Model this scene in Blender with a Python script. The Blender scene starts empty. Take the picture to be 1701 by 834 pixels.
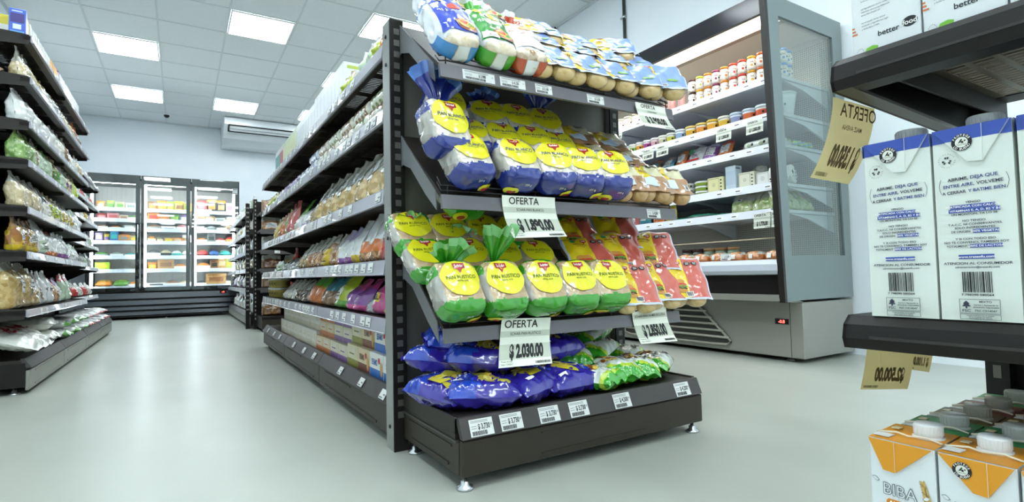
import bpy, math, random
from mathutils import Vector, Matrix, noise
R = math.radians
SC = bpy.context.scene
COL = SC.collection
# ---------------------------------------------------------------- camera, world, exposure
def make_camera():
    pitch, roll, yaw = R(2.46), R(-1.22), R(-31.6)
    cp, sp, cr, sr = math.cos(pitch), math.sin(pitch), math.cos(roll), math.sin(roll)
    r0, f0, u0 = Vector((1, 0, 0)), Vector((0, cp, sp)), Vector((0, -sp, cp))
    r1 = r0 * cr + u0 * sr
    u1 = u0 * cr - r0 * sr
    Z = Matrix.Rotation(yaw, 3, 'Z')
    r1, u1, f1 = Z @ r1, Z @ u1, Z @ f0
    cam = bpy.data.cameras.new('camera')
    cam.sensor_width = 36.0
    cam.lens = 896.0 / 1701.0 * 36.0
    cam.clip_start = 0.02
    o = bpy.data.objects.new('camera', cam)
    COL.objects.link(o)
    m = Matrix((r1, u1, -f1)).transposed().to_4x4()
    m.translation = Vector((0, 0, 0.53))
    o.matrix_world = m
    SC.camera = o
make_camera()
W = bpy.data.worlds.new('world')
SC.world = W
W.use_nodes = True
W.node_tree.nodes['Background'].inputs[0].default_value = (0.75, 0.85, 0.9, 1)
W.node_tree.nodes['Background'].inputs[1].default_value = 0.25
SC.view_settings.view_transform = 'Standard'
SC.view_settings.look = 'None'
SC.view_settings.exposure = 0.68
SC.view_settings.gamma = 1.0
SC.view_settings.use_curve_mapping = False
PANEL_EMIT = 11.0          # strength of the ceiling light panels
FREEZER_LED = 20.0
FRIDGE_LED = 16.0
SC.cycles.max_bounces = 8
SC.cycles.transparent_max_bounces = 12
SC.cycles.caustics_reflective = False
SC.cycles.caustics_refractive = False

# ---------------------------------------------------------------- materials
def lin(h):
    if isinstance(h, (tuple, list)):
        return tuple(h[:3])
    def f(c):
        c /= 255.0
        return c / 12.92 if c <= 0.04045 else ((c + 0.055) / 1.055) ** 2.4
    return (f(h >> 16 & 255), f(h >> 8 & 255), f(h & 255))
MATS = {}
def base_mat(key):
    m = bpy.data.materials.new(key)
    m.use_nodes = True
    MATS[key] = m
    nt = m.node_tree
    return m, nt, nt.nodes['Principled BSDF']
def node(nt, kind, **kw):
    n = nt.nodes.new(kind)
    for k, v in kw.items():
        setattr(n, k, v)
    return n
def bump(nt, bs, scale, strength, dist=0.004, detail=4.0, ridged=False, coat=False, stretch=None):
    tc = node(nt, 'ShaderNodeTexCoord')
    src = tc.outputs['Object']
    if stretch:
        mp = node(nt, 'ShaderNodeMapping')
        mp.inputs['Scale'].default_value = stretch
        nt.links.new(src, mp.inputs['Vector'])
        src = mp.outputs[0]
    tx = node(nt, 'ShaderNodeTexNoise')
    if ridged:
        tx.noise_type = 'RIDGED_MULTIFRACTAL'
        tx.inputs['Detail'].default_value = 2.0
    else:
        tx.inputs['Detail'].default_value = detail
    tx.inputs['Scale'].default_value = scale
    nt.links.new(src, tx.inputs['Vector'])
    b = node(nt, 'ShaderNodeBump')
    b.inputs['Strength'].default_value = strength
    b.inputs['Distance'].default_value = dist
    nt.links.new(tx.outputs[0], b.inputs['Height'])
    nt.links.new(b.outputs[0], bs.inputs['Normal'])
    if coat:
        nt.links.new(b.outputs[0], bs.inputs['Coat Normal'])
def plain(h, rough=0.5, metal=0.0, coat=0.0, spec=0.5):
    key = 'plain_%s_%g_%g_%g' % (h if not isinstance(h, int) else '%06x' % h, rough, metal, coat)
    if key in MATS:
        return MATS[key]
    m, nt, bs = base_mat(key)
    bs.inputs['Base Color'].default_value = (*lin(h), 1)
    bs.inputs['Roughness'].default_value = rough
    bs.inputs['Metallic'].default_value = metal
    bs.inputs['Coat Weight'].default_value = coat
    bs.inputs['Specular IOR Level'].default_value = spec
    return m
def film(h, rough=0.3, scale=16.0, strength=0.55, h2=None, s2=60.0, coat=1.0):
    """printed or clear plastic film, crinkled and shiny; h2 = a second colour mottled in (the food seen through it)"""
    key = 'film_%06x_%g_%g_%g_%s_%g_%g' % (h, rough, scale, strength, h2, s2, coat)
    if key in MATS:
        return MATS[key]
    m, nt, bs = base_mat(key)
    bs.inputs['Base Color'].default_value = (*lin(h), 1)
    bs.inputs['Roughness'].default_value = rough
    bs.inputs['Coat Weight'].default_value = coat
    bs.inputs['Coat Roughness'].default_value = 0.06
    bump(nt, bs, scale, min(1.0, strength * 1.2), 0.022, ridged=True, coat=True)
    if h2 is not None:
        tc = node(nt, 'ShaderNodeTexCoord')
        v = node(nt, 'ShaderNodeTexVoronoi')
        v.inputs['Scale'].default_value = s2
        nt.links.new(tc.outputs['Object'], v.inputs['Vector'])
        sp = node(nt, 'ShaderNodeSeparateColor')
        nt.links.new(v.outputs['Color'], sp.inputs[0])
        mx = node(nt, 'ShaderNodeMix', data_type='RGBA')
        mx.inputs[6].default_value = (*lin(h), 1)
        mx.inputs[7].default_value = (*lin(h2), 1)
        nt.links.new(sp.outputs[0], mx.inputs[0])
        nt.links.new(mx.outputs[2], bs.inputs['Base Color'])
    return m
def sheet_mat(h):
    key = 'sheet_%06x' % h
    if key in MATS:
        return MATS[key]
    m, nt, bs = base_mat(key)
    bs.inputs['Base Color'].default_value = (*lin(h), 1)
    bs.inputs['Roughness'].default_value = 0.7
    tl = node(nt, 'ShaderNodeBsdfTranslucent')
    tl.inputs[0].default_value = (*lin(h), 1)
    mx = node(nt, 'ShaderNodeMixShader')
    mx.inputs[0].default_value = 0.55
    nt.links.new(bs.outputs[0], mx.inputs[1])
    nt.links.new(tl.outputs[0], mx.inputs[2])
    nt.links.new(mx.outputs[0], nt.nodes['Material Output'].inputs[0])
    return m
def emis(h, s):
    key = 'emit_%06x_%g' % (h, s)
    if key in MATS:
        return MATS[key]
    m, nt, bs = base_mat(key)
    bs.inputs['Base Color'].default_value = (0.8, 0.8, 0.8, 1)
    bs.inputs['Emission Color'].default_value = (*lin(h), 1)
    bs.inputs['Emission Strength'].default_value = s
    return m
def glass(key='pane_glass', tint=0xF4FAFA, refl=1.0):
    if key in MATS:
        return MATS[key]
    m, nt, bs = base_mat(key)
    nt.nodes.remove(bs)
    out = nt.nodes['Material Output']
    tr = node(nt, 'ShaderNodeBsdfTransparent')
    tr.inputs[0].default_value = (*lin(tint), 1)
    gl = node(nt, 'ShaderNodeBsdfGlossy')
    gl.inputs['Roughness'].default_value = 0.02
    fr = node(nt, 'ShaderNodeLayerWeight')
    fr.inputs['Blend'].default_value = 0.5
    pw = node(nt, 'ShaderNodeMath', operation='POWER')
    pw.inputs[1].default_value = 4.0
    nt.links.new(fr.outputs['Facing'], pw.inputs[0])
    mu = node(nt, 'ShaderNodeMath', operation='MULTIPLY_ADD')
    mu.inputs[1].default_value = 0.55 * refl
    mu.inputs[2].default_value = 0.035 * refl
    mx = node(nt, 'ShaderNodeMixShader')
    nt.links.new(pw.outputs[0], mu.inputs[0])
    nt.links.new(mu.outputs[0], mx.inputs[0])
    nt.links.new(tr.outputs[0], mx.inputs[1])
    nt.links.new(gl.outputs[0], mx.inputs[2])
    nt.links.new(mx.outputs[0], out.inputs[0])
    return m
def mottled(key, h1, h2, scale, rough=0.5, bump_s=0.0, stretch=None, metal=0.0, detail=5.0, lo=0.35, hi=0.65):
    if key in MATS:
        return MATS[key]
    m, nt, bs = base_mat(key)
    bs.inputs['Roughness'].default_value = rough
    bs.inputs['Metallic'].default_value = metal
    tc = node(nt, 'ShaderNodeTexCoord')
    mp = node(nt, 'ShaderNodeMapping')
    if stretch:
        mp.inputs['Scale'].default_value = stretch
    nt.links.new(tc.outputs['Object'], mp.inputs['Vector'])
    tx = node(nt, 'ShaderNodeTexNoise')
    tx.inputs['Scale'].default_value = scale
    tx.inputs['Detail'].default_value = detail
    nt.links.new(mp.outputs[0], tx.inputs['Vector'])
    rp = node(nt, 'ShaderNodeValToRGB')
    rp.color_ramp.elements[0].position = lo
    rp.color_ramp.elements[1].position = hi
    rp.color_ramp.elements[0].color = (*lin(h1), 1)
    rp.color_ramp.elements[1].color = (*lin(h2), 1)
    nt.links.new(tx.outputs[0], rp.inputs[0])
    nt.links.new(rp.outputs[0], bs.inputs['Base Color'])
    if bump_s:
        b = node(nt, 'ShaderNodeBump')
        b.inputs['Strength'].default_value = bump_s
        b.inputs['Distance'].default_value = 0.01
        nt.links.new(tx.outputs[0], b.inputs['Height'])
        nt.links.new(b.outputs[0], bs.inputs['Normal'])
    return m
def pegboard(key, base, hole, pitch, axes):
    """sheet with rows of small punched holes (procedural): dark dots every `pitch` metres"""
    if key in MATS:
        return MATS[key]
    m, nt, bs = base_mat(key)
    bs.inputs['Roughness'].default_value = 0.45
    tc = node(nt, 'ShaderNodeTexCoord')
    sx = node(nt, 'ShaderNodeSeparateXYZ')
    nt.links.new(tc.outputs['Object'], sx.inputs[0])
    ds = []
    for a in axes:
        d = node(nt, 'ShaderNodeMath', operation='DIVIDE'); d.inputs[1].default_value = pitch
        nt.links.new(sx.outputs[a], d.inputs[0])
        f = node(nt, 'ShaderNodeMath', operation='FRACT'); nt.links.new(d.outputs[0], f.inputs[0])
        s = node(nt, 'ShaderNodeMath', operation='SUBTRACT'); s.inputs[1].default_value = 0.5
        nt.links.new(f.outputs[0], s.inputs[0])
        p = node(nt, 'ShaderNodeMath', operation='MULTIPLY')
        nt.links.new(s.outputs[0], p.inputs[0]); nt.links.new(s.outputs[0], p.inputs[1])
        ds.append(p)
    ad = node(nt, 'ShaderNodeMath', operation='ADD')
    nt.links.new(ds[0].outputs[0], ad.inputs[0]); nt.links.new(ds[1].outputs[0], ad.inputs[1])
    lt = node(nt, 'ShaderNodeMath', operation='LESS_THAN'); lt.inputs[1].default_value = 0.045
    nt.links.new(ad.outputs[0], lt.inputs[0])
    mx = node(nt, 'ShaderNodeMix', data_type='RGBA')
    mx.inputs[6].default_value = (*lin(base), 1); mx.inputs[7].default_value = (*lin(hole), 1)
    nt.links.new(lt.outputs[0], mx.inputs[0]); nt.links.new(mx.outputs[2], bs.inputs['Base Color'])
    return m
def bar_material():
    """printed barcode: thin dark bars of varying width across X of the object"""
    return plain(0x1A1A1A, 0.6)

SHELF_DARK = plain(0x26221D, 0.42, spec=.35)
SHELF_BLACK = plain(0x14110E, 0.5, spec=.3)
STEEL_DARK = plain(0x4A4844, 0.4, 0.3)
RAIL_GREY = plain(0xA3A3AE, 0.3, 0.0, 0.4)
RAIL_DARK = plain(0x3F3B3A, 0.5, 0.0, 0.0)
KICK = plain(0x302A22, 0.45, spec=.4)
KICK_LIGHT = plain(0x8B8D83, 0.4)
CHROME = plain(0xC8CCCE, 0.22, 0.9)
BLACK = plain(0x0B0B0B, 0.5)
INK = plain(0x15171A, 0.6)
PAPER = plain(0xEEF1E4, 0.65)
PAPER_GREY = plain(0xCBD1C0, 0.65)
TAGWHITE = plain(0xDDE0DC, 0.55)
WHITE = plain(0xF1F3F3, 0.35)
WHITE_MATT = plain(0xEEF0EE, 0.6)

# ---------------------------------------------------------------- mesh builder
class MB:
    def __init__(s):
        s.v, s.f, s.m, s.mats, s.sm = [], [], [], [], []
    def mi(s, mat):
        if mat not in s.mats:
            s.mats.append(mat)
        return s.mats.index(mat)
    def add(s, vs, fs, mat, smooth=False, M=None):
        b = len(s.v)
        if M is not None:
            vs = [M @ Vector(q) for q in vs]
        s.v += [tuple(q) for q in vs]
        single = not isinstance(mat, list)
        i = s.mi(mat) if single else None
        for k, q in enumerate(fs):
            s.f.append([b + j for j in q])
            s.m.append(i if single else s.mi(mat[k]))
            s.sm.append(smooth)
        return s
    def box(s, lo, hi, mat, M=None, ch=0.0):
        (x0, y0, z0), (x1, y1, z1) = lo, hi
        if ch <= 0:
            vs = [(x0, y0, z0), (x1, y0, z0), (x1, y1, z0), (x0, y1, z0), (x0, y0, z1), (x1, y0, z1), (x1, y1, z1), (x0, y1, z1)]
            fs = [(0, 3, 2, 1), (4, 5, 6, 7), (0, 1, 5, 4), (1, 2, 6, 5), (2, 3, 7, 6), (3, 0, 4, 7)]
            return s.add(vs, fs, mat, False, M)
        c = ch
        vs, key = [], {}
        for ix, (xa, sx) in enumerate(((x0, 1), (x1, -1))):
            for iy, (ya, sy) in enumerate(((y0, 1), (y1, -1))):
                for iz, (za, sz) in enumerate(((z0, 1), (z1, -1))):
                    for a in range(3):
                        d = [c * sx, c * sy, c * sz]
                        d[a] = 0
                        key[ix, iy, iz, a] = len(vs)
                        vs.append((xa + d[0], ya + d[1], za + d[2]))
        fs = []
        for i in (0, 1):
            q = [key[i, 0, 0, 0], key[i, 0, 1, 0], key[i, 1, 1, 0], key[i, 1, 0, 0]]
            fs.append(q if i == 0 else q[::-1])
            q = [key[0, i, 0, 1], key[1, i, 0, 1], key[1, i, 1, 1], key[0, i, 1, 1]]
            fs.append(q if i == 0 else q[::-1])
            q = [key[0, 0, i, 2], key[0, 1, i, 2], key[1, 1, i, 2], key[1, 0, i, 2]]
            fs.append(q if i == 0 else q[::-1])
        for i in (0, 1):
            for j in (0, 1):
                q = [key[i, j, 0, 0], key[i, j, 0, 1], key[i, j, 1, 1], key[i, j, 1, 0]]
                fs.append(q if i != j else q[::-1])
                q = [key[i, 0, j, 0], key[i, 1, j, 0], key[i, 1, j, 2], key[i, 0, j, 2]]
                fs.append(q if i == j else q[::-1])
                q = [key[0, i, j, 1], key[0, i, j, 2], key[1, i, j, 2], key[1, i, j, 1]]
                fs.append(q if i == j else q[::-1])
        for i in (0, 1):
            for j in (0, 1):
                for k in (0, 1):
                    q = [key[i, j, k, a] for a in range(3)]
                    fs.append(q if (i + j + k) % 2 == 0 else q[::-1])
        return s.add(vs, fs, mat, False, M)
    def prism(s, poly, h0, h1, mat, axis='z', M=None):
        """outline extruded along an axis; poly gives the two other coordinates in order"""
        n = len(poly)
        def P(a, b, h):
            return {'z': (a, b, h), 'x': (h, a, b), 'y': (a, h, b)}[axis]
        vs = [P(a, b, h0) for a, b in poly] + [P(a, b, h1) for a, b in poly]
        fs = [list(range(n))[::-1], list(range(n, 2 * n))]
        fs += [(i, (i + 1) % n, n + (i + 1) % n, n + i) for i in range(n)]
        return s.add(vs, fs, mat, False, M)
    def tube(s, pts, r, mat, n=8, M=None, cap=True):
        pts = [Vector(p) for p in pts]
        vs, fs = [], []
        up = None
        for i, p in enumerate(pts):
            d = (pts[min(i + 1, len(pts) - 1)] - pts[max(i - 1, 0)]).normalized()
            if up is None:
                up = d.orthogonal().normalized()
            up = (up - d * up.dot(d))
            up = up.normalized() if up.length > 1e-6 else d.orthogonal().normalized()
            sd = d.cross(up)
            rr = r[i] if isinstance(r, (list, tuple)) else r
            for k in range(n):
                a = 2 * math.pi * k / n
                vs.append(p + (up * math.cos(a) + sd * math.sin(a)) * rr)
        for i in range(len(pts) - 1):
            for k in range(n):
                fs.append((i * n + k, i * n + (k + 1) % n, (i + 1) * n + (k + 1) % n, (i + 1) * n + k))
        if cap:
            fs.append(list(range(n))[::-1])
            fs.append(list(range((len(pts) - 1) * n, len(pts) * n)))
        return s.add(vs, fs, mat, True, M)
    def lathe(s, prof, mat, n=20, M=None, smooth=True, c=(0, 0)):
        """prof: (radius, z) pairs from bottom to top; mat may be a list, one per band"""
        vs, fs, ml = [], [], []
        for r_, z in prof:
            for k in range(n):
                a = 2 * math.pi * k / n
                vs.append((c[0] + r_ * math.cos(a), c[1] + r_ * math.sin(a), z))
        for i in range(len(prof) - 1):
            for k in range(n):
                fs.append((i * n + k, i * n + (k + 1) % n, (i + 1) * n + (k + 1) % n, (i + 1) * n + k))
                ml.append(mat[i] if isinstance(mat, list) else mat)
        if prof[0][0] > 1e-5:
            fs.append(list(range(n))[::-1]); ml.append(mat[0] if isinstance(mat, list) else mat)
        if prof[-1][0] > 1e-5:
            k0 = (len(prof) - 1) * n
            fs.append(list(range(k0, k0 + n))); ml.append(mat[-1] if isinstance(mat, list) else mat)
        return s.add(vs, fs, ml, smooth, M)
    def grid(s, fn, nu, nv, mat, smooth=True, M=None):
        """fn(u, v) -> point, u and v in 0..1; mat may be a function of (u, v)"""
        vs = [fn(i / nu, j / nv) for j in range(nv + 1) for i in range(nu + 1)]
        fs, ml = [], []
        for j in range(nv):
            for i in range(nu):
                a = j * (nu + 1) + i
                fs.append((a, a + 1, a + nu + 2, a + nu + 1))
                ml.append(mat((i + .5) / nu, (j + .5) / nv) if callable(mat) else mat)
        return s.add(vs, fs, ml, smooth, M)
    def patch(s, outline, mapf, mat, rings=4, M=None, smooth=True):
        """flat star-shaped outline laid on a curved surface through mapf(x, y)"""
        cx = sum(p[0] for p in outline) / len(outline)
        cy = sum(p[1] for p in outline) / len(outline)
        n = len(outline)
        vs = [mapf(cx, cy)]
        for r_ in range(1, rings + 1):
            t = r_ / rings
            vs += [mapf(cx + (x - cx) * t, cy + (y - cy) * t) for x, y in outline]
        fs = [(0, 1 + k, 1 + (k + 1) % n) for k in range(n)]
        for r_ in range(rings - 1):
            a, b = 1 + r_ * n, 1 + (r_ + 1) * n
            fs += [(a + k, b + k, b + (k + 1) % n, a + (k + 1) % n) for k in range(n)]
        return s.add(vs, fs, mat, smooth, M)
    def text(s, string, size, mapf, mat, at=(0, 0), rot=0.0, sx=1.0, align='C', bold=0.0, mirror=False, M=None):
        if string in UNREAD:          # writing too small or creased to read in the photograph: strokes
            vs, fs = strokes(string)
        else:
            vs, fs = text_shape(string, bold)
        xs = [p[0] for p in vs] or [0]
        w = max(xs) - min(xs)
        off = {'C': min(xs) + w / 2, 'L': min(xs), 'R': max(xs)}[align]
        c, sn = math.cos(rot), math.sin(rot)
        out = []
        for x, y in vs:
            x = (x - off) * size * sx
            y = y * size
            if mirror:
                x = -x
            out.append(mapf(at[0] + x * c - y * sn, at[1] + x * sn + y * c))
        return s.add(out, [q[::-1] for q in fs] if mirror else fs, mat, False, M)
    def mesh(s, name):
        me = bpy.data.meshes.new(name)
        me.from_pydata(s.v, [], s.f)
        for m in s.mats:
            me.materials.append(m)
        me.polygons.foreach_set('material_index', s.m)
        me.polygons.foreach_set('use_smooth', s.sm)
        me.update()
        return me
    def build(s, name, parent=None, loc=None, label=None):
        return link(name, s.mesh(name), parent, loc, label)
UNREAD = set('gluten free|Hamburguesa|Panini|SIN TACC|sin gluten|Galletas|HARINA|DE ARROZ|yog|Queso|Ser|SALVA|VITA|ORO|con calcio y vitaminas'.split('|'))
def strokes(string):
    rr = random.Random(len(string) * 7)
    vs, fs, x = [], [], 0.0
    for ch in string:
        if ch == ' ':
            x += .5
            continue
        k = rr.random()
        for (xa, ya), (xb, yb), t in ([((0, 0), (.1, 1), .2), ((.1, .9), (.55, .75), .22), ((.5, .8), (.6, 0), .18)], [((.05, 0), (.05, 1), .2), ((.05, .05), (.5, .1), .2), ((.1, .5), (.5, .55), .16)], [((.1, .1), (.5, .9), .2), ((.05, .6), (.55, .45), .18)])[int(k * 3)]:
            d = Vector((xb - xa, yb - ya, 0)).normalized()
            nx, ny = -d.y * t / 2, d.x * t / 2
            b = len(vs)
            vs += [(x + xa + nx, ya + ny), (x + xa - nx, ya - ny), (x + xb - nx, yb - ny), (x + xb + nx, yb + ny)]
            fs.append([b, b + 1, b + 2, b + 3])
        x += .75
    return vs, fs
TEXTS = {}
def text_shape(string, bold=0.0):
    """letters as a flat mesh, capitals 1 high, baseline at y = 0"""
    k = (string, bold)
    if k not in TEXTS:
        cu = bpy.data.curves.new('lettering', 'FONT')
        cu.body = string
        cu.size = 1.0
        cu.resolution_u = 3
        cu.offset = bold
        o = bpy.data.objects.new('lettering', cu)
        COL.objects.link(o)
        dg = bpy.context.evaluated_depsgraph_get()
        me = bpy.data.meshes.new_from_object(o.evaluated_get(dg))
        vs = [(v.co.x / 0.7, v.co.y / 0.7) for v in me.vertices]
        fs = [list(p.vertices) for p in me.polygons]
        bpy.data.objects.remove(o)
        bpy.data.curves.remove(cu)
        bpy.data.meshes.remove(me)
        TEXTS[k] = (vs, fs)
    return TEXTS[k]
def link(name, mesh, parent=None, loc=None, label=None):
    o = bpy.data.objects.new(name, mesh)
    COL.objects.link(o)
    if parent is not None:
        o.parent = parent
    if loc is not None:
        o.location = loc
    if label:
        o['label'] = label
    return o
def tag(o, label, cat, group=None):
    o['label'] = label
    o['category'] = cat
    if group:
        o['group'] = group
    return o
def thing(name, label, cat, loc=(0, 0, 0), rotz=0.0, group=None, M=None):
    o = bpy.data.objects.new(name, None)
    o.empty_display_size = 0.05
    COL.objects.link(o)
    if M is not None:
        o.matrix_world = M
    else:
        o.location = loc
        o.rotation_euler = (0, 0, rotz)
    return tag(o, label, cat, group)
def struct(name, mb, parent=None):
    o = mb.build(name, parent)
    if parent is None:
        o['kind'] = 'structure'
    return o
def place(meshes, name, label, cat, loc, rotz=0.0, group=None, M=None):
    """a thing from ready meshes. meshes: one mesh, or a list of (part name, mesh[, sub-parts])"""
    if not isinstance(meshes, list):
        o = tag(link(name, meshes), label, cat, group)
        if M is not None:
            o.matrix_world = M
        else:
            o.location = loc
            o.rotation_euler = (0, 0, rotz)
        return o
    r = thing(name, label, cat, loc, rotz, group, M)
    for p in meshes:
        c = link(p[0], p[1], r)
        for q in (p[2] if len(p) > 2 else ()):
            link(q[0], q[1], c)
    return r
ORD = ('first second third fourth fifth sixth seventh eighth ninth tenth eleventh twelfth thirteenth fourteenth fifteenth '
       'sixteenth seventeenth eighteenth nineteenth twentieth twenty-first twenty-second twenty-third twenty-fourth twenty-fifth '
       'twenty-sixth twenty-seventh twenty-eighth twenty-ninth thirtieth thirty-first thirty-second thirty-third thirty-fourth '
       'thirty-fifth thirty-sixth thirty-seventh thirty-eighth thirty-ninth fortieth').split()
# ================================================================ the room
XL, XR, YB, YF, ZC = -1.46, 3.49, 10.75, -15.0, 3.22
FLOOR = mottled('floor_concrete', 0xA0A59B, 0xB8BCB2, 1.3, 0.33, 0.03, (1, 0.55, 1), detail=7.0, lo=0.3, hi=0.7)
WALLM = mottled('wall_paint', 0xE9F2F7, 0xEEF5F9, 3.0, 0.7)
CEILM = mottled('ceiling_tile', 0xF0F5F6, 0xF4F8F9, 40.0, 0.85, 0.05)
struct('floor', MB().box((XL - .1, YF - .1, -.1), (XR + .1, YB + .1, 0), FLOOR))
struct('wall_left', MB().box((XL - .1, YF, 0), (XL, YB, ZC), WALLM))
struct('wall_right', MB().box((XR, YF, 0), (XR + .1, YB, ZC), WALLM))
struct('wall_back', MB().box((XL - .1, YB, 0), (XR + .1, YB + .1, ZC), WALLM))
struct('wall_front', MB().box((XL - .1, YF - .1, 0), (XR + .1, YF, ZC), WALLM))
struct('ceiling', MB().box((XL - .1, YF - .1, ZC), (XR + .1, YB + .1, ZC + .1), CEILM))
# exposed grid of the hung ceiling: 0.62 x 0.61 m tiles
TX = [-0.835 + .622 * k for k in range(-1, 8)]
TY = [5.28 + .61 * k for k in range(-33, 9)]
GRID = plain(0xE0E6E8, 0.6)
mb = MB()
for x in TX:
    mb.box((x - .009, YF, ZC - .005), (x + .009, YB, ZC), GRID)
for y in TY:
    mb.box((XL, y - .009, ZC - .0045), (XR, y + .009, ZC), GRID)
for a in (XL, XR - .02):
    mb.box((a, YF, ZC - .02), (a + .02, YB, ZC), GRID)
mb.box((XL, YB - .02, ZC - .02), (XR, YB, ZC), GRID)
struct('trim_1', mb)
# light panels
lf = MB()
for q in (((0, 0), (.6, .015)), ((0, .575), (.6, .59)), ((0, .015), (.015, .575)), ((.585, .015), (.6, .575))):
    lf.box((q[0][0], q[0][1], -.012), (q[1][0], q[1][1], 0), WHITE)
LF = lf.mesh('frame')
LD = MB().box((.015, .015, -.009), (.585, .575, -.001), emis(0xF0FAFF, PANEL_EMIT)).mesh('diffuser')
seen = {(-.835, 7.11): 'square white ceiling light panel above the aisle beside the wall shelving',
        (-.835, 8.94): 'square white ceiling light panel above the aisle, in front of the freezer doors',
        (.409, 5.89): 'large bright ceiling light panel above the long gondola, high over the aisle',
        (.409, 8.94): 'square ceiling light panel just in front of the air conditioner',
        (1.653, 5.28): 'ceiling light panel partly hidden behind the blue bread bags and the post',
        (1.653, 7.11): 'ceiling light panel glimpsed behind the tall white boxes on the gondola',
        (1.653, 8.94): 'ceiling light panel glimpsed beside the air conditioner above the gondola boxes'}
spots = [(x, TY[0] + .61 * k) for k in range(0, 42) for x in (-.835, .409, 1.653)]
rows = {-.835: (7.11, 8.94), .409: (5.89, 8.94), 1.653: (5.28, 7.11, 8.94)}
n = 0
for x in rows:
    ys = list(rows[x]) + [3.45 - 1.83 * k + (.61 if x == .409 else 0) for k in range(0, 10)]
    for y in ys:
        n += 1
        lab = seen.get((x, y), 'white ceiling light panel behind the camera position, over the front of the shop')
        r = thing('ceiling_light', lab, 'ceiling light', (x + .011, y + .01, ZC - .005), 0,
                  'square light panels in the ceiling' if (x, y) in seen else 'light panels over the front of the shop')
        link('frame', LF, r)
        link('diffuser', LD, r)
# air conditioner hung under the ceiling by the back wall
r = thing('air_conditioner', 'white ceiling-hung air conditioner on the far wall above the freezers', 'air conditioner', (.6, 9.85, ZC))
prof = [(0, -.03), (.015, -.01), (.85, -.01), (.88, -.04), (.88, -.37), (.55, -.37), (.3, -.30), (0.0, -.13)]
MBW = plain(0xE9EEF0, 0.35)
MB().prism(prof, 0, 1.45, MBW, axis='x').build('body', r)
g = MB()
sl = Matrix.Translation((0, .0, -.135)) @ Matrix.Rotation(R(-29.6), 4, 'X')
for a in ((.06, .0, 1.39, .012), (.06, .15, 1.39, .165)):
    g.box((a[0], a[1], -.012), (a[2], a[3], .004), BLACK, sl)
for x in (.06, 1.375):
    g.box((x, .01, -.012), (x + .015, .155, .004), BLACK, sl)
g.build('outlet_trim', r)
MB().box((.085, .022, -.009), (1.365, .142, .003), plain(0xF4F7F8, .4), sl).build('louvre', r)
MB().box((.09, .078, -.0135), (1.36, .09, -.008), plain(0x9BA3A6, .5), sl).build('vane', r)
# dome camera
r = thing('dome_camera', 'small dark dome security camera on the ceiling near the far wall', 'security camera', (-.2, 10.18, ZC))
MB().lathe([(.05, -.02), (.055, -.012), (.055, 0)], WHITE).build('base', r)
MB().lathe([(.0, -.062), (.02, -.058), (.035, -.045), (.042, -.02)], plain(0x101216, 0.1)).build('dome', r)
# conduits on the wall above the open fridge
for y, lab in ((4.645, 'short dark cable conduit at the wall corner above the blue bun packs'),
               (3.588, 'dark vertical cable conduit on the white wall behind the open fridge')):
    r = thing('wall_conduit', lab, 'conduit', (XR - .016, y, 0))
    MB().tube([(0, 0, .3), (0, 0, ZC - .01)], .014, plain(0x3A4038, .5)).build('pipe', r)
    b = MB()
    for z in (2.86, 1.6):
        b.tube([(0, 0, z), (0, 0, z + .03)], .019, CHROME)
        b.box((-.006, .01, z + .008), (.012, .045, z + .022), CHROME)
    b.build('clip', r)

# ================================================================ shelving parts, shared
def deck_mesh(length, depth, slots=True):
    """shelf deck: x along the shelf, y from the front edge back, top at z = 0"""
    m = MB()
    t = .022
    if not slots:
        m.box((0, 0, -t), (length, depth, 0), SHELF_DARK)
    else:
        y = .035
        m.box((0, 0, -t), (length, y, 0), SHELF_DARK)
        nb = max(2, int((depth - .06) / .085))
        bw = (depth - .06) / nb
        for k in range(nb):
            m.box((0, y + bw - .022, -.003), (length, y + bw, 0), SHELF_DARK)
            x = 0.0
            while x < length - .001:
                wide = .05 if int(x / .018) % 13 == 0 else .0075
                m.box((x, y, -.003), (min(length, x + wide), y + bw - .022, 0), SHELF_DARK)
                x += max(.018, wide + .0105)
            y += bw
        m.box((0, y, -.02), (length, depth, 0), SHELF_DARK)
    m.box((0, 0, -.03), (length, .004, 0), SHELF_DARK)
    return m.mesh('shelf')
def bracket_mesh(depth):
    return MB().prism([(0.004, -.042), (0.004, .004), (.03, .008), (depth, .03), (depth, -.13), (depth - .05, -.13), (depth * .35, -.05)], 0, .004, SHELF_DARK, axis='x').mesh('bracket')
def rail_mesh(length, mat, h=.043):
    m = MB()
    m.prism([(-.010, -h + .003), (-.004, .004), (.0, .004), (.0, -h), (-.008, -h - .003), (-.013, -h)], .004, length - .004, mat, axis='x')
    return m.mesh('price_rail')
def tag_mesh(mark=0):
    m = MB()
    m.box((-.026, -.0012, -.016), (.026, 0, .016), TAGWHITE)
    m.box((-.002 + .003 * mark, -.0016, -.003), (.020, -.0012, .002), plain(0x7C7D82, .6))
    m.box((-.022, -.0016, -.013), (.010, -.0012, -.009), plain(0x77787C, .6))
    return m.mesh('price_tag')
TAGS = [tag_mesh(k) for k in range(3)]
def add_tags(rail, length, rnd, dens, skip=0.0, parent_rot=None):
    x = .04 + rnd.random() * .05
    while x < length - .04:
        if rnd.random() > skip:
            t = link('price_tag', rnd.choice(TAGS), rail, (x, -.0085, -.018))
            t.rotation_euler = (R(-8), 0, 0)
        x += .056 + rnd.random() * dens
def foot_mesh():
    return MB().lathe([(.021, 0), (.023, .003), (.02, .008), (.011, .012), (.011, .02), (.006, .021), (.006, .06)], CHROME, 16).mesh('foot')
FOOT = foot_mesh()
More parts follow.
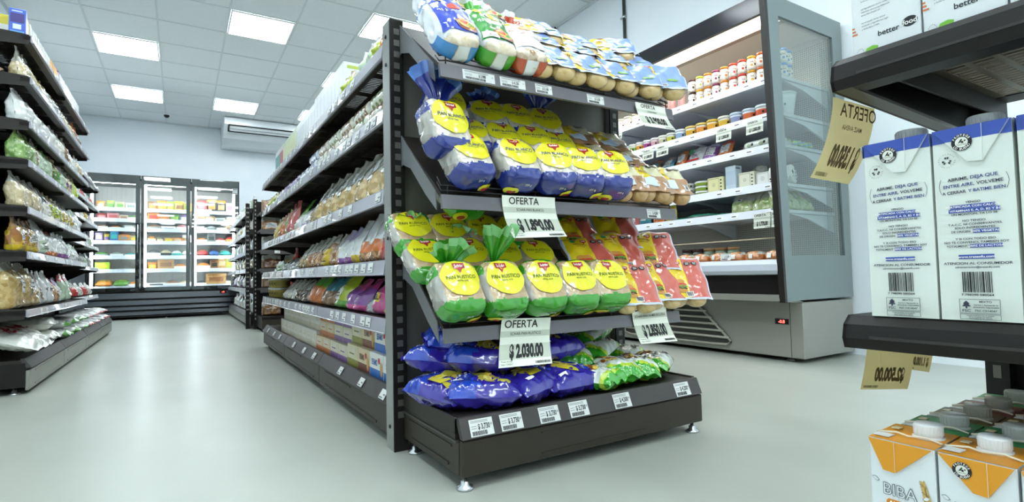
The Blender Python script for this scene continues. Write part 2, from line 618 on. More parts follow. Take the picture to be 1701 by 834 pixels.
def upright_mesh(h, w=.04, d=.03, pitch=.05):
    """slotted post: a channel with punched slot pairs down its front"""
    m = MB()
    m.box((-w / 2, 0, 0), (w / 2, d, h), SHELF_BLACK)
    z = .2
    SL = plain(0xA9A69F, .5)
    while z < h - .03:
        m.box((-.011, -.0012, z), (-.003, 0, z + .018), SL)
        m.box((.003, -.0012, z), (.011, 0, z + .018), SL)
        z += pitch
    return m.mesh('upright')
def kick_mesh(length, mat, z0=.032, z1=.122):
    m = MB()
    m.box((.0015, 0, z0), (length - .0015, .016, z1), mat, ch=.003)
    m.box((.12, -.003, z0 + .014), (length - .12, 0, z0 + .02), mat)
    m.box((.12, -.003, z1 - .016), (length * .55, 0, z1 - .011), mat)
    return m.mesh('kick_plate')
def base_mesh(length, depth):
    m = MB()
    m.box((0, .016, .035), (length, depth, .15), SHELF_BLACK)
    m.box((0, .03, .15), (length, depth, .165), SHELF_DARK)
    return m.mesh('base_shelf')
def base_rail_mesh(length, mat):
    return MB().prism([(-.008, .126), (.022, .172), (.034, .172), (.034, .16), (.012, .126)], .003, length - .003, mat, axis='x').mesh('price_rail')
DECKS = {}
def run(root, x0, bays, bay, levels, depth, y0=0.0, slot_from=99, mat_rail=RAIL_GREY, rnd=None, dens=.05, skip=.2, tags=True, rh=.043):
    """shelves, rails, brackets for `bays` bays starting at x0 (local), front edge at y0"""
    for lv, z in enumerate(levels):
        for b in range(bays):
            k = (bay, depth, z > slot_from)
            if k not in DECKS:
                DECKS[k] = (deck_mesh(bay, depth, z > slot_from), bracket_mesh(depth), None)
            d = link('shelf', DECKS[k][0], root, (x0 + b * bay, y0, z))
            link('bracket', DECKS[k][1], d, (0, 0, 0))
            link('bracket', DECKS[k][1], d, (bay - .004, 0, 0))
            rk = ('rail', bay, mat_rail.name) if rh == .043 else ('rail', bay, rh)
            if rk not in DECKS:
                DECKS[rk] = rail_mesh(bay, mat_rail, rh)
            r_ = link('price_rail', DECKS[rk], root, (x0 + b * bay, y0, z))
            if tags and rnd:
                add_tags(r_, bay, rnd, dens, skip)
# ---------------------------------------------------------------- the long gondola (front faces -X)
GX, GY0, GBAY = .56, 1.672, 1.0
GLV = [.393, .58, .808, 1.07, 1.28]
gond = thing('gondola_shelving', 'long dark metal gondola with five shelf levels running down the shop', 'shelving', (GX, GY0 + 3 * GBAY, 0), R(-90))
rnd = random.Random(4)
run(gond, 0, 3, GBAY, GLV, .41, 0, .9, RAIL_GREY, rnd, .09, .25)
kick = kick_mesh(GBAY, KICK)
bmsh, brl = base_mesh(GBAY, .43), base_rail_mesh(GBAY, RAIL_DARK)
for b in range(3):
    link('base_shelf', bmsh, gond, (b * GBAY, 0, 0))
    link('kick_plate', kick, gond, (b * GBAY, 0, 0))
    r_ = link('price_rail', brl, gond, (b * GBAY, 0, 0))
    for x in (.25, .55, .8):
        t = link('price_tag', TAGS[b % 3], r_, (x + .07 * b, .0028, .149))
        t.rotation_euler = (R(-33), 0, 0)
    for x in (.04, GBAY - .04):
        f_ = link('foot', FOOT, gond, (b * GBAY + x, .05, 0))
up = upright_mesh(1.335)
for b in range(4):
    link('upright', up, gond, (b * GBAY + (.022 if b == 0 else (-.022 if b == 3 else 0)), .41, .03))
MB().box((0, .432, .1), (3 * GBAY, .452, 1.33), SHELF_BLACK).build('back_panel', gond)
# the far side of the same gondola
for b in range(3):
    for z in GLV:
        d = link('shelf', DECKS[(GBAY, .41, z > .9)][0], gond, (b * GBAY + GBAY, .9, z))
        d.rotation_euler = (0, 0, R(180))
        d = link('price_rail', DECKS[('rail', GBAY, RAIL_GREY.name)], gond, (b * GBAY + GBAY, .9, z))
        d.rotation_euler = (0, 0, R(180))
    for ms in (bmsh, kick):
        d = link(ms.name.split('.')[0], ms, gond, (b * GBAY + GBAY, .9, 0))
        d.rotation_euler = (0, 0, R(180))
# ---------------------------------------------------------------- gondola end display
EX0, EX1, EYF = .584, 1.466, 1.208
endc = thing('end_display', 'dark metal gondola end display with sloping shelves of bread', 'display shelf', (EX0, EYF, 0))
W_ = EX1 - EX0
def o_(x, y, z):
    return (x - EX0, y - EYF, z)
UPM = plain(0x8D9092, .35, .35)
u = MB()
u.box((-.018, .0, 0), (.026, .064, 1.337), plain(0x8E908C, .35, .2))
u2 = MB()
z = .1
while z < 1.31:
    u2.box((-.007, -.0015, z), (.011, 0, z + .019), plain(0x5C5A56, .4, .3))
    z += .036
u.box((-.0175, -.006, .0), (.0262, 0.0, 1.337), SHELF_BLACK)
UPA, UPB = u.mesh('upright'), MB()
UPB = u2.mesh('slot_strip')
for x in (.57, 1.472):
    q = link('upright', UPA, endc, o_(x, 1.604, 0))
    link('slot_strip', UPB, q, (0.002, -.006, 0))
    b = MB()
    for zz in (.07, .65, 1.2, 1.29):
        b.lathe([(.006, 0), (.006, .003)], BLACK, 10, Matrix.Translation((-.018, .03, zz)) @ Matrix.Rotation(R(-90), 4, 'Y'))
    b.build('bolt_hole', q)
MB().box(o_(.596, 1.625, .12), o_(1.45, 1.64, 1.31), mottled('panel_grey', 0x68655D, 0x6E6B63, 6.0, .42)).build('back_panel', endc)
# base: side cheeks, kick plate, tray, price rail, feet
b = MB()
b.box(o_(EX0, EYF + .014, .036), o_(EX0 + .012, 1.6, .118), KICK, ch=.003)
b.box(o_(EX0 - .003, EYF + .07, .05), o_(EX0, 1.53, .056), KICK)
b.box(o_(EX0 - .003, EYF + .05, .1), o_(EX0, 1.55, .105), KICK)
b.box(o_(EX0 - .004, EYF + .02, .116), o_(EX0 + .008, 1.6, .121), STEEL_DARK)
b.build('side_panel', endc)
MB().box(o_(EX1 - .012, EYF + .014, .036), o_(EX1, 1.6, .118), KICK, ch=.003).build('side_panel', endc)
k = MB()
k.box(o_(EX0 + .003, EYF, .034), o_(EX1, EYF + .014, .122), KICK, ch=.003)
k.box(o_(EX0 + .24, EYF - .0025, .104), o_(EX0 + .5, EYF, .108), KICK)
k.box(o_(EX0 + .24, EYF - .0025, .05), o_(EX0 + .62, EYF, .054), KICK)
k.build('kick_plate', endc)
t = MB()
t.box(o_(EX0, EYF + .03, .122), o_(EX1, 1.6, .171), SHELF_DARK)
t.box(o_(EX0 - .002, EYF + .03, .134), o_(EX0 + .006, 1.6, .176), SHELF_DARK, ch=.002)
t.box(o_(EX1 - .006, EYF + .03, .134), o_(EX1 + .002, 1.6, .176), SHELF_DARK, ch=.002)
t.build('tray', endc)
MB().prism([(-.004, .126), (.016, .174), (.03, .174), (.03, .16), (.01, .126)], .004, W_ - .004, RAIL_DARK, axis='x').build('price_rail', endc)
for x, y in ((EX0 + .02, EYF + .02), (EX1 - .03, EYF + .02), (EX0 + .02, 1.56), (EX1 - .03, 1.56)):
    link('foot', FOOT, endc, o_(x, y, 0))
# three sloping shelves with brackets, price rail and wire guard
SLOPE = R(37)
EL = [(.387, 'low'), (.740, 'mid'), (1.092, 'top')]
LY = 1.30
for z, nm in EL:
    s_ = MB()
    M_ = Matrix.Translation(o_(EX0 + .002, LY, z)) @ Matrix.Rotation(SLOPE, 4, 'X')
    s_.box((.003, 0, -.012), (W_ - .003, .385, 0), SHELF_DARK, M_)
    sh = s_.build('sloping_shelf', endc)
    for x in (EX0 + .001, EX1 - .003):
        MB().prism([(1.606 - EYF, z + .236), (1.341 - EYF, z + .02), (1.333 - EYF, z - .034), (1.408 - EYF, z + .019), (1.52 - EYF, z + .112), (1.588 - EYF, z + .136), (1.606 - EYF, z + .13)],
                   x - EX0, x - EX0 + .003, plain(0x7C7E80, .35, .3), axis='x').build('bracket', sh)
    MB().prism([(LY - EYF - .010, z - .034), (LY - EYF - .004, z + .004), (LY - EYF + .006, z + .004), (LY - EYF + .002, z - .034)], .0, W_ + .004, plain(0x6A696C, .3, .1), axis='x').build('price_rail', endc)
    wg = MB()
    for dz in (.016, .03):
        wg.tube([o_(EX0 + .012, LY + .05, z + dz + .03), o_(EX0 + .006, LY + .012, z + dz), o_(EX0 + .02, LY + .002, z + dz), o_(EX1 - .02, LY + .002, z + dz), o_(EX1 - .004, LY + .012, z + dz), o_(EX1 - .008, LY + .05, z + dz + .03)], .0022, BLACK, 6)
    for k in range(4):
        x = EX0 + .02 + (W_ - .04) * k / 3
        wg.tube([o_(x, LY + .002, z + .002), o_(x, LY + .002, z + .031)], .002, BLACK, 6)
    wg.build('wire_guard', endc)
# ---------------------------------------------------------------- wall shelving beside the aisle (front faces +X)
LX, LY0, LBAY = -.62, 3.37, .955
LLV = [.407, .683, .897, 1.122, 1.308, 1.522, 1.724]
lsh = thing('wall_shelving', 'tall dark wall shelving with seven levels of bagged dry goods', 'shelving', (LX, LY0, 0), R(90))
run(lsh, 0, 2, LBAY, LLV, .44, 0, 1.2, RAIL_GREY, rnd, .2, .5, rh=.03)
run(lsh, 2 * LBAY + .02, 2, .92, LLV[:6], .31, .125, 1.2, RAIL_GREY, rnd, .3, .6, rh=.03)
lkick = kick_mesh(.92, KICK_LIGHT, .02, .115)
lb, lr = base_mesh(.92, .46), base_rail_mesh(.92, RAIL_DARK)
for b in range(4):
    x = .1 + b * .92
    link('base_shelf', lb, lsh, (x, 0, 0))
    link('kick_plate', lkick, lsh, (x, 0, 0))
    link('price_rail', lr, lsh, (x, 0, 0))
    for dx in (.03, .89):
        link('foot', FOOT, lsh, (x + dx, .06, 0))
for x in (.0, LBAY, 2 * LBAY + .01, 2 * LBAY + .95, 2 * LBAY + 1.86):
    link('upright', upright_mesh(1.86 if x < 2 * LBAY + .5 else 1.6), lsh, (x, .435, .03))
MB().box((0, .468, .05), (2 * LBAY + 1.86, .48, 1.6), SHELF_BLACK).build('back_panel', lsh)
MB().box((0, .468, 1.602), (2 * LBAY, .48, 1.85), SHELF_BLACK).build('back_panel', lsh)
# ---------------------------------------------------------------- second gondola farther down the aisle
G2X, G2Y = .63, 6.47
g2 = thing('gondola_shelving', 'smaller dark shelving unit standing between the long gondola and the freezers', 'shelving', (G2X, 9.3, 0), R(-90))
run(g2, 0, 3, .943, [.43, .65, .85, 1.07, 1.3], .4, 0, 9, RAIL_GREY, rnd, .3, .6)
k2, b2, r2_ = kick_mesh(.943, KICK_LIGHT), base_mesh(.943, .43), base_rail_mesh(.943, RAIL_DARK)
for b in range(3):
    link('base_shelf', b2, g2, (b * .943, 0, 0))
    link('kick_plate', k2, g2, (b * .943, 0, 0))
    link('price_rail', r2_, g2, (b * .943, 0, 0))
for x in (.02, .943, 1.886, 2.81):
    link('upright', upright_mesh(1.5), g2, (x, .41, .03))
link('upright', upright_mesh(1.36), g2, (2.83, -.01, .0)).rotation_euler = (0, 0, R(90))
MB().box((0, .43, .1), (2.83, .45, 1.5), SHELF_BLACK).build('back_panel', g2)
e2 = thing('end_display', 'narrow dark end display of loose goods facing the aisle, beyond the gondola', 'display shelf', (.7, 5.94, 0))
EW = .76
MB().box((0, .5, .05), (EW, .52, 1.38), SHELF_BLACK).build('back_panel', e2)
for x in (-.03, EW + .01):
    m_ = MB().box((x, .46, 0), (x + .035, .52, 1.4), SHELF_BLACK)
    zz = .1
    while zz < 1.36:
        m_.box((x + .012, .4585, zz), (x + .023, .46, zz + .02), plain(0xA9A69F, .5))
        zz += .045
    m_.build('upright', e2)
for z in (.44, .64, .835, 1.045, 1.225):
    MB().box((0, .14, z - .022), (EW, .5, z), SHELF_DARK).build('shelf', e2)
    r_ = MB().prism([(.128, z - .045), (.134, z + .004), (.14, z + .004), (.14, z - .045)], 0, EW, RAIL_DARK, axis='x').build('price_rail', e2)
    link('price_tag', TAGS[1], r_, (.16, .128, z - .02))
MB().box((0, .02, .03), (EW, .5, .15), SHELF_BLACK).build('base_shelf', e2)
MB().box((0, 0, .03), (EW, .016, .12), KICK).build('kick_plate', e2)
for x in (.04, EW - .04):
    link('foot', FOOT, e2, (x, .05, 0))
# ================================================================ upright glass-door freezer at the far end
FZ = 9.35
fz = thing('display_freezer', 'black upright freezer with three lit glass doors against the far wall', 'freezer', (-1.12, FZ, 0))
FD = [(.02, .62), (.635, 1.24), (1.26, 1.885)]        # the three doors, local x
INW = plain(0xEDF1F3, .5)
b = MB()
b.box((0, .05, .40), (.03, .85, 2.07), SHELF_DARK)
b.box((1.87, .05, .40), (1.9, .85, 2.07), SHELF_DARK)
b.box((0, .05, 1.99), (1.9, .85, 2.07), SHELF_DARK)
b.box((0, .82, .40), (1.9, .85, 2.0), SHELF_DARK)
b.box((0, .05, .37), (1.9, .85, .405), SHELF_DARK)
b.build('cabinet', fz)
MB().box((.031, .79, .406), (1.869, .819, 1.989), mottled('freezer_back', 0xD5D3CB, 0xDEDDD8, 60.0, .5, 0, (1, 1, .02))).build('back_panel', fz)
lo = MB()
LOW = plain(0x50565C, .28, .3)
lo.box((0, .06, .03), (1.9, .8, .37), BLACK)
for z0, z1 in ((.285, .375), (.195, .268), (.125, .178), (.05, .108)):
    lo.prism([(.06, z0), (.012, z0 + .012), (.03, z1), (.06, z1)], 0, 1.9, LOW, axis='x')
lo.build('louvred_base', fz)
for x in (.08, .95, 1.82):
    link('foot', FOOT, fz, (x, .09, 0))
FRM = plain(0x1D1D1E, .25)
for i, (x0, x1) in enumerate(FD):
    d = MB()
    d.box((x0, 0, 1.94), (x1, .045, 2.06), FRM)
    d.box((x0, 0, .40), (x1, .045, .455), FRM)
    d.box((x0, 0, .455), (x0 + .035, .045, 1.94), FRM)
    d.box((x1 - .05, 0, .455), (x1, .045, 1.94), FRM)
    do = d.build('door', fz)
    MB().box((x0 + .001, -.006, .402), (x1 - .001, -.001, 2.058), glass('door_glass', 0xFAFEFE, 2.2)).build('glass_pane', do)
    MB().tube([(x1 - .022, -.028, .95), (x1 - .022, -.028, 1.35)], .008, CHROME).build('handle', do)
    MB().box((x0 + .04, .052, .46), (x0 + .062, .075, 1.935), emis(0xF2FAFF, FREEZER_LED)).build('light_strip', do)
    if i == 2:
        MB().box((x1 - .075, .052, .46), (x1 - .053, .075, 1.935), emis(0xF2FAFF, FREEZER_LED)).build('light_strip', do)
    MB().box((x0 + .06, .06, 1.94), (x1 - .06, .1, 1.96), emis(0xF2FAFF, FREEZER_LED)).build('light_strip', do)
    MB().box((x0 - .008, .02, 2.02), (x0 + .004, .05, 2.075), WHITE).build('hinge', do)
FLV = [.46, .705, .90, 1.115, 1.30, 1.435, 1.59]
for z in FLV:
    for i, (x0, x1) in enumerate(FD):
        s_ = MB().box((x0 + .02, .18, z - .02), (x1 - .02, .78, z), INW).build('shelf', fz)
        MB().box((x0 + .02, .165, z - .035), (x1 - .02, .18, z + .018), plain(0xD6DEE8, .4)).build('price_rail', s_)
dsp = MB()
dsp.box((1.63, .008, .335), (1.72, .03, .375), BLACK)
dsp.text('-19', .02, lambda x, y: (1.675 + x, .007, .345 + y), emis(0xFF2A20, 6), bold=.02)
dsp.build('temperature_display', fz)
st = MB()
st.box((1.78, -.0085, .44), (1.895, -.0065, .60), plain(0xF2F5F4, .5))
def sm(x, y):
    return (1.838 + x, -.0092, .52 + y)
for pl in ([(-.012, .055), (-.002, .06), (.006, .052), (0, .042), (-.010, .044)],
           [(-.012, .04), (.006, .04), (.012, .0), (-.004, -.006), (-.016, .012)],
           [(.004, .034), (.03, .042), (.03, .034), (.006, .022)],
           [(-.010, .03), (-.03, .018), (-.034, .0), (-.028, -.001), (-.022, .012)],
           [(.0, .002), (.012, .0), (.016, -.026), (.006, -.052), (-.003, -.052), (.004, -.026)],
           [(-.008, .002), (.002, -.002), (-.016, -.030), (-.036, -.052), (-.042, -.046), (-.024, -.024)]):
    st.patch(pl, sm, INK, 1)
sg = st.build('figure_sticker', fz)
hg = MB().box((1.80, -.0085, 1.86), (1.87, -.0065, 1.95), plain(0xC9CFD2, .4))
hg.box((1.806, -.0095, 1.93), (1.864, -.0085, 1.94), INK)
hg.box((1.806, -.0095, 1.87), (1.864, -.0085, 1.875), INK)
hg.build('door_sticker', fz)
# goods in the freezer: each a thing
PK = {}
def pouch(w, h, t, col, col2=None, band=None):
    """upright pouch: bulging body, flat crimped top and bottom"""
    k = ('pouch', w, h, t, col, col2, band)
    if k not in PK:
        m = MB()
        ca, cb = film(col, .4, 30, .3), film(col2 if col2 is not None else col, .4, 30, .3)
        cc = film(band, .4, 30, .3) if band is not None else ca
        def mat(u_, v_):
            return cc if v_ > .8 else (cb if .28 < v_ < .62 and .15 < u_ < .85 else ca)
        for sg_ in (-1, 1):
            def fn(u_, v_, sg_=sg_):
                x = (u_ - .5) * w
                bul = max(0, 1 - abs(2 * u_ - 1) ** 2.6) ** .55 * min(1, (v_ / .1) ** .5) * max(0.03, min(1, (1 - v_) / .25))
                y = sg_ * t / 2 * bul + .004 * noise.noise(Vector((x * 30, v_ * 6, col % 97)))
                return (x * (1 - .05 * math.sin(v_ * 3.1)), y, v_ * h)
            m.grid(fn, 8, 8, mat)
        PK[k] = m.mesh('pouch')
    return PK[k]
def carton_box(w, h, t, col, col2, edge=None):
    k = ('box', w, h, t, col, col2, edge)
    if k not in PK:
        m = MB()
        A, B = plain(col, .45), plain(col2, .45)
        m.box((-w / 2, -t / 2, 0), (w / 2, t / 2, h), A, ch=.003)
        m.box((-w * .36, -t / 2 - .0008, h * .3), (w * .36, -t / 2, h * .72), B)
        m.box((-w * .42, -t / 2 - .0008, h * .82), (w * .2, -t / 2, h * .9), plain(edge if edge is not None else col2, .45))
        if t > w * .3:
            m.box((-w / 2 - .0008, -t * .36, h * .3), (-w / 2, t * .36, h * .72), B)
            m.box((w / 2, -t * .36, h * .3), (w / 2 + .0008, t * .36, h * .72), B)
        PK[k] = m.mesh('carton')
    return PK[k]
def tray_pack(w, h, t, col, col2):
    """shallow tray with a domed film lid"""
    k = ('tray', w, h, t, col, col2)
    if k not in PK:
        m = MB()
        m.prism([(-w * .44, 0), (w * .44, 0), (w * .5, h * .55), (-w * .5, h * .55)], -t / 2, t / 2, plain(col, .4), axis='y')
        def fn(u_, v_):
            x, y = (u_ - .5) * w, (v_ - .5) * t
            return (x, y, h * .55 + h * .45 * max(0, (1 - abs(2 * u_ - 1) ** 3) * (1 - abs(2 * v_ - 1) ** 3)) + .003 * noise.noise(Vector((x * 40, y * 40, 3))))
        m.grid(fn, 8, 6, film(col2, .3, 40, .4))
        PK[k] = m.mesh('tray')
    return PK[k]
CN = {'orange': 0xE08A2E, 'red': 0xC23A34, 'green': 0x5FA03A, 'yellow': 0xE2C53A, 'white': 0xE9EAE6, 'brown': 0x9A6A44, 'purple': 0x8C6FA8, 'pink': 0xD98A8E,
      'teal': 0x3FB3A6, 'blue': 0x4A78B8, 'grey': 0x8F958F, 'beige': 0xD2BE98, 'dark': 0x3A3D3A, 'lime': 0x9CC83C, 'tan': 0xC2965C}
# door -> level -> row of (kind, colour, second colour, width, height)
FZG = {
 0: {6: [('pouch', 'orange', 'beige', .10, .11), ('pouch', 'lime', 'green', .09, .12), ('box', 'beige', 'green', .1, .10), ('box', 'white', 'grey', .12, .09)],
     5: [('pouch', 'red', 'pink', .13, .09), ('box', 'pink', 'red', .13, .09), ('box', 'beige', 'brown', .1, .07), ('tray', 'white', 'green', .11, .07)],
     4: [('tray', 'white', 'brown', .14, .06), ('tray', 'white', 'orange', .12, .05), ('box', 'grey', 'white', .14, .06)],
     3: [('box', 'purple', 'white', .08, .11), ('pouch', 'yellow', 'purple', .08, .10), ('box', 'blue', 'teal', .09, .13), ('box', 'orange', 'grey', .13, .09), ('box', 'grey', 'yellow', .09, .08)],
     2: [('tray', 'grey', 'green', .15, .06), ('tray', 'white', 'grey', .15, .06), ('tray', 'white', 'teal', .12, .05)],
     1: [('box', 'lime', 'yellow', .16, .10)],
     0: [('pouch_lie', 'orange', 'yellow', .2, .12), ('pouch_lie', 'green', 'lime', .19, .12), ('tray', 'white', 'orange', .13, .07)]},
 1: {6: [('pouch', 'brown', 'orange', .11, .13), ('pouch', 'orange', 'yellow', .12, .15), ('pouch', 'lime', 'yellow', .09, .14), ('pouch', 'yellow', 'brown', .12, .15), ('box', 'tan', 'green', .1, .12)],
     5: [('box', 'orange', 'red', .14, .11), ('box', 'brown', 'orange', .12, .10), ('pouch', 'green', 'lime', .13, .11), ('pouch', 'purple', 'white', .12, .11)],
     4: [('tray', 'grey', 'brown', .17, .08), ('box', 'white', 'blue', .16, .05), ('tray', 'white', 'pink', .12, .09)],
     3: [('tray', 'beige', 'orange', .1, .08), ('box', 'dark', 'beige', .1, .06), ('box', 'tan', 'yellow', .11, .06), ('box', 'orange', 'beige', .11, .06), ('pouch', 'white', 'tan', .12, .1)],
     2: [('tray', 'white', 'dark', .16, .09), ('tray', 'dark', 'beige', .13, .09), ('tray', 'teal', 'white', .13, .08), ('pouch_lie', 'white', 'green', .12, .1)],
     1: [('pouch', 'orange', 'yellow', .12, .10), ('box', 'tan', 'brown', .19, .13), ('tray', 'white', 'orange', .15, .08)],
     0: [('box', 'white', 'dark', .22, .045), ('tray', 'white', 'brown', .18, .07), ('tray', 'white', 'beige', .15, .07)]},
 2: {6: [('box', 'red', 'pink', .13, .17), ('pouch', 'dark', 'orange', .13, .2, 'tan'), ('pouch', 'dark', 'tan', .12, .19, 'orange'), ('box', 'white', 'purple', .11, .15)],
     5: [('box', 'beige', 'brown', .1, .09), ('box', 'tan', 'white', .13, .09), ('box', 'white', 'grey', .13, .07), ('tray', 'white', 'beige', .12, .08)],
     4: [('tray', 'white', 'dark', .13, .08), ('tray', 'grey', 'white', .13, .08), ('tray', 'white', 'dark', .12, .09), ('box', 'beige', 'brown', .12, .09)],
     3: [('tray', 'white', 'orange', .14, .07), ('box', 'grey', 'dark', .1, .12), ('tray', 'white', 'red', .13, .07), ('tray', 'orange', 'red', .12, .09)],
     2: [('pouch_lie', 'red', 'orange', .16, .12), ('pouch_lie', 'blue', 'purple', .14, .14), ('pouch_lie', 'teal', 'white', .16, .14), ('tray', 'teal', 'orange', .1, .08)],
     1: [('tray', 'white', 'orange', .18, .09), ('box', 'brown', 'dark', .1, .12), ('box', 'tan', 'beige', .11, .15), ('box', 'lime', 'yellow', .11, .16)],
     0: [('tray', 'white', 'dark', .13, .06), ('box', 'tan', 'brown', .26, .15), ('box', 'white', 'beige', .12, .05)]}}
DOORN = ['first', 'second', 'third']
LEVN = ['bottom', 'sixth', 'fifth', 'fourth', 'third', 'second', 'top']
for di, levels in FZG.items():
    x0, x1 = FD[di]
    for lv, items in levels.items():
        tot = sum(i[3] for i in items)
        gap = max(.004, ((x1 - x0) - .1 - tot) / (len(items) + .3))
        x = x0 + .07
        for k, it in enumerate(items):
            kind, c1, c2, w, h = it[:5]
            rz, zz, lay = 0, FLV[lv], None
            if kind == 'pouch':
                me = pouch(w, h, .07, CN[c1], CN[c2], CN[it[5]] if len(it) > 5 else None); nm, ct = 'frozen_food_pouch', 'food pouch'
            elif kind == 'pouch_lie':
                me = pouch(w, .19, .08, CN[c1], CN[c2]); nm, ct = 'frozen_food_bag', 'food bag'
                lay = Matrix.Translation((-1.12 + x + w / 2, FZ + .2, zz + .042)) @ Matrix.Rotation(R(-75), 4, 'X')
            elif kind == 'box':
                me = carton_box(w, h, .12, CN[c1], CN[c2]); nm, ct = 'frozen_food_box', 'food box'
            else:
                me = tray_pack(w, h, .16, CN[c1], CN[c2]); nm, ct = 'frozen_food_tray', 'food tray'
            lab = '%s and %s %s, %s along the %s shelf behind the %s freezer door' % (c1, c2, ct, ORD[k], LEVN[lv], DOORN[di])
            q = place(me, nm, lab, ct, (-1.12 + x + w / 2, FZ + .285, zz + .0005), rz, 'packs in the glass-door freezer', lay)
            if lay is None:
                q.scale = (1.06, 1, 1.18 if lv < 4 else 1.05)
            x += w + gap
# ================================================================ open multideck fridge along the wall
RY0, RY1 = 1.71, 4.25
RF = thing('open_display_fridge', 'grey open-fronted refrigerated display of dairy goods along the white wall', 'fridge', (2.93, RY0, 0))
def p_(x, y, z):
    return (x - 2.93, y - RY0, z)
GREYP = plain(0x7F8C8C, .32, .15)
GREYB = plain(0x9A9A92, .35, .2)
FWHITE = plain(0xD9DAD3, .4)
SHW = plain(0xE3E6EE, .35)
# near end panel: frame with a glass window
def end_panel(y0, y1, name):
    m = MB()
    o4 = [(2.702, 2.04), (3.47, 2.04), (3.47, .352), (2.776, .352)]
    i4 = [(2.815, 1.93), (3.365, 1.925), (3.40, .60), (2.845, .60)]
    P4 = [(a - 2.93, b_) for a, b_ in o4]
    Q4 = [(a - 2.93, b_) for a, b_ in i4]
    for k in range(4):
        a, b_ = k, (k + 1) % 4
        m.prism([P4[a], P4[b_], Q4[b_], Q4[a]], y0 - RY0, y1 - RY0, GREYP, axis='y')
    p = m.build(name, RF)
    MB().prism(Q4, y0 - RY0 + .008, y1 - RY0 - .008, glass('fridge_glass', 0xEDF3F1, 2.4), axis='y').build('glass_pane', p)
    ln = MB()
    for k in range(8):
        x = .34 + k * .012
        ln.box((x, y1 - RY0 - .006, .62), (x + .003, y1 - RY0 - .005, 1.85), plain(0x6B7775, .5))
    ln.build('ribbing', p)
    t = MB()
    t.prism([(2.69 - 2.93, 2.05), (2.712 - 2.93, 2.05), (2.786 - 2.93, .345), (2.766 - 2.93, .345)], y0 - RY0 - .002, y1 - RY0 + .002, plain(0x25221F, .35), axis='y')
    t.build('edge_trim', p)
end_panel(RY0, RY0 + .03, 'end_panel')
end_panel(RY1 - .03, RY1, 'end_panel')
MB().box(p_(3.40, RY0 + .03, .352), p_(3.47, RY1 - .03, 2.04), FWHITE).build('back_wall_panel', RF)
PEG = pegboard('pegboard_grey', 0xE2E0D6, 0x3A3934, .0135, (1, 2))
MB().box(p_(3.385, RY0 + .03, .5), p_(3.40, RY1 - .03, 1.93), PEG).build('back_panel', RF)
c = MB()
c.box(p_(2.72, RY0 + .03, 2.0), p_(3.47, RY1 - .03, 2.04), SHELF_DARK)
c.prism([(2.705 - 2.93, 2.045), (2.725 - 2.93, 2.045), (2.735 - 2.93, 1.935), (2.712 - 2.93, 1.935)], .03, RY1 - RY0 - .03, plain(0x24262A, .12), axis='y')
cn = c.build('canopy', RF)
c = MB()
c.prism([(2.735 - 2.93, 1.94), (2.80 - 2.93, 1.975), (2.80 - 2.93, 1.99), (2.735 - 2.93, 1.96)], .03, RY1 - RY0 - .03, plain(0xC9BBA4, .35), axis='y')  # beige reflections under the canopy, painted in as colour
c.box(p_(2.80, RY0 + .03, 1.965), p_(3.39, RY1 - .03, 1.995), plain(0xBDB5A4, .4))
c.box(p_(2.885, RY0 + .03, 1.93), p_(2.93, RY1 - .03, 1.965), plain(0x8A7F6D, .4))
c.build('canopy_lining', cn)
MB().box(p_(2.815, RY0 + .035, 1.945), p_(2.87, RY1 - .035, 1.962), emis(0xFFF6EC, FRIDGE_LED)).build('light_strip', cn)
RLV = [.86, 1.01, 1.23, 1.41, 1.622]
RX = 2.86
for z in RLV:
    s_ = MB()
    s_.box(p_(RX, RY0 + .04, z - .018), p_(3.38, RY1 - .04, z), SHW)
    so = s_.build('shelf', RF)
    MB().prism([(RX - .016 - 2.93, z - .035), (RX - .006 - 2.93, z + .012), (RX - 2.93, z + .012), (RX - 2.93, z - .035)], .04, RY1 - RY0 - .04, SHW, axis='y').build('price_rail', so)
    for y in (RY0 + .05, RY0 + .72, RY0 + 1.4, RY0 + 2.45):
        MB().prism([(RX + .05 - 2.93, z - .02), (3.38 - 2.93, z - .02), (3.38 - 2.93, z - .12), (3.3 - 2.93, z - .1), (RX + .25 - 2.93, z - .045)], y - RY0, y - RY0 + .012, SHW, axis='y').build('bracket', so)
    tg = random.Random(int(z * 100))
    y = RY0 + .12
    while y < RY1 - .5:
        t = MB().box((-.0012, -.025, -.012), (0, .025, .012), plain(0xF4F5F2, .5)).box((-.0018, -.01, -.004), (-.0012, .02, .003), plain(0x63666E, .6)).build('price_tag', so, p_(RX - .0125, y, z - .012))
        t.rotation_euler = (0, R(12), 0)
        y += .1 + tg.random() * .16
d = MB()
d.box(p_(2.80, RY0 + .03, .50), p_(3.39, RY1 - .03, .56), FWHITE)
d.build('deck', RF)
bp = [(2.80, .495), (2.768, .50), (2.755, .52), (2.755, .555), (2.765, .578), (2.80, .582)]
MB().prism([(a - 2.93, z) for a, z in bp], .03, RY1 - RY0 - .03, plain(0xCDD3DF, .3), axis='y').build('bumper', RF)
MB().box(p_(2.80, RY0 + .03, .386), p_(2.83, RY1 - .03, .496), plain(0x14100E, .4)).build('air_grille', RF)
MB().prism([(2.765 - 2.93, .352), (2.765 - 2.93, .386), (2.83 - 2.93, .386), (3.0 - 2.93, .336), (2.93 - 2.93, .336)], .03, RY1 - RY0 - .03, plain(0xA9A79F, .3, .4), axis='y').build('steel_lip', RF)
lb_ = MB()
lb_.box(p_(2.93, RY0, .025), p_(3.46, RY1, .338), GREYB, ch=.004)
lb_.box(p_(2.9295, RY0 + .074, .03), p_(2.93, RY0 + .077, .335), SHELF_DARK)
lb_.build('machine_housing', RF)
gr = MB()
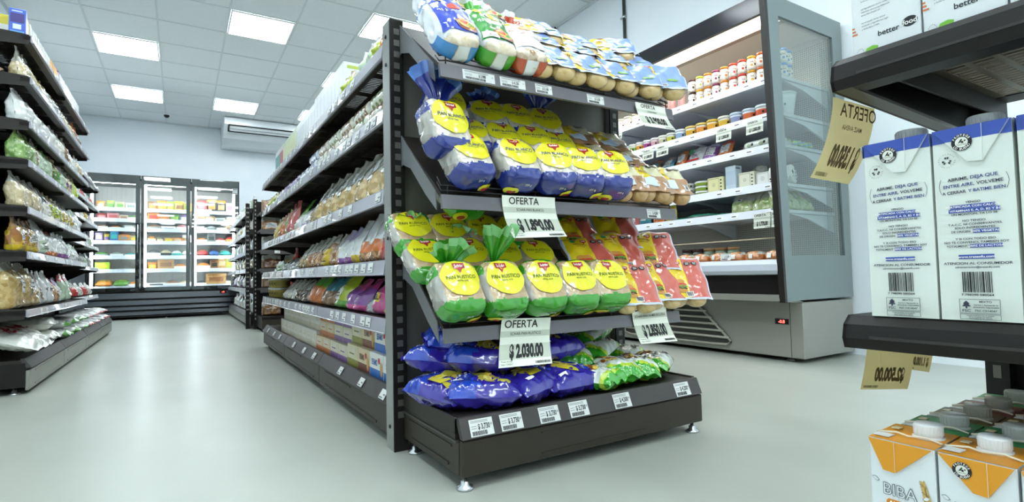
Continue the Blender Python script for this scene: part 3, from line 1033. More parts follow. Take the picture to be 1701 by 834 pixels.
GP = [(2.50, .305), (2.42, .30), (2.17, .075), (2.24, .062), (3.05, .062), (3.12, .075), (3.1, .30), (3.05, .305)]
gr.prism([(y - RY0, z) for y, z in GP], -.004, -.001, pegboard('mesh_dark', 0x1D1C19, 0x8A877C, .011, (1, 2)), axis='x')
go = gr.build('ventilation_grille', RF)
BARM = plain(0xA8A598, .35, .2)
lv_ = MB()
lv_.tube([(-.01, y - RY0, z) for y, z in [(2.45, .305), (2.40, .29), (2.17, .085), (2.20, .062), (2.3, .058), (3.05, .058), (3.11, .075), (3.11, .29), (3.05, .305), (2.45, .305)]], .008, BARM)
for z in (.105, .145, .185, .225, .265):
    yr = 2.15 + (z - .075) * 1.05
    lv_.tube([(-.013, yr - RY0, z), (-.013, 3.13 - RY0, z)], .0075, BARM)
lv_.build('louvre_bars', go)
ds = MB().box(p_(2.926, RY0 + .055 + .03, .212), p_(2.93, RY0 + .135 + .03, .243), BLACK)
ds.text('-0.8', .0175, lambda x, y: p_(2.9252, RY0 + .125 - x, .219 + y), emis(0xFF2A20, 5), bold=.015)
ds.build('temperature_display', RF)
for y in (RY0 + .12, RY0 + 1.2, RY0 + 2.4):
    link('foot', FOOT, RF, p_(2.99, y, 0))
MB().tube([p_(2.80, RY0 + .03, .70), p_(2.80, RY1 - .03, .70)], .003, plain(0xC9B99B, .3)).build('retaining_wire', RF)
# ================================================================ bread and buns on the end display
def spow(v, p):
    return math.copysign(abs(v) ** p, v)
class Loaf:
    """rounded, film-wrapped loaf: x across, y along (low end at -b), z up from its underside"""
    def __init__(s, a, b, c, n=4.0, seed=0, amp=.003, freq=26.0, sag=.0):
        s.a, s.b, s.c, s.n, s.seed, s.amp, s.freq, s.sag = a, b, c, n, seed, amp, freq, sag
    def disp(s, p):
        q = Vector((p[0] * s.freq + s.seed * 7.3, p[1] * s.freq, p[2] * s.freq))
        return s.amp * (noise.noise(q) + .6 * (1 - 2 * abs(noise.noise(q * 1.7))))
    def wob(s, x, y, z, extra=0.0):
        p = Vector((x, y, z - s.c))
        nrm = Vector((spow(x / s.a, s.n - 1) / s.a, spow(y / s.b, s.n - 1) / s.b, spow((z - s.c) / s.c, s.n - 1) / s.c)).normalized()
        q = p + nrm * (s.disp(p) + extra)
        q.z += s.c - s.sag * abs(x / s.a) ** 2
        q.z = max(q.z, .0005)
        return q
    def body(s, zone, div=14):
        m = MB()
        for ax in range(3):
            for sg_ in (-1, 1):
                def fn(u, v, ax=ax, sg_=sg_):
                    d = [0, 0, 0]
                    d[ax] = sg_
                    d[(ax + 1) % 3] = (2 * u - 1) * sg_
                    d[(ax + 2) % 3] = 2 * v - 1
                    k = sum(abs(q) ** s.n for q in d) ** (1 / s.n)
                    return s.wob(d[0] / k * s.a, d[1] / k * s.b, s.c + d[2] / k * s.c)
                def mt(u, v, fn=fn):
                    return zone(fn(u, v))
                m.grid(fn, div, div, mt)
        return m
    def top(s, extra=.002):
        def f(x, y):
            k = max(0.02, 1 - abs(x / s.a) ** s.n - abs(y / s.b) ** s.n) ** (1 / s.n)
            return s.wob(x, y, s.c + s.c * k, extra)
        return f
    def end(s, extra=.002):
        def f(x, z):
            k = max(0.02, 1 - abs(x / s.a) ** s.n - abs((z - s.c) / s.c) ** s.n) ** (1 / s.n)
            return s.wob(x, -s.b * k, z, extra)
        return f
    def band(s, m, mat, f0, f1, x0=-.97, x1=.97, extra=.0018, nu=14, nv=10, wave=0.0):
        """strip around the low end, from angle f0 (underside) to f1 (on the top face)"""
        def fn(u, v):
            x = s.a * (x0 + (x1 - x0) * u)
            k = max(.0, 1 - abs(x / s.a) ** s.n) ** (1 / s.n)
            f = R(f0 + (f1 + wave * math.sin(u * 9 + s.seed) - f0) * v)
            return s.wob(x, -s.b * k * spow(math.cos(f), 2 / s.n), s.c + s.c * k * spow(math.sin(f), 2 / s.n), extra)
        m.grid(fn, nu, nv, mat)
def tail_mesh(length, spread, mat, mat2, seed, pleat=.006, bend=0.0):
    """gathered end of a bag, pleated and fanned out; starts at the origin, opens along +y"""
    m = MB()
    def fn(u, v):
        a = (u - .5) * 2 * spread
        r_ = .010 + v * length * (1 + .18 * noise.noise(Vector((u * 4, seed, 0))))
        return (math.sin(a) * r_ * .85 + .004 * math.sin(u * 40) * v, math.cos(a) * r_ - .01,
                pleat * math.sin(u * 27 + seed) * (.4 + v) + bend * v * v + .02 * v * noise.noise(Vector((u * 3 + seed, v * 2, 5))))
    m.grid(fn, 34, 8, lambda u, v: mat2 if v > .78 else mat)
    return m.mesh('gathered_end')
def slope(z, x, s_, lift=0.0, tilt=37.0, yaw=0.0, roll=0.0):
    t = SLOPE
    return (Matrix.Translation((x, LY + s_ * math.cos(t) - lift * math.sin(t), z + s_ * math.sin(t) + lift * math.cos(t)))
            @ Matrix.Rotation(R(tilt), 4, 'X') @ Matrix.Rotation(R(yaw), 4, 'Z') @ Matrix.Rotation(R(roll), 4, 'Y'))
def lean(z, x, s_, b, lift=0.0, tilt=58.0, yaw=0.0, roll=0.0):
    """standing on its low end at distance s_ up the slope, leaning back by tilt"""
    t = SLOPE
    return (Matrix.Translation((x, LY + s_ * math.cos(t) - lift * math.sin(t), z + s_ * math.sin(t) + lift * math.cos(t)))
            @ Matrix.Rotation(R(yaw), 4, 'Z') @ Matrix.Rotation(R(tilt), 4, 'X') @ Matrix.Rotation(R(roll), 4, 'Y') @ Matrix.Translation((0, b, 0)))
def ellipse(cx, cy, rx, ry, n=28, wig=0.0, seed=0):
    return [(cx + rx * math.cos(2 * math.pi * k / n) * (1 + wig * math.sin(5 * 2 * math.pi * k / n + seed)), cy + ry * math.sin(2 * math.pi * k / n) * (1 + wig * math.sin(4 * 2 * math.pi * k / n + seed * 2))) for k in range(n)]
def rect(x0, y0, x1, y1, n=4):
    p = []
    for (ax, ay), (bx, by) in (((x0, y0), (x1, y0)), ((x1, y0), (x1, y1)), ((x1, y1), (x0, y1)), ((x0, y1), (x0, y0))):
        p += [(ax + (bx - ax) * k / n, ay + (by - ay) * k / n) for k in range(n)]
    return p
YEL = film(0xE6E020, .35, 20, .22)
YEL2 = film(0xF0DC28, .35, 20, .3)
GRN = film(0x3A9A22, .22, 14, .6)
GRN_P = film(0x7FC27E, .2, 14, .5)
BLU = film(0x26368A, .22, 14, .6)
BLU_P = film(0x5C84CC, .22, 14, .5)
REDP = film(0xB01C2C, .35, 20, .2)
BREAD_R = film(0xB2966E, .3, 12, .7, 0xCDB592, 70)
BREAD_W = film(0xC2B9A6, .3, 12, .7, 0xE0D9CB, 50)
CLEAR = film(0x96928A, .15, 10, .9, 0xC4C2B8, 18)
LETTER_G = plain(0x3E5A1C, .5)
LETTER_B = plain(0x20306E, .5)
LETTER_W = plain(0xF5F3EE, .5)
def badge(m, mp, cx, cy, w):
    """red shield badge with a white name"""
    o = [(cx - w / 2, cy + w * .32), (cx - w * .2, cy + w * .36), (cx + w * .2, cy + w * .33), (cx + w / 2, cy + w * .3), (cx + w * .48, cy - w * .12), (cx + w * .18, cy - w * .2),
         (cx, cy - w * .55), (cx - w * .2, cy - w * .2), (cx - w * .48, cy - w * .14)]
    m.patch(o, lambda x, y: mp(x, y) , REDP, 2)
LOAVES = {}
def pack_loaf(kind, seed):
    """meshes of one wrapped loaf: [(part, mesh, sub-parts)]"""
    k = (kind, seed)
    if k in LOAVES:
        return LOAVES[k]
    if kind == 'rustic':
        L = Loaf(.066, .080, .042, 4.2, seed, .0036, 30)
        film_c, crumb, word2 = GRN, BREAD_R, 'RUSTICO'
    else:
        L = Loaf(.064, .080, .044, 4.0, seed, .0042, 28)
        film_c, crumb, word2 = BLU, BREAD_W, 'BLANCO'
    def zone(p):
        if p.y < -L.b * .62 + .006 * noise.noise(Vector((p.x * 60, p.z * 60, seed))):
            return film_c
        if abs(p.x) > L.a * .86 or p.y > L.b * .85:
            return CLEAR if p.y < L.b * .4 else film_c
        return crumb
    body = L.body(zone, 24)
    L.band(body, film_c, -70, 22, wave=3)
    ef = L.end(.0042)
    body.patch(ellipse(-L.a * .45 if seed % 2 else L.a * .55, L.c * .55, .021, .016), ef, YEL, 3)
    body.patch(ellipse(-L.a * .45 if seed % 2 else L.a * .55, L.c * .5, .013, .007, 12), L.end(.005), REDP, 2)
    body.text('350 g' if kind == 'rustic' else '250 g', .007, L.end(.0045), LETTER_W, (L.a * .15, L.c * 1.15))
    tp = L.top(.0028)
    lab = MB()
    lab.patch(ellipse(0, .014, .056, .054, 36, .03, seed), tp, YEL, 6)
    tp2 = L.top(.0036)
    badge(lab, tp2, (-.006 if seed % 2 else .004), .047, .036)
    tp3 = L.top(.0042)
    lab.text('Sch\u00e4r', .0085, tp3, LETTER_W, ((-.006 if seed % 2 else .004), .046), bold=.02)
    lt = LETTER_G if kind == 'rustic' else LETTER_B
    lab.text('PAN ' + word2, .0105, tp3, lt, (0, .010), sx=.92, bold=.012)
    lab.text('gluten free', .0045, tp3, lt, (0, .001), sx=1.0)
    out = [('wrapper', body.mesh('wrapper'), []), ('label', lab.mesh('label'), [])]
    LOAVES[k] = out
    return out
RND = random.Random(11)
SHN = {'low': 'third sloping shelf', 'mid': 'second sloping shelf', 'top': 'top sloping shelf'}
def put_loaf(kind, seed, M, label, tail=None, group=None):
    r = place(pack_loaf(kind, seed), 'bread_pack', label, 'bread', None, M=M, group=group)
    if tail:
        ln, sp, bend, ang = tail
        fc, f2 = (GRN, GRN_P) if kind == 'rustic' else (BLU, BLU_P)
        t = link('gathered_end', tail_mesh(ln, R(sp), fc, f2, seed), r)
        t.matrix_local = Matrix.Translation((0, .078, .045)) @ Matrix.Rotation(R(ang), 4, 'X')
    return r
GR3, GR2 = 'green-banded bread packs on the third shelf', 'blue-banded bread packs on the second shelf'
def row(kind, z, xs, s_, lift, tilt, labels, group, tails=None, yaws=None, flat=1.0):
    for k, x in enumerate(xs):
        q = put_loaf(kind, (k * 3 + int(s_ * 40)) % 7, lean(z, x, s_, .08, lift, tilt + (k * 37 % 5) - 2, (yaws[k] if yaws else (k * 53 % 9) - 4), (k * 29 % 7) - 3),
                 labels[k], tails.get(k) if tails else None, group)
        q.scale = (1, 1, flat)
zl, zm, zt = EL[0][0], EL[1][0], EL[2][0]
G_ = 'green and yellow bread pack, '
row('rustic', zl, [.628, .762, .894, 1.022, 1.143], .006, .010, 60,
    [G_ + ORD[k] + ' from the tall slotted post in the front row' for k in range(5)], GR3, {0: (.09, 55, .02, 70), 1: (.13, 32, .0, 62)}, [7, 2, 0, -4, -6])
row('rustic', zl, [.615, .745, .87, .995], .17, .012, 47,
    [G_ + ORD[k] + ' from the post in the middle row' for k in range(4)], GR3, {1: (.07, 60, .02, 60)}, [6, -3, 4, -2], .65)
row('rustic', zl, [.60, .715, .835, .95], .285, .02, 50,
    [G_ + ORD[k] + ' from the post in the back row' for k in range(4)], GR3, {0: (.07, 70, .01, 120)}, [4, 0, 3, -3], .75)
put_loaf('rustic', 5, lean(zl, .735, .30, .08, .15, 40, 5), 'green bread pack lying highest on the pile, just under the shelf above', None, GR3)
B_ = 'blue and yellow bread pack, '
row('white', zm, [.668, .818, .945, 1.06, 1.172], .006, .010, 56,
    [B_ + ORD[k] + ' from the tall slotted post in the front row' for k in range(5)], GR2, None, [9, 3, -9, -12, -12])
row('white', zm, [.745, .865, .975, 1.08], .17, .022, 50,
    [B_ + ORD[k] + ' from the post in the middle row' for k in range(4)], GR2, None, [-6, 2, -8, -4], .75)
row('white', zm, [.85, .96, 1.07], .285, .045, 56,
    [B_ + ORD[k] + ' from the post in the back row' for k in range(3)], GR2, {0: (.08, 50, .02, 75), 2: (.11, 45, .02, 65)}, [-6, 0, -4], .75)
put_loaf('white', 2, lean(zm, .607, .09, .08, .05, 68, 10), 'upright blue bread pack with a tall fanned bag end, beside the post', (.13, 52, .02, 14), GR2)
put_loaf('white', 6, lean(zm, .675, .24, .08, .05, 58, -4), 'blue bread pack with a dark bunched end, behind the upright one', (.11, 50, .02, 60), GR2)
# ---------------------------------------------------------------- bun packs
BUNM = film(0xC9A86A, .3, 14, .5, 0xD9BD86, 40)
BUN_B = film(0xB8905A, .3, 14, .5, 0xCBA56E, 40)
def bun_mesh(seed, mat):
    L = Loaf(.039, .039, .027, 2.6, seed, .0012, 30)
    return L.body(lambda p: mat, 7).mesh('bun')
BUNS = [bun_mesh(k, BUNM) for k in range(3)]
BUNB = [bun_mesh(k + 5, BUN_B) for k in range(3)]
def cover(w, l, seed, mat, h=.056, over=.02, drop=.5):
    """film draped over a 2 x 2 block of buns; returns surface function"""
    def f(x, y, e=0.0):
        hx, hy = w / 2 - .006, l / 2 - .006
        dx, dy = max(0, abs(x) - hx * .82), max(0, abs(y) - hy * .82)
        z = h + .004 * math.cos(x / w * 11) * math.cos(y / l * 11) - 22 * (dx * dx + dy * dy) * drop
        q = Vector((x * 26 + seed * 5.1, y * 26, seed))
        z += .0022 * (1 - 2 * abs(noise.noise(q))) + .0014 * noise.noise(q * 2.3)
        return (x, y, max(z, .012 + .006 * noise.noise(q)) + e)
    return f
SAL = film(0xC95F50, .32, 12, .45)
LBLUE = film(0x7C98D4, .4, 10, .25, coat=.3)
PALE = film(0xC3CFDD, .4, 10, .25, coat=.3)
YELH = film(0xE2C61C, .4, 12, .25, coat=.5)
BROWNP = film(0xA9805A, .35, 14, .6)
CREAMP = film(0xD5CFA8, .35, 14, .5)
OCT = plain(0x141414, .5)
def octagon(m, f, cx, cy, r_):
    m.patch([(cx + r_ * 1.25 * math.cos(math.pi / 8 + k * math.pi / 4), cy + r_ * math.sin(math.pi / 8 + k * math.pi / 4)) for k in range(8)], lambda x, y: f(x, y, .002), OCT, 1)
    for k in (-1, 1):
        m.patch(rect(cx - r_ * .6, cy + k * r_ * .28 - r_ * .09, cx + r_ * .6, cy + k * r_ * .28 + r_ * .09, 1), lambda x, y: f(x, y, .0026), LETTER_W, 1)
def barcode(m, f, x0, y0, w, h, n=14, back=True):
    if back:
        m.patch(rect(x0 - .002, y0 - .003, x0 + w + .002, y0 + h + .002, 2), lambda x, y: f(x, y, .0016), LETTER_W, 2)
    rr = random.Random(n)
    x = x0
    while x < x0 + w - .0008:
        b = rr.choice((.0006, .001, .0015))
        m.add([f(x, y0, .0024), f(min(x + b, x0 + w), y0, .0024), f(min(x + b, x0 + w), y0 + h, .0024), f(x, y0 + h, .0024)], [(0, 1, 2, 3)], INK)
        x += b + rr.choice((.0006, .001))
BP = {}
def bun_pack(kind, seed):
    k = (kind, seed)
    if k in BP:
        return BP[k]
    w, l = {'burger': (.138, .165), 'blue': (.150, .160), 'brown': (.115, .150)}[kind]
    f = cover(w, l, seed, None, .058 if kind != 'blue' else .056)
    ov = .016 if kind != 'brown' else .006
    m = MB()
    if kind == 'burger':
        cols = lambda u, v: PALE if (u < .03 or u > .97 or v < .02 or v > .98) else (YELH if u < .52 else SAL)
    elif kind == 'blue':
        cols = lambda u, v: PALE if (u < .04 or u > .96 or v < .03 or v > .97) else (YELH if .08 < u < .42 and v < .86 else LBLUE)
    else:
        cols = lambda u, v: (YELH if u < .46 and v > .35 else (CREAMP if v > .55 else BROWNP))
    def fn(u, v):
        x, y = (u - .5) * (w + 2 * ov), -l / 2 + .004 + v * (l + ov - .004)
        p = f(x, y)
        return p
    m.grid(fn, 26, 26, cols)
    FT = lambda e=.003: (lambda x, y: f(x, y, e))
    if kind == 'burger':
        badge(m, lambda x, y: f(x, y, .002), -.012, .066, .022)
        m.text('Sch\u00e4r', .005, FT(), LETTER_W, (-.012, .0655), bold=.02)
        m.patch(ellipse(-.052, .066, .010, .008, 12), lambda x, y: f(x, y, .002), plain(0x2E8F4A, .5), 1)
        m.text('Hamburguesa', .008, FT(), plain(0x9A3A1E, .5), (-.030, .046), sx=.8)
        m.text('gluten free', .004, FT(), plain(0x9A3A1E, .5), (-.030, .037))
        for cx, cy, rx, ry, c in ((-.034, -.012, .028, .015, 0xC78A3A), (-.030, -.022, .03, .008, 0xC8372A), (-.030, -.028, .031, .007, 0x5C9A2E), (-.028, -.036, .028, .008, 0x3A2418), (-.026, -.045, .027, .009, 0xC08A44)):
            m.patch(ellipse(cx, cy, rx, ry, 18, .05, cx * 99), lambda x, y, e=.0016 - cy * .01: f(x, y, e), plain(c, .45), 2)
        octagon(m, f, .024, .064, .0095)
        octagon(m, f, .050, .064, .0095)
        barcode(m, f, -.008, -.066, .022, .016)
    elif kind == 'blue':
        m.patch(ellipse(-.035, -.02, .024, .016, 16), lambda x, y: f(x, y, .002), plain(0xB5814A, .45), 2)
        m.patch(ellipse(-.03, -.028, .02, .010, 16), lambda x, y: f(x, y, .0026), plain(0xE7DDC4, .45), 2)
        m.text('Panini', .012, FT(), plain(0x8A4A1E, .5), (-.035, .02), sx=.8)
        m.patch(ellipse(.035, -.03, .02, .012, 16, .2), lambda x, y: f(x, y, .002), plain(0x77A33C, .45), 2)
        badge(m, lambda x, y: f(x, y, .002), -.035, .058, .022)
        m.text('Sch\u00e4r', .005, FT(), LETTER_W, (-.035, .0575), bold=.02)
        barcode(m, f, -.012, -.062, .02, .014)
    else:
        badge(m, lambda x, y: f(x, y, .002), -.030, .055, .024)
        m.text('Sch\u00e4r', .0055, FT(), LETTER_W, (-.030, .0545), bold=.02)
        octagon(m, f, .018, .062, .010)
        octagon(m, f, .042, .062, .010)
        m.patch(rect(-.045, -.045, .012, -.002, 3), lambda x, y: f(x, y, .002), plain(0xC7D6EC, .35), 2)
        barcode(m, f, .034, -.055, .014, .026)
        m.text('Panini', .009, FT(), plain(0x6A4A1E, .5), (-.022, .024), sx=.9)
    BP[k] = m.mesh('printed_film')
    return BP[k]
def put_buns(kind, seed, M, label, group):
    r = thing('bun_pack', label, 'bread buns', M=M, group=group)
    w, l = {'burger': (.138, .165), 'blue': (.150, .160), 'brown': (.115, .150)}[kind]
    for i in (-1, 1):
        for j in (-1, 1):
            b = link('bun', (BUNB if kind == 'brown' else BUNS)[(seed + i + 2 * j) % 3], r, (i * w * .26, j * l * .26, .001))
            b.scale = (w * .27 / .039, l * .275 / .039, 1)
    link('printed_film', bun_pack(kind, seed), r)
BG3 = 'red and yellow burger bun packs on the third shelf'
for k, (x, s_, lf_, tl, yw, lab) in enumerate([
        (1.262, .07, .006, 44, -16, 'burger bun pack, front row, beside the last green bread pack'),
        (1.382, .075, .012, 44, -8, 'burger bun pack, middle of the front row, its red half facing out'),
        (1.492, .07, .02, 48, -24, 'burger bun pack, outer end of the front row, overhanging the shelf end'),
        (1.165, .195, .035, 38, -14, 'burger bun pack, second row, next to the green packs and partly behind them'),
        (1.30, .205, .045, 42, -10, 'burger bun pack, second row, red with a black warning seal'),
        (1.44, .20, .05, 46, -26, 'burger bun pack, outer end of the second row, tipped sideways'),
        (1.185, .32, .045, 40, -8, 'dark burger bun pack, back row, under the white price card'),
        (1.35, .315, .06, 44, -20, 'burger bun pack, outer end of the back row, topmost of the heap')]):
    put_buns('burger', k % 4, lean(zl, x, s_ - .068, .075, lf_, tl + 9, yw, 0), lab, BG3)
BB2 = 'brown bun packs on the second shelf'
for k, (x, s_, lf_, tl, yw, lab) in enumerate([
        (1.262, .075, .004, 37, -10, 'brown bun pack with pale blue sticker, front row, beside the last blue bread pack'),
        (1.364, .075, .008, 38, -10, 'brown bun pack with pale blue sticker, middle of the front row'),
        (1.462, .075, .004, 38, -18, 'brown bun pack with pale blue sticker, outer end of the front row'),
        (1.19, .20, .035, 28, -10, 'brown bun pack lying flat in the second row, next to the blue packs'),
        (1.34, .20, .035, 26, -14, 'brown bun pack lying flat at the outer end of the second row'),
        (1.205, .315, .045, 30, -6, 'brown bun pack at the back of the second shelf, standing higher'),
        (1.345, .31, .04, 30, -12, 'brown bun pack at the back outer corner of the second shelf')]):
    put_buns('brown', k % 4, lean(zm, x, s_ - .068, .075, lf_ + .004, tl + 10, yw, 0), lab, BB2)
BT = 'blue and yellow bun packs on the top shelf'
for k, (x, s_, lf_, tl, yw, lab) in enumerate([
        (.955, .085, .004, 36, -6, 'pale blue bun pack, front row, beside the seeded loaf'),
        (1.085, .085, .004, 36, -8, 'pale blue bun pack, second in the front row of bun packs'),
        (1.205, .085, .004, 36, -8, 'pale blue bun pack, third in the front row of bun packs'),
        (1.315, .085, .004, 36, -22, 'yellow and blue bun pack, fourth in the front row'),
        (1.425, .085, .012, 42, -26, 'yellow and blue bun pack, outer end of the front row, above the 3,900 card'),
        (.985, .24, .03, 30, -6, 'pale blue bun pack in the second row, behind the one beside the loaf'),
        (1.13, .235, .028, 28, -10, 'pale blue bun pack in the middle of the second row'),
        (1.275, .235, .028, 28, -14, 'pale blue bun pack near the outer end of the second row'),
        (1.40, .235, .03, 28, -20, 'pale blue bun pack at the outer end of the second row'),
        (.90, .33, .035, 34, 0, 'yellow-topped bun pack at the back, behind the seeded loaf'),
        (1.05, .34, .045, 32, -6, 'pale blue bun pack highest at the back of the top shelf'),
        (1.21, .34, .035, 30, -10, 'pale blue bun pack in the back row, with a yellow corner'),
        (1.37, .335, .045, 34, -30, 'yellow bun pack at the back outer corner of the top shelf')]):
    put_buns('blue', k % 4, lean(zt, x, s_ - .075, .08, lf_ + .006, tl + 8, yw, 0), lab, BT)
# long sliced loaves at the post end of the top shelf
def long_loaf(seed, field, edge, word, accent, crumb, label, M, dish=True):
    L = Loaf(.060, .115, .043, 3.6, seed, .006, 24)
    FC, ED, CR = film(field, .3, 14, .6), film(edge, .28, 12, .7), film(crumb, .3, 12, .6, 0xE9DCC6, 60)
    WH = film(0xE8ECEF, .25, 10, .7)
    def zone(p):
        if p.y < -L.b * .80:
            return CR
        if p.y > L.b * .55:
            return ED if noise.noise(Vector((p.x * 20, p.y * 20, seed))) > -.15 else WH
        if abs(p.x) > L.a * .85:
            return WH
        return WH
    b = L.body(zone, 24)
    tp = L.top
    b.patch(rect(-.052, -.082, .052, .075, 8), tp(.003), FC, 6)
    b.patch(ellipse(.015, .035, .02, .015, 14, .1), tp(.004), plain(accent, .4), 2)
    b.patch(ellipse(-.028, .055, .014, .009, 14, .2), tp(.004), YEL2, 2)
    if dish:
        b.patch(ellipse(.018, -.055, .034, .026, 20, .05), tp(.0042), plain(0x8A4A22, .4), 3)
        b.patch(ellipse(.018, -.053, .027, .018, 20, .1), tp(.005), plain(0xD9A43A, .4), 2)
        b.patch(ellipse(.010, -.050, .012, .007, 12), tp(.0056), plain(0xC8402A, .4), 1)
        b.patch(ellipse(.030, -.058, .009, .006, 12), tp(.0056), plain(0x5C9A2E, .4), 1)
    if word == 'LACTAL':
        b.text(word, .0085, tp(.004), plain(0x24346E, .4), (-.002, .080), sx=1.0, bold=.01)
    b.text('SIN TACC', .010, tp(.005), LETTER_W if field != 0xE9E4D8 else plain(0xC23A34, .4), (-.02, .0), sx=.9)
    if word == 'SALVA':
        b.patch(rect(-.05, -.078, -.006, -.052, 4), tp(.0045), WH, 2)
        b.text('480', .011, tp(.0062), INK, (-.024, -.073))
        b.patch([(-.012, .028), (-.004, .058), (.006, .058), (.012, .03), (.004, .03), (.002, .038), (-.004, .038), (-.005, .028)], tp(.005), YEL2, 2)
    r = place([('wrapper', b.mesh('wrapper'))], 'sliced_loaf', label, 'bread', None, M=M, group='long sliced loaves on the top shelf')
    t = link('gathered_end', tail_mesh(.07, R(60), ED, WH, seed), r)
    t.matrix_local = Matrix.Translation((0, .112, .045)) @ Matrix.Rotation(R(40), 4, 'X')
    c = MB()
    L2 = L
    for k in range(3):
        L2.band(c, film((edge, 0xE8ECEF, edge)[k], .28, 12, .6), -60, 10, -.95 + k * .63, -.35 + k * .63, .003, 6, 8)
    link('end_seal', c.mesh('end_seal'), r)
long_loaf(1, 0x2340C0, 0x3E8ED0, 'LACTAL', 0xD8452E, 0xCDB992, 'blue and clear sliced loaf on the top shelf, beside the tall slotted post', lean(zt, .640, .010, .115, .004, 52, 8, -6))
long_loaf(2, 0x3C9A3A, 0x4FAE2C, 'SALVA', 0xE8DC3A, 0xCDB992, 'green and white sliced loaf on the top shelf, between blue and red ones', lean(zt, .757, .010, .115, .004, 50, 2, 0))
long_loaf(3, 0xE9E4D8, 0xC9542E, 'ORO', 0xE58A2A, 0x9A7A52, 'red and white seeded loaf on the top shelf, next to the bun packs', lean(zt, .868, .010, .115, .004, 46, -6, 0), False)
long_loaf(5, 0x5C9A3C, 0x7CC02E, 'VITA', 0xE8DC3A, 0xCDB992, 'green-ended white loaf lying on top at the back, above the blue one', lean(zt, .665, .16, .115, .04, 40, 4, 0))
long_loaf(6, 0xE9E4D8, 0xD0562C, 'ORO', 0xC23A34, 0xB89868, 'orange and white loaf lying on top at the back, above the red one', lean(zt, .80, .16, .115, .035, 40, -2, 0))
# ---------------------------------------------------------------- pillow packs on the base tray
def pillow(w, l, t, seed, zone, decals=None, nu=34, nv=40):
    m = MB()
    def surf(sg_, e=0.0):
        def f(x, y):
            u, v = x / (w / 2), y / (l / 2)
            q = Vector((x * 24 + seed * 3.7, y * 24, seed * 1.3 + sg_))
            bul = max(0, 1 - abs(u) ** 3.4) ** .6 * max(0, 1 - min(1, abs(v) / .93) ** 4.0) ** .6
            z = sg_ * t / 2 * bul * (1 + .22 * noise.noise(q)) + (.006 * (1 - 2 * abs(noise.noise(q * 1.8))) + .003 * noise.noise(q * 4)) * min(1, bul * 2 + .25)
            pin = 1 - .16 * max(0, abs(v) - .6)
            return (x * pin, y * (1 - .03 * u * u) + .003 * noise.noise(q + Vector((9, 0, 0))), t / 2 + max(z, -t / 2) + sg_ * e + (.006 * math.sin(u * 9 + seed) if abs(v) > .93 else 0))
        return f
    for sg_ in (1, -1):
        f = surf(sg_)
        m.grid(lambda u, v: f((u - .5) * w, (v - .5) * l), nu, nv, lambda u, v: zone(2 * u - 1, 2 * v - 1, sg_))
    if decals:
        decals(m, surf)
    return m.mesh('wrapper')
PURP = film(0x2F2396, .22, 13, .75)
PURP2 = film(0x2345B8, .22, 13, .6)
PPALE = film(0x8FA8D8, .25, 13, .6)
GLEAF = film(0x3FA82C, .22, 13, .7)
GLIME = film(0xB6D23C, .25, 13, .6)
GWHITE = film(0xDCE6DC, .28, 13, .6)
def zone_purple(u, v, s_):
    if v > .93 or v < -.93:
        return PURP
    if s_ > 0 and v + .5 * noise.noise(Vector((u * 3, v * 3, 4))) > .2 and u < .35 + .3 * v:
        return PURP2
    return PURP
def dec_purple(m, surf):
    f = surf(1, .0018)
    m.patch([(-.048, -.028), (-.01, -.048), (.04, -.03), (.046, .012), (.02, .026), (-.018, .012), (-.05, .02)], f, film(0xD9CB2E, .35, 16, .3), 4)
    g = surf(1, .003)
    m.patch(ellipse(-.022, -.012, .02, .011, 16, .1), g, plain(0xE2D57A, .4), 2)
    m.patch(ellipse(.012, -.02, .018, .010, 16, .1), g, plain(0xD9B93C, .4), 2)
    m.text('Ser', .024, surf(1, .003), plain(0xE6E4F0, .4), (-.006, .055), sx=1.0, bold=.02, rot=R(8))
    m.text('SIN TACC', .008, surf(1, .003), plain(0xE6E4F0, .4), (.018, .04), sx=.9)
    m.patch(rect(.045, -.07, .056, -.04, 2), g, LETTER_W, 1)
    h = surf(1, .002)
    m.patch([(-.06, -.068), (-.04, -.075), (-.035, -.04), (-.05, -.035)], h, film(0xC9BD2E, .35, 16, .3), 2)
def zone_green(u, v, s_):
    r_ = math.hypot(u, v * .8)
    if abs(v) > .75:
        return GLEAF
    if abs(v) > .58:
        return GLIME if noise.noise(Vector((u * 3, v * 3, 2))) > -.2 else GLEAF
    return GWHITE if s_ > 0 else GLEAF
def dec_green(m, surf):
    f = surf(1, .002)
    for cx, cy, a in ((-.03, .03, 0), (-.012, .008, 1), (-.036, -.012, 2)):
        m.patch(ellipse(cx, cy, .017, .012, 14, .1, a), f, plain(0x8A4A22, .4), 2)
        m.patch(ellipse(cx + .008, cy - .008, .013, .007, 14, .1, a), surf(1, .003), plain(0xE0C24A, .4), 2)
    m.text('Galletas', .010, surf(1, .003), plain(0x2C3A2A, .4), (.020, -.012), sx=.9, rot=R(90))
    o = surf(1, .003)
    for cy in (.035, .060):
        m.patch([(.040 + .012 * math.cos(math.pi / 8 + k * math.pi / 4), cy + .010 * math.sin(math.pi / 8 + k * math.pi / 4)) for k in range(8)], o, OCT, 1)
        m.patch(ellipse(.040, cy, .006, .002, 8), surf(1, .0038), LETTER_W, 1)
    barcode_f = surf(1, 0)
    m.text('sin gluten', .006, surf(1, .003), plain(0x2C6A2A, .4), (-.02, .055))
PPK = [pillow(.158, .215, .078, s_, zone_purple, dec_purple) for s_ in (1, 4, 7, 9)]
GPK = [pillow(.14, .185, .066, s_, zone_green, dec_green) for s_ in (2, 5, 8)]
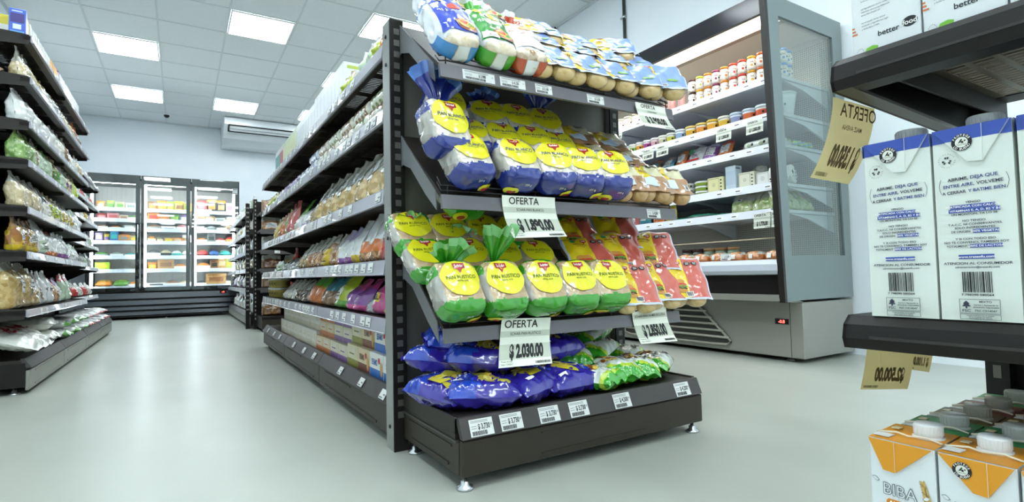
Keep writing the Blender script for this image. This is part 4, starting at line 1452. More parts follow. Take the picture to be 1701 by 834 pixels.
def lay(me, x, y, z, yaw, pitch=0, roll=0, name='snack_pack', label='', cat='snack pack', group=None):
    place([('wrapper', me)], name, label, cat, None, M=Matrix.Translation((x, y, z)) @ Matrix.Rotation(R(yaw), 4, 'Z') @ Matrix.Rotation(R(pitch), 4, 'X') @ Matrix.Rotation(R(roll), 4, 'Y'), group=group)
PGR = 'purple snack packs on the base tray'
TZ = .1715
for k, (x, y, z, yw, pt, rl, lab) in enumerate([
        (.635, 1.40, 0, 20, 4, -4, 'purple snack pack on the tray beside the tall slotted post'),
        (.70, 1.315, 0, 70, 2, 0, 'purple snack pack at the front corner of the tray, lowest of its pile'),
        (.85, 1.315, 0, -68, 3, 0, 'purple snack pack in the front row, second from the corner, yellow side up'),
        (.985, 1.32, 0, -84, 0, 6, 'purple snack pack in the front row, just before the green packs'),
        (.655, 1.49, .07, 60, 6, 4, 'purple snack pack in the second layer at the back by the post'),
        (.745, 1.40, .082, 62, 4, -6, 'purple snack pack in the second layer, tilted, above the corner one'),
        (.865, 1.425, .084, -72, 4, 4, 'purple snack pack in the second layer with a big yellow picture'),
        (.995, 1.415, .084, -82, 2, 4, 'purple snack pack in the second layer, plain side out, by the green packs'),
        (.715, 1.50, .115, 75, 10, -8, 'purple snack pack topmost at the back, leaning under the sloping shelf'),
        (.93, 1.50, .05, -80, 10, 0, 'purple snack pack at the back of the tray behind the 2,030 card'),
        (.80, 1.50, .045, 85, 8, 0, 'purple snack pack at the back of the tray in the shade')]):
    lay(PPK[k % 4], x, y, TZ + z, yw, pt, rl, label=lab, group=PGR)
GGR = 'green snack packs on the base tray'
for k, (x, y, z, yw, pt, rl, lab) in enumerate([
        (1.09, 1.30, 0, 20, 0, 0, 'green and white snack pack beside the purple ones, at the tray front'),
        (1.19, 1.32, .012, -22, 4, 0, 'green and white snack pack with brown biscuits pictured, second along the front'),
        (1.29, 1.335, .006, -35, 2, 8, 'green and white snack pack, third along the tray front'),
        (1.395, 1.36, .006, -55, 2, 0, 'green and white snack pack at the outer end of the tray'),
        (1.12, 1.46, .045, -30, 10, 0, 'dark green snack pack at the back beside the purple packs'),
        (1.235, 1.47, .055, -60, 8, 0, 'green snack pack in the upper layer, near the outer post'),
        (1.265, 1.53, .10, -75, 16, -8, 'green snack pack topmost at the back, with a peaked corner'),
        (1.36, 1.48, .02, -70, 4, 0, 'green snack pack at the back outer corner of the tray')]):
    lay(GPK[k % 3], x, y, TZ + z, yw, pt, rl, label=lab, group=GGR)
# ---------------------------------------------------------------- price cards and tags
def price_card(w, h, head, sub, price, curl, label, M, sub_lines=True, mirror=False, seed=0, papr=None):
    """hanging paper card; origin at the middle of its top edge, x across, z down, front facing -y"""
    m = MB()
    pm = papr or PAPER
    back = not papr
    gm = PAPER_GREY if papr is None else papr
    def f(x, y, e=0.0):           # y measured downwards from the top, 0..h
        t = y / h
        u = x / w
        return (x + curl[2] * t * t, -e + curl[0] * t * t * (1 + .6 * u) + curl[1] * math.sin(t * 3.1) * .5, -y + curl[3] * u * t * t)
    m.grid(lambda u, v: f((u - .5) * w, v * h), 10, 14, pm)
    if back:
        m.grid(lambda u, v: f((u - .5) * w, v * h, -.0004), 10, 14, pm)
    if papr is None:
        for y0, y1 in ((.27, .40), (.55, .86)):
            m.grid(lambda u, v: f((u - .5) * w, (y0 + (y1 - y0) * v) * h, .0004), 8, 4, gm)
    ink = INK if papr is None else plain(0x6E6038, .7)
    sg_ = 1.0
    F = lambda x, y: f(x, h - y, .0009)
    m.text(head, .165 * h, F, ink, (w * -.10 * (1 if not mirror else -1), h * .80), sx=1.0, bold=.012, mirror=mirror)
    if sub:
        m.text(sub, .060 * h, F, ink, (0, h * .64), sx=.95, bold=.01, mirror=mirror)
    m.text(price, .25 * h, F, ink, (w * .02, h * .185), sx=.54 * (w / h) / 1.25, bold=.06, mirror=mirror)
    if sub_lines:
        m.text('Precio sin imp.', .032 * h, F, ink, (-w * .46 if not mirror else w * .46, h * .095), align='L', mirror=mirror)
        m.text('Neto 123456-7', .032 * h, F, ink, (-w * .46 if not mirror else w * .46, h * .04), align='L', mirror=mirror)
    rr = random.Random(seed)
    x = w * .18
    while x < w * .46:
        b = rr.choice((.0007, .0012, .0018))
        q = [(x, h * .035), (x + b, h * .035), (x + b, h * .085), (x, h * .085)]
        m.add([F(-a if mirror else a, c) for a, c in q], [(0, 1, 2, 3)], ink)
        x += b + rr.choice((.0007, .0012))
    return place(m.mesh('price_card'), 'price_card', label, 'price card', None, M=M)
def hang(x, y, z, yaw=0, roll=0, pitch=0):
    return Matrix.Translation((x, y, z)) @ Matrix.Rotation(R(yaw), 4, 'Z') @ Matrix.Rotation(R(roll), 4, 'Y') @ Matrix.Rotation(R(pitch), 4, 'X')
price_card(.182, .118, 'OFERTA', 'SCHAR-PAN BLANCO', '$ 1,890.00', (-.010, .01, .030, .004), 'white 1,890.00 price card hanging from the second sloping shelf', hang(.852, 1.284, .752, 0, -1), seed=1)
price_card(.165, .128, 'OFERTA', 'SCHAR-PAN RUSTICO', '$ 2,030.00', (-.028, .014, -.02, .004), 'curled white 2,030.00 price card hanging from the third sloping shelf', hang(.835, 1.284, .405, 0, 2), seed=2)
price_card(.155, .132, 'OFERTA', 'SCHAR-PAN HAMBURGUESA', '$ 2,850.00', (-.020, .012, .018, -.004), 'curled white 2,850.00 price card at the outer end of the third shelf', hang(1.318, 1.284, .428, 0, -1), seed=3)
price_card(.140, .078, 'OFERTA', 'SCHAR-PANINI', '$ 3,900.00', (-.012, .0, .034, .0), 'small white 3,900.00 price card at the outer end of the top shelf', hang(1.352, 1.284, 1.092, 0, 0), False, seed=4)
def shelf_tag(w, h, price, label, M, seed=0):
    m = MB().box((-w / 2, -.0005, 0), (w / 2, 0, h), TAGWHITE)
    F = lambda x, y: (x, -.001, y)
    m.text(price, h * .30, F, INK, (w * .10, h * .40), sx=.62, bold=.03)
    m.text('00', h * .13, F, INK, (w * .42, h * .55), sx=.8)
    for y_ in (.80, .88):
        m.box((-w * .44, -.0009, h * y_), (w * .3, -.0005, h * (y_ + .03)), plain(0x77787C, .6))
    for y_ in (.45, .58):
        m.box((-w * .44, -.0009, h * y_), (-w * .22, -.0005, h * (y_ + .03)), plain(0x77787C, .6))
    rr = random.Random(seed)
    x = -w * .42
    while x < w * .2:
        b = rr.choice((.0007, .0012, .0016))
        m.box((x, -.0009, h * .06), (x + b, -.0005, h * .30), INK)
        x += b + rr.choice((.0007, .001))
    place(m.mesh('shelf_tag'), 'shelf_tag', label, 'price tag', None, M=M, group=None)
TP = R(-22.6)
for x, p, lab in ((.645, '$ 3,730', 'small 3,730 tag on the base rail, first from the corner'), (.733, '$ 3,730', 'small 3,730 tag on the base rail, second from the corner'),
                  (.853, '$ 3,730', 'small 3,730 tag on the base rail, third from the corner'), (.955, '$ 3,730', 'small 3,730 tag on the base rail, fourth from the corner'),
                  (1.118, '$ 4,500', 'small price tag on the base rail below the green packs'), (1.378, '$ 4,200', 'small price tag on the base rail at its outer end')):
    shelf_tag(.066, .042, p, lab, Matrix.Translation((x, 1.2040, .1295)) @ Matrix.Rotation(TP, 4, 'X'), int(x * 100))
for x, w, p, lab in ((.70, .10, '$ 3,980', 'long white price strip on the top shelf rail below the blue loaf'), (.81, .085, '$ 4,150', 'white price strip on the top shelf rail below the seeded loaf'),
                     (.918, .06, '$ 3,100', 'small price tag on the top shelf rail below the bun packs'), (1.118, .068, '$ 3,100', 'small price tag on the top shelf rail, before the 3,900 card')):
    shelf_tag(w, .028, p, lab, Matrix.Translation((x, 1.2905, 1.063)) @ Matrix.Rotation(R(-9), 4, 'X'), int(x * 100))
shelf_tag(.062, .03, '$ 4,200', 'small price tag on the second shelf rail below the brown buns', Matrix.Translation((1.36, 1.2905, .709)) @ Matrix.Rotation(R(-9), 4, 'X'), 9)
# ================================================================ dry goods on the long gondola and the wall shelving
def food(c1, c2, s2=60):
    """clear bag with loose food showing through"""
    return film(c1, .22, 18, .7, c2, s2)
CLR = film(0xA9A89C, .12, 16, .9, 0xD2D2C8, 26)
FOODS = {'pasta': food(0xAE8F52, 0xD6BE86, 45), 'grain': food(0xB9A77C, 0xDCCFAA, 90), 'rice': food(0xD3D2C4, 0xEAE9DF, 90), 'flour': film(0xDDE0DC, .3, 14, .5), 'peas': food(0x6F9A4C, 0xA9C77C, 80),
         'seeds': food(0x7C6A48, 0xB8A880, 80), 'brown': food(0x6A4A2E, 0x9A7448, 50), 'beans': food(0x5A3A2A, 0x8C6A4A, 60), 'snack': food(0x8A5A3A, 0xD0A878, 36), 'mixed': food(0x9A5A3A, 0xE0C24A, 30),
         'mushroom': food(0x4A4038, 0x8A7C6C, 50), 'silver': film(0xA8ACAC, .15, 18, .9), 'yellow': film(0xD2B428, .3, 16, .5), 'orange': film(0xD2722A, .3, 16, .5), 'green': film(0x5FA83A, .28, 16, .6), 'pink': film(0xC96A66, .3, 16, .5),
         'red': film(0xC2342C, .3, 16, .5), 'purple': film(0x8A4C9A, .3, 16, .5), 'magenta': film(0xC84A8A, .3, 16, .5), 'white': film(0xDDE0DE, .3, 16, .5), 'teal': film(0x3C8A9A, .3, 16, .5), 'lime': film(0xB8CC3A, .28, 16, .6), 'brownp': film(0x8A6A4C, .4, 16, .5), 'grey': film(0x9A9E9A, .3, 16, .6), 'lilac': film(0xB8B0D0, .3, 16, .5), 'paleg': film(0xB8CDB0, .3, 16, .5)}
SB = {}
def sbag(w, h, t, body, top='clear', seed=0, lean_=.0, vt=.7, label=None, lab=(.2, .55, .22, .78), foot=None):
    """standing bag: [(bag mesh), (label mesh)]; body/top are food keys, label a colour"""
    k = (w, h, t, body, top, seed, lean_, vt, label, lab, foot)
    if k in SB:
        return SB[k]
    A = FOODS[body]
    B = CLR if top == 'clear' else FOODS[top]
    C = FOODS[foot] if foot else A
    m = MB()
    def surf(sg_, e=0.0):
        def fn(u, v):
            x = (u - .5) * w
            uu = abs(2 * u - 1)
            q = Vector((x * 28 + seed * 4.1, v * h * 28, seed + sg_ * 3))
            bul = max(0, 1 - uu ** 2.8) ** .5 * min(1, max(0, v / .09) ** .5) * (1 if v < vt - .18 else max(.07, 1 - (v - vt + .18) / (1.12 - vt)))
            wr = (1 - 2 * abs(noise.noise(q * 1.3))) * .006 + noise.noise(q * 3) * .003
            gather = 1 - .16 * max(0, (v - vt) / (1.001 - vt)) * (1 if seed % 2 else .2)
            y = sg_ * (t / 2 * bul * (1 + .25 * noise.noise(q * .5)) + e) + wr * (.4 + bul) + .010 * math.sin(u * 7 + seed) * max(0, v - vt)
            return (x * gather + .010 * max(0, v - .7) * noise.noise(Vector((v * 5, seed, 1))), y + lean_ * h * v * v, max(0, v * h * (1 - .05 * uu * uu) + .010 * noise.noise(Vector((u * 3 + seed, seed, 4))) * v))
        return fn
    def mat(u, v):
        if v > vt + .05 * noise.noise(Vector((u * 4, seed, 2))):
            return B
        return C if v < .22 else A
    for sg_ in (-1, 1):
        m.grid(surf(sg_), 14, 18, mat)
    out = [('bag', m.mesh('bag'))]
    if label:
        f = surf(-1, .0025)
        l = MB()
        u0, u1, v0, v1 = lab[2], lab[3], lab[0], lab[1]
        l.grid(lambda u, v: f(u0 + (u1 - u0) * u, v0 + (v1 - v0) * v), 8, 8, FOODS[label] if label in FOODS else plain(label, .45))
        g = surf(-1, .0042)
        for k_ in range(3):
            va = v0 + (v1 - v0) * (.25 + .22 * k_)
            l.grid(lambda u, v: g(u0 + (u1 - u0) * (.15 + (.7 - .2 * k_) * u), va + .025 * v), 6, 1, plain(0x4C5050, .5))
        out.append(('label', l.mesh('label')))
    SB[k] = out
    return out
def put_on(meshes, name, label, cat, x, y, z, face, group, rnd_):
    """face: -1 shelf front looks to -X, +1 to +X"""
    rz = R(-90 if face < 0 else 90) + R(rnd_.uniform(-6, 6))
    if len(meshes) == 1:
        meshes = meshes[0][1]
    return place(meshes, name, label, cat, (x, y, z), rz, group)
BOXES = {}
def tall_box(w, h, d, c1, c2, c3, seed=0):
    """thin upright carton, spine to the aisle (-y)"""
    k = (w, h, d, c1, c2, c3)
    if k not in BOXES:
        m = MB()
        m.box((-w / 2, 0, 0), (w / 2, d, h), plain(c1, .35), ch=.002)
        m.box((-w / 2 + .003, -.0006, h * .25), (w / 2 - .003, 0, h * .8), plain(c2, .35))
        for s_ in (-1, 1):
            x0, x1 = (s_ * w / 2, s_ * (w / 2 + .0006)) if s_ > 0 else (-(w / 2 + .0006), -w / 2)
            m.box((x0, d * .1, h * .86), (x1, d * .7, h * .93), plain(c3, .35))
            m.box((x0, d * .15, h * .2), (x1, d * .85, h * .6), plain(c2, .35))
        m.box((-w * .3, d * .2, h), (w * .3, d * .8, h + .0006), plain(c3, .35))
        BOXES[k] = m.mesh('carton')
    return BOXES[k]
def brick_box(w, h, d, c1, c2, word=None):
    k = ('b', w, h, d, c1, c2, word)
    if k not in BOXES:
        m = MB()
        m.box((-w / 2, 0, 0), (w / 2, d, h), plain(c1, .38), ch=.002)
        m.box((-w / 2 + .001, -.0006, .001), (w / 2 - .001, 0, h * .34), plain(c2, .38))
        m.box((-w / 2 - .0006, .002, .001), (-w / 2, d - .002, h * .34), plain(c2, .38))
        m.box((w / 2, .002, .001), (w / 2 + .0006, d - .002, h * .34), plain(c2, .38))
        if word:
            m.text(word, h * .24, lambda x, y: (x, -.0012, y), plain(c2, .4), (-w * .12, h * .5), sx=.62, bold=.02)
            m.patch(ellipse(w * .22, h * .72, h * .13, h * .13, 14), lambda x, y: (x, -.0012, y), plain(0xC8352C, .4), 1)
            m.patch(ellipse(w * .38, h * .4, w * .09, h * .3, 14, .1), lambda x, y: (x, -.0014, y), plain(0xC89A58, .4), 1)
        else:
            m.box((-w * .34, -.0012, h * .45), (w * .34, -.0006, h * .85), plain(0xD8D2BE, .4))
            m.box((-w * .25, -.0018, h * .55), (w * .2, -.0012, h * .62), plain(c2, .4))
        BOXES[k] = m.mesh('carton')
    return BOXES[k]
def roll_mesh(c1, c2, seed):
    k = ('roll', c1, c2, seed)
    if k not in BOXES:
        m = MB()
        A, B = film(c1, .25, 16, .5), film(c2, .3, 16, .3)
        pr = [(.004, -.105), (.010, -.10), (.012, -.092), (.030, -.086)] + [(.032, -.08 + .02 * k_) for k_ in range(9)] + [(.030, .086), (.012, .092), (.010, .10), (.004, .105)]
        ml = [B if k_ in (3, 11) else A for k_ in range(len(pr) - 1)]
        m.lathe(pr, ml, 18, Matrix.Translation((0, 0, .033)) @ Matrix.Rotation(R(90), 4, 'Y'))
        for k_ in range(4):
            xx = -.06 + .04 * k_
            for a in (-40, 20):
                m.patch(ellipse(xx, 0, .012, .010, 10, .1, k_), lambda x, y, a=a: (x, -.0327 * math.cos(R(a) + y / .033), .033 + .0327 * math.sin(R(a) + y / .033)), B, 1)
        BOXES[k] = m.mesh('roll')
    return BOXES[k]
GN = {1.28: 'top shelf', 1.07: 'second shelf', .808: 'third shelf', .58: 'fourth shelf', .393: 'fifth shelf', .172: 'base'}
RN = random.Random(21)
def gond_row(z, y, items, xf=.60, back=False):
    """items: (name, category, look, meshes, spacing)"""
    cnt = 0
    for nm, ct, look, ms, sp in items:
        lab = '%s, %s from near end, gondola %s%s' % (look, ORD[cnt], GN[z], ' back row' if back else '')
        put_on(ms if isinstance(ms, list) else [('x', ms)], nm, lab, ct, xf, y + sp / 2, z + .0005, -1, ('goods behind the front row on the ' if back else 'goods along the ') + 'long gondola ' + GN[z], RN)
        y += sp
        cnt += 1
    return y
def bagit(look, n, sp, *a, **k):
    return [('food_bag', 'food bag', look, sbag(*a, seed=i % 3 + len(look) % 4, **k), sp) for i in range(n)]
def boxit(look, n, sp, *a):
    return [('food_box', 'box', look, tall_box(*a), sp) for i in range(n)]
# top shelf
it = bagit('small orange and white bag', 1, .085, .08, .10, .05, 'orange', 'white') + bagit('small green bag', 1, .085, .08, .10, .05, 'lime', 'white') + bagit('small pale green bag', 2, .085, .08, .10, .05, 'paleg', 'white')
it += bagit('low pale bag', 1, .10, .10, .06, .05, 'rice', 'white') + bagit('small olive and yellow bag', 2, .075, .07, .09, .05, 'lime', 'grain')
gond_row(1.28, 1.70, it, .595)
it = boxit('tall white box', 8, .075, .072, .20, .16, 0xE4E8EA, 0xDADFE4, 0xB8C84A) + boxit('white box with pale panel', 7, .075, .072, .185, .16, 0xE6EAEA, 0xD0D8D8, 0x9AB8A0)
it += boxit('pale green box', 6, .085, .08, .185, .16, 0xC9D8B8, 0xD8DCB0, 0x3F6A5A) + boxit('slim red and white box', 3, .05, .047, .19, .14, 0xD8D4D4, 0xB8384A, 0xB8384A) + boxit('slim teal and white box', 4, .05, .047, .19, .14, 0xDCE2E0, 0x3C9A9A, 0xC23A3A)
cnt = 0
y = 2.36
for nm, ct, look, ms, sp in it:
    put_on([('x', ms)], nm, '%s, %s in the box row, gondola top shelf' % (look, ORD[cnt]), ct, .605, y + sp / 2, 1.2805, -1, 'boxes along the long gondola top shelf', random.Random(cnt) if False else type('q', (), {'uniform': staticmethod(lambda a, b: 0)}))
    y += sp
    cnt += 1
# second shelf: rolls of biscuits, two layers, then small packs
for L_ in range(2):
    y = 1.705
    for k in range(7 if L_ == 0 else 6):
        c = [(0xDAD8C6, 0x9A6A3A), (0xD6DAC8, 0x7A8A4A), (0xDCD8C8, 0x9A6A3A)][(k + L_) % 3] if k < 5 else (0xD8DCE4, 0x2E4F9A)
        ms = roll_mesh(c[0], c[1], 0)
        place(ms, 'biscuit_roll', '%s biscuit roll, %s from near end, %s layer on gondola second shelf' % ('cream' if k < 5 else 'white and blue', ORD[k], ['lower', 'upper'][L_]), 'biscuit roll',
              (.605 + .012 * L_, y + .108 + .02 * L_, 1.0705 + .058 * L_), R(-90), 'biscuit rolls on the long gondola second shelf')
        y += .218
it = bagit('purple and white packet', 6, .105, .1, .085, .06, 'lilac', 'purple', foot='purple') + bagit('white packet', 3, .10, .1, .085, .06, 'white', 'grey') + bagit('yellow-green packet', 4, .10, .1, .10, .06, 'lime', 'yellow', foot='white')
gond_row(1.07, 3.27, it, .61)
gond_row(1.07, 3.3, bagit('yellow packet', 3, .40, .1, .14, .06, 'yellow', 'yellow'), .73, True)
# third shelf
it = bagit('clear pasta bag with white label', 8, .148, .14, .205, .085, 'pasta', 'clear', vt=.52, label='white', lab=(.38, .72, .2, .62), lean_=.25) + bagit('clear shiny bag of grain', 1, .14, .14, .17, .08, 'seeds', 'clear', vt=.5, lean_=.3)
it += bagit('white bag with lilac stripe', 2, .15, .13, .17, .06, 'white', 'lilac', lean_=.55, foot='lilac') + bagit('green and white bag', 1, .15, .13, .20, .07, 'white', 'green', vt=.45, lean_=.4) + bagit('dusty pink bag', 2, .14, .14, .21, .07, 'pink', 'pink', lean_=.1)
it += bagit('bright green bag', 1, .11, .12, .185, .06, 'green', 'lime', lean_=.1) + bagit('orange bag', 2, .11, .11, .17, .06, 'orange', 'orange', lean_=.1) + bagit('yellow bag', 2, .12, .12, .165, .06, 'yellow', 'yellow', lean_=.1)
gond_row(.808, 1.71, it, .615)
# fourth shelf
it = bagit('white-topped bag with red picture', 1, .135, .14, .20, .08, 'red', 'white', vt=.42, label='white', lab=(.42, .62, .2, .7), lean_=.25) + bagit('white-topped bag with orange picture', 2, .13, .14, .195, .08, 'orange', 'white', vt=.44, lean_=.25, foot='snack') + bagit('white bag with yellow foot', 1, .12, .12, .18, .07, 'white', 'white', lean_=.25, foot='yellow')
it += bagit('white bag with purple stripe', 2, .12, .12, .16, .07, 'white', 'lilac', lean_=.25, foot='purple') + bagit('clear snack bag with orange food', 1, .12, .12, .15, .07, 'snack', 'clear', vt=.6, lean_=.25) + bagit('clear bag with big yellow label', 1, .14, .14, .16, .08, 'snack', 'clear', label='yellow', lab=(.05, .55, .1, .9), lean_=.25)
it += bagit('clear bag of brown snacks', 3, .13, .13, .16, .08, 'snack', 'clear', vt=.55, lean_=.3) + bagit('clear bag of olive snacks', 2, .13, .13, .15, .08, 'seeds', 'clear', vt=.55, lean_=.3) + bagit('low silver bag', 6, .11, .12, .085, .06, 'silver', 'silver', lean_=.5) + bagit('low green-edged bag', 2, .12, .11, .08, .06, 'paleg', 'white', foot='green')
gond_row(.58, 1.72, it, .62)
gond_row(.58, 2.12, bagit('dark orange bag', 3, .17, .15, .19, .08, 'mixed', 'orange', lean_=.1) + bagit('brown bag', 4, .16, .15, .18, .08, 'brown', 'mixed', lean_=.1), .74, True)
place(sbag(.10, .18, .06, 'red', 'red', seed=2, label='white', lab=(.3, .5, .2, .6)), 'food_bag', 'tall red bag standing at the far end of the long gondola fourth shelf', 'food bag', (.74, 4.28, .5805), R(-90), 'goods behind the front row on the long gondola fourth shelf')
# fifth shelf
it = bagit('red and yellow candy bag', 1, .11, .13, .17, .08, 'red', 'magenta', foot='yellow', lean_=.3) + bagit('pink candy bag', 1, .13, .15, .16, .08, 'magenta', 'pink', lean_=.45, label='yellow', lab=(.3, .5, .3, .6)) + bagit('low green and silver bag', 1, .11, .12, .09, .07, 'silver', 'green', vt=.5, lean_=.5)
it += bagit('purple and pink bag', 2, .14, .15, .13, .08, 'purple', 'magenta', lean_=.5, foot='magenta') + bagit('yellow-green bag', 1, .17, .16, .17, .08, 'lime', 'lime', lean_=.45, label='white', lab=(.25, .6, .1, .6), foot='green') + bagit('brown bag with teal top', 2, .15, .15, .17, .08, 'brownp', 'teal', vt=.45, lean_=.5)
it += bagit('orange bag with green top', 2, .15, .15, .18, .08, 'orange', 'green', vt=.55, lean_=.4) + bagit('clear bag of dark mushrooms', 3, .14, .14, .13, .08, 'mushroom', 'clear', vt=.55, lean_=.4) + bagit('clear white bag of roots', 3, .14, .13, .13, .08, 'rice', 'clear', vt=.5, lean_=.4)
gond_row(.393, 1.72, it, .625)
def tub_mesh(r1, r2, h, col, lid, lab=None, band=(.2, .75), lid_h=.012):
    k = ('tub', r1, r2, h, col, lid, lab, lid_h)
    if k not in BOXES:
        m = MB().lathe([(r1 * .9, 0), (r1, .004), (r1 + (r2 - r1) * band[0], h * band[0]), (r1 + (r2 - r1) * band[1], h * band[1]), (r2, h)], [plain(col, .35), plain(col, .35), plain(lab if lab else col, .35), plain(col, .35)], 22)
        l = MB().lathe([(r2 + .002, h - .004), (r2 + .002, h + lid_h - .003), (r2 - .001, h + lid_h), (r2 * .85, h + lid_h), (r2 * .82, h + lid_h - .003), (0.0, h + lid_h - .003)], plain(lid, .35), 22)
        for a in (-70, 55):
            m.patch(ellipse(0, h * .5, .007, .007, 10), lambda x, y, a=a: ((r1 * .53 + r2 * .47 + .0012) * math.sin(R(a) + x / r2), -(r1 * .53 + r2 * .47 + .0012) * math.cos(R(a) + x / r2), y), INK, 1)
        BOXES[k] = [('tub', m.mesh('tub')), ('lid', l.mesh('lid'))]
    return BOXES[k]
for k, y in enumerate((4.36, 4.50, 4.62)):
    for L_ in range(2):
        place(tub_mesh(.055, .06, .06, 0xB9A24A, 0xD8DAD2, 0x9A8A3A), 'nut_tub', 'clear-lidded yellow tub, %s layer, %s towards gondola fifth shelf far end' % (['lower', 'upper'][L_], ORD[k]), 'tub', (.65, y, .3935 + .0725 * L_), 0, 'stacked tubs on the long gondola fifth shelf')
# base: stacked boxes
y = 1.70
SPEC = [(0xE9EAE4, 0x2F6FC0, 'SESAMO', 2, 2, 'blue and white sesame biscuit box'), (0xD8C8A0, 0x7A4A38, 'SESAMO', 1, 2, 'cream and brown sesame biscuit box'), (0xD8CFA8, 0x8A8A3A, None, 1, 2, 'cream and olive biscuit box'), (0xD6D0B4, 0x7C5A94, None, 2, 3, 'cream and purple biscuit box'),
        (0xD8C49A, 0xC2703A, None, 2, 3, 'cream and orange biscuit box'), (0xDCDAD0, 0xC9C2A8, None, 9, 2, 'plain pale carton')]
for c1, c2, wd, cols, rws, look in SPEC:
    for c in range(cols):
        w = .162 if wd else (.155 if look[0] == 'c' else .128)
        for r_ in range(rws):
            h = .088 if rws < 3 else .072
            place(brick_box(w - .006, h, .10, c1, c2, wd), 'food_box', '%s, %s column of its kind, %s layer, gondola base' % (look, ORD[c], ['bottom', 'second', 'third'][r_]), 'box',
                  (.607 + (.02 if r_ else 0), y + w / 2, .1655 + r_ * (h + .0008)), R(-90), 'boxes stacked on the long gondola base')
        y += w
for k in range(2):
    place(brick_box(.16, .09, .10, 0xB89A70, 0x6A4A3A), 'food_box', 'brown box, %s of two at the back of the long gondola base' % ORD[k], 'box', (.78, 2.1 + .2 * k, .1655 + .09 * 0), R(-90), 'boxes behind the front row on the long gondola base')
# ================================================================ wall shelving goods
WN = {1.724: 'top level', 1.522: 'second level', 1.308: 'third level', 1.122: 'fourth level', .897: 'fifth level', .683: 'sixth level', .407: 'seventh level'}
def wall_row(z, y, items, xf=-.672, back=False, far=False):
    cnt = 0
    for nm, ct, look, ms, sp in items:
        lab = '%s, %s from near end, %s %s%s' % (look, ORD[cnt], 'far wall shelving' if far else 'wall shelving', WN[z], ' back row' if back else '')
        q = put_on(ms if isinstance(ms, list) else [('x', ms)], nm, lab, ct, xf, y + sp / 2, z + .0005, 1, ('goods behind the front row on the ' if back else 'goods along the ') + ('far ' if far else '') + 'wall shelving ' + WN[z], RN)
        if .5 < z < 1.6 and ct == 'food bag':
            q.scale = (.97, 1.0, 1.12)
        y += sp
        cnt += 1
bb = MB()
bb.box((-.031, -.02, 0), (.031, .02, .128), plain(0x3F62C8, .35), ch=.002)
bb.box((-.025, -.0208, .06), (.025, -.02, .105), plain(0x3A2F7A, .4))
bb.box((-.016, -.0212, .028), (.014, -.0205, .052), plain(0xD8E2F4, .4))
bb.box((-.025, -.0208, .008), (.025, -.02, .02), plain(0x5FA4E0, .4))
bb.box((-.02, -.0206, .113), (.018, -.02, .118), plain(0xD8E2F4, .4))
place(bb.mesh('carton'), 'cereal_box', 'blue box standing at the near end of the wall shelving top level', 'box', (-.673, 3.405, 1.7245), R(6))
it = boxit('white box with yellow edge', 1, .07, .065, .12, .14, 0xD8C83A, 0xE8E8DC, 0xD8C83A) + boxit('white box', 8, .062, .058, .12, .14, 0xE2E6E2, 0xD8DDD8, 0xC9D0B0) + boxit('orange and white box', 3, .065, .06, .125, .14, 0xE09A2A, 0xE8B84A, 0xEDEDE8) + boxit('pink and white box', 1, .06, .055, .12, .14, 0xD89A9A, 0xE8E0DC, 0xC23A3A)
it += boxit('dark slim box', 1, .05, .045, .135, .12, 0x3A3F44, 0x50565C, 0x3A3F44) + boxit('plain white box', 12, .065, .06, .13, .14, 0xE0E5E8, 0xD4DADF, 0xC0C8CC)
wall_row(1.724, 3.47, [(a, b, c, d, e) for a, b, c, d, e in it], -.655)
it = []
it += bagit('clear bag of pale grain', 2, .13, .13, .15, .07, 'grain', 'clear', vt=.5, lean_=.1) + bagit('yellow and cream bag', 2, .12, .12, .13, .06, 'grain', 'yellow', lean_=.1) + bagit('cream bag with light label', 4, .12, .12, .14, .07, 'rice', 'grain', label='white', lean_=.1) + bagit('clear bag of beige flakes', 4, .12, .12, .15, .07, 'grain', 'clear', vt=.6, lean_=.1) + bagit('orange and brown bag', 2, .12, .12, .14, .07, 'brown', 'orange', vt=.6)
wall_row(1.522, 3.40, it)
wall_row(1.522, 3.66, bagit('clear bag of pale grain', 3, .14, .13, .14, .075, 'grain', 'clear', vt=.6), -.86, True)
for k in range(3):
    place(tray_pack(.10, .03, .2, 0x9A7A5C, 0xA98A68), 'paper_pack', 'brown paper pack, %s from the front in the slanted stack on the second level' % ORD[k], 'food pack', None, M=Matrix.Translation((-.775 - .085 * k, 3.45, 1.557)) @ Matrix.Rotation(R(28), 4, 'Y') @ Matrix.Rotation(R(8), 4, 'Z'), group='brown packs at the near end of the wall shelving')
it = bagit('white flour bag', 6, .125, .13, .155, .075, 'flour', 'white', vt=.75, lean_=.15) + bagit('slim white bag', 3, .11, .10, .16, .07, 'rice', 'white', lean_=.05) + bagit('brown bag', 1, .13, .13, .16, .08, 'brown', 'clear', vt=.7) + bagit('cream bag', 3, .12, .12, .15, .07, 'rice', 'clear', vt=.7, lean_=.1) + bagit('pale bag', 2, .11, .11, .14, .07, 'grain', 'white')
wall_row(1.308, 3.40, it)
wall_row(1.308, 3.41, bagit('white flour bag', 3, .14, .13, .16, .075, 'flour', 'white', vt=.75), -.86, True)
it = bagit('clear bag of green peas', 2, .125, .125, .15, .08, 'peas', 'peas', lean_=.08) + bagit('clear bag of brown seeds', 1, .11, .11, .15, .07, 'seeds', 'clear', vt=.75) + bagit('pale green bag', 3, .11, .11, .14, .07, 'paleg', 'green', vt=.8, foot='green') + bagit('clear bag of pulses', 2, .11, .11, .15, .07, 'seeds', 'grain', label='green') + bagit('green and white bag', 2, .11, .11, .145, .07, 'paleg', 'white', foot='green') + bagit('clear bag of oats', 2, .12, .12, .15, .07, 'grain', 'clear', label='purple', lab=(.3, .5, .3, .6)) + bagit('yellow-green bag', 2, .12, .12, .15, .07, 'lime', 'grain')
wall_row(1.122, 3.40, it)
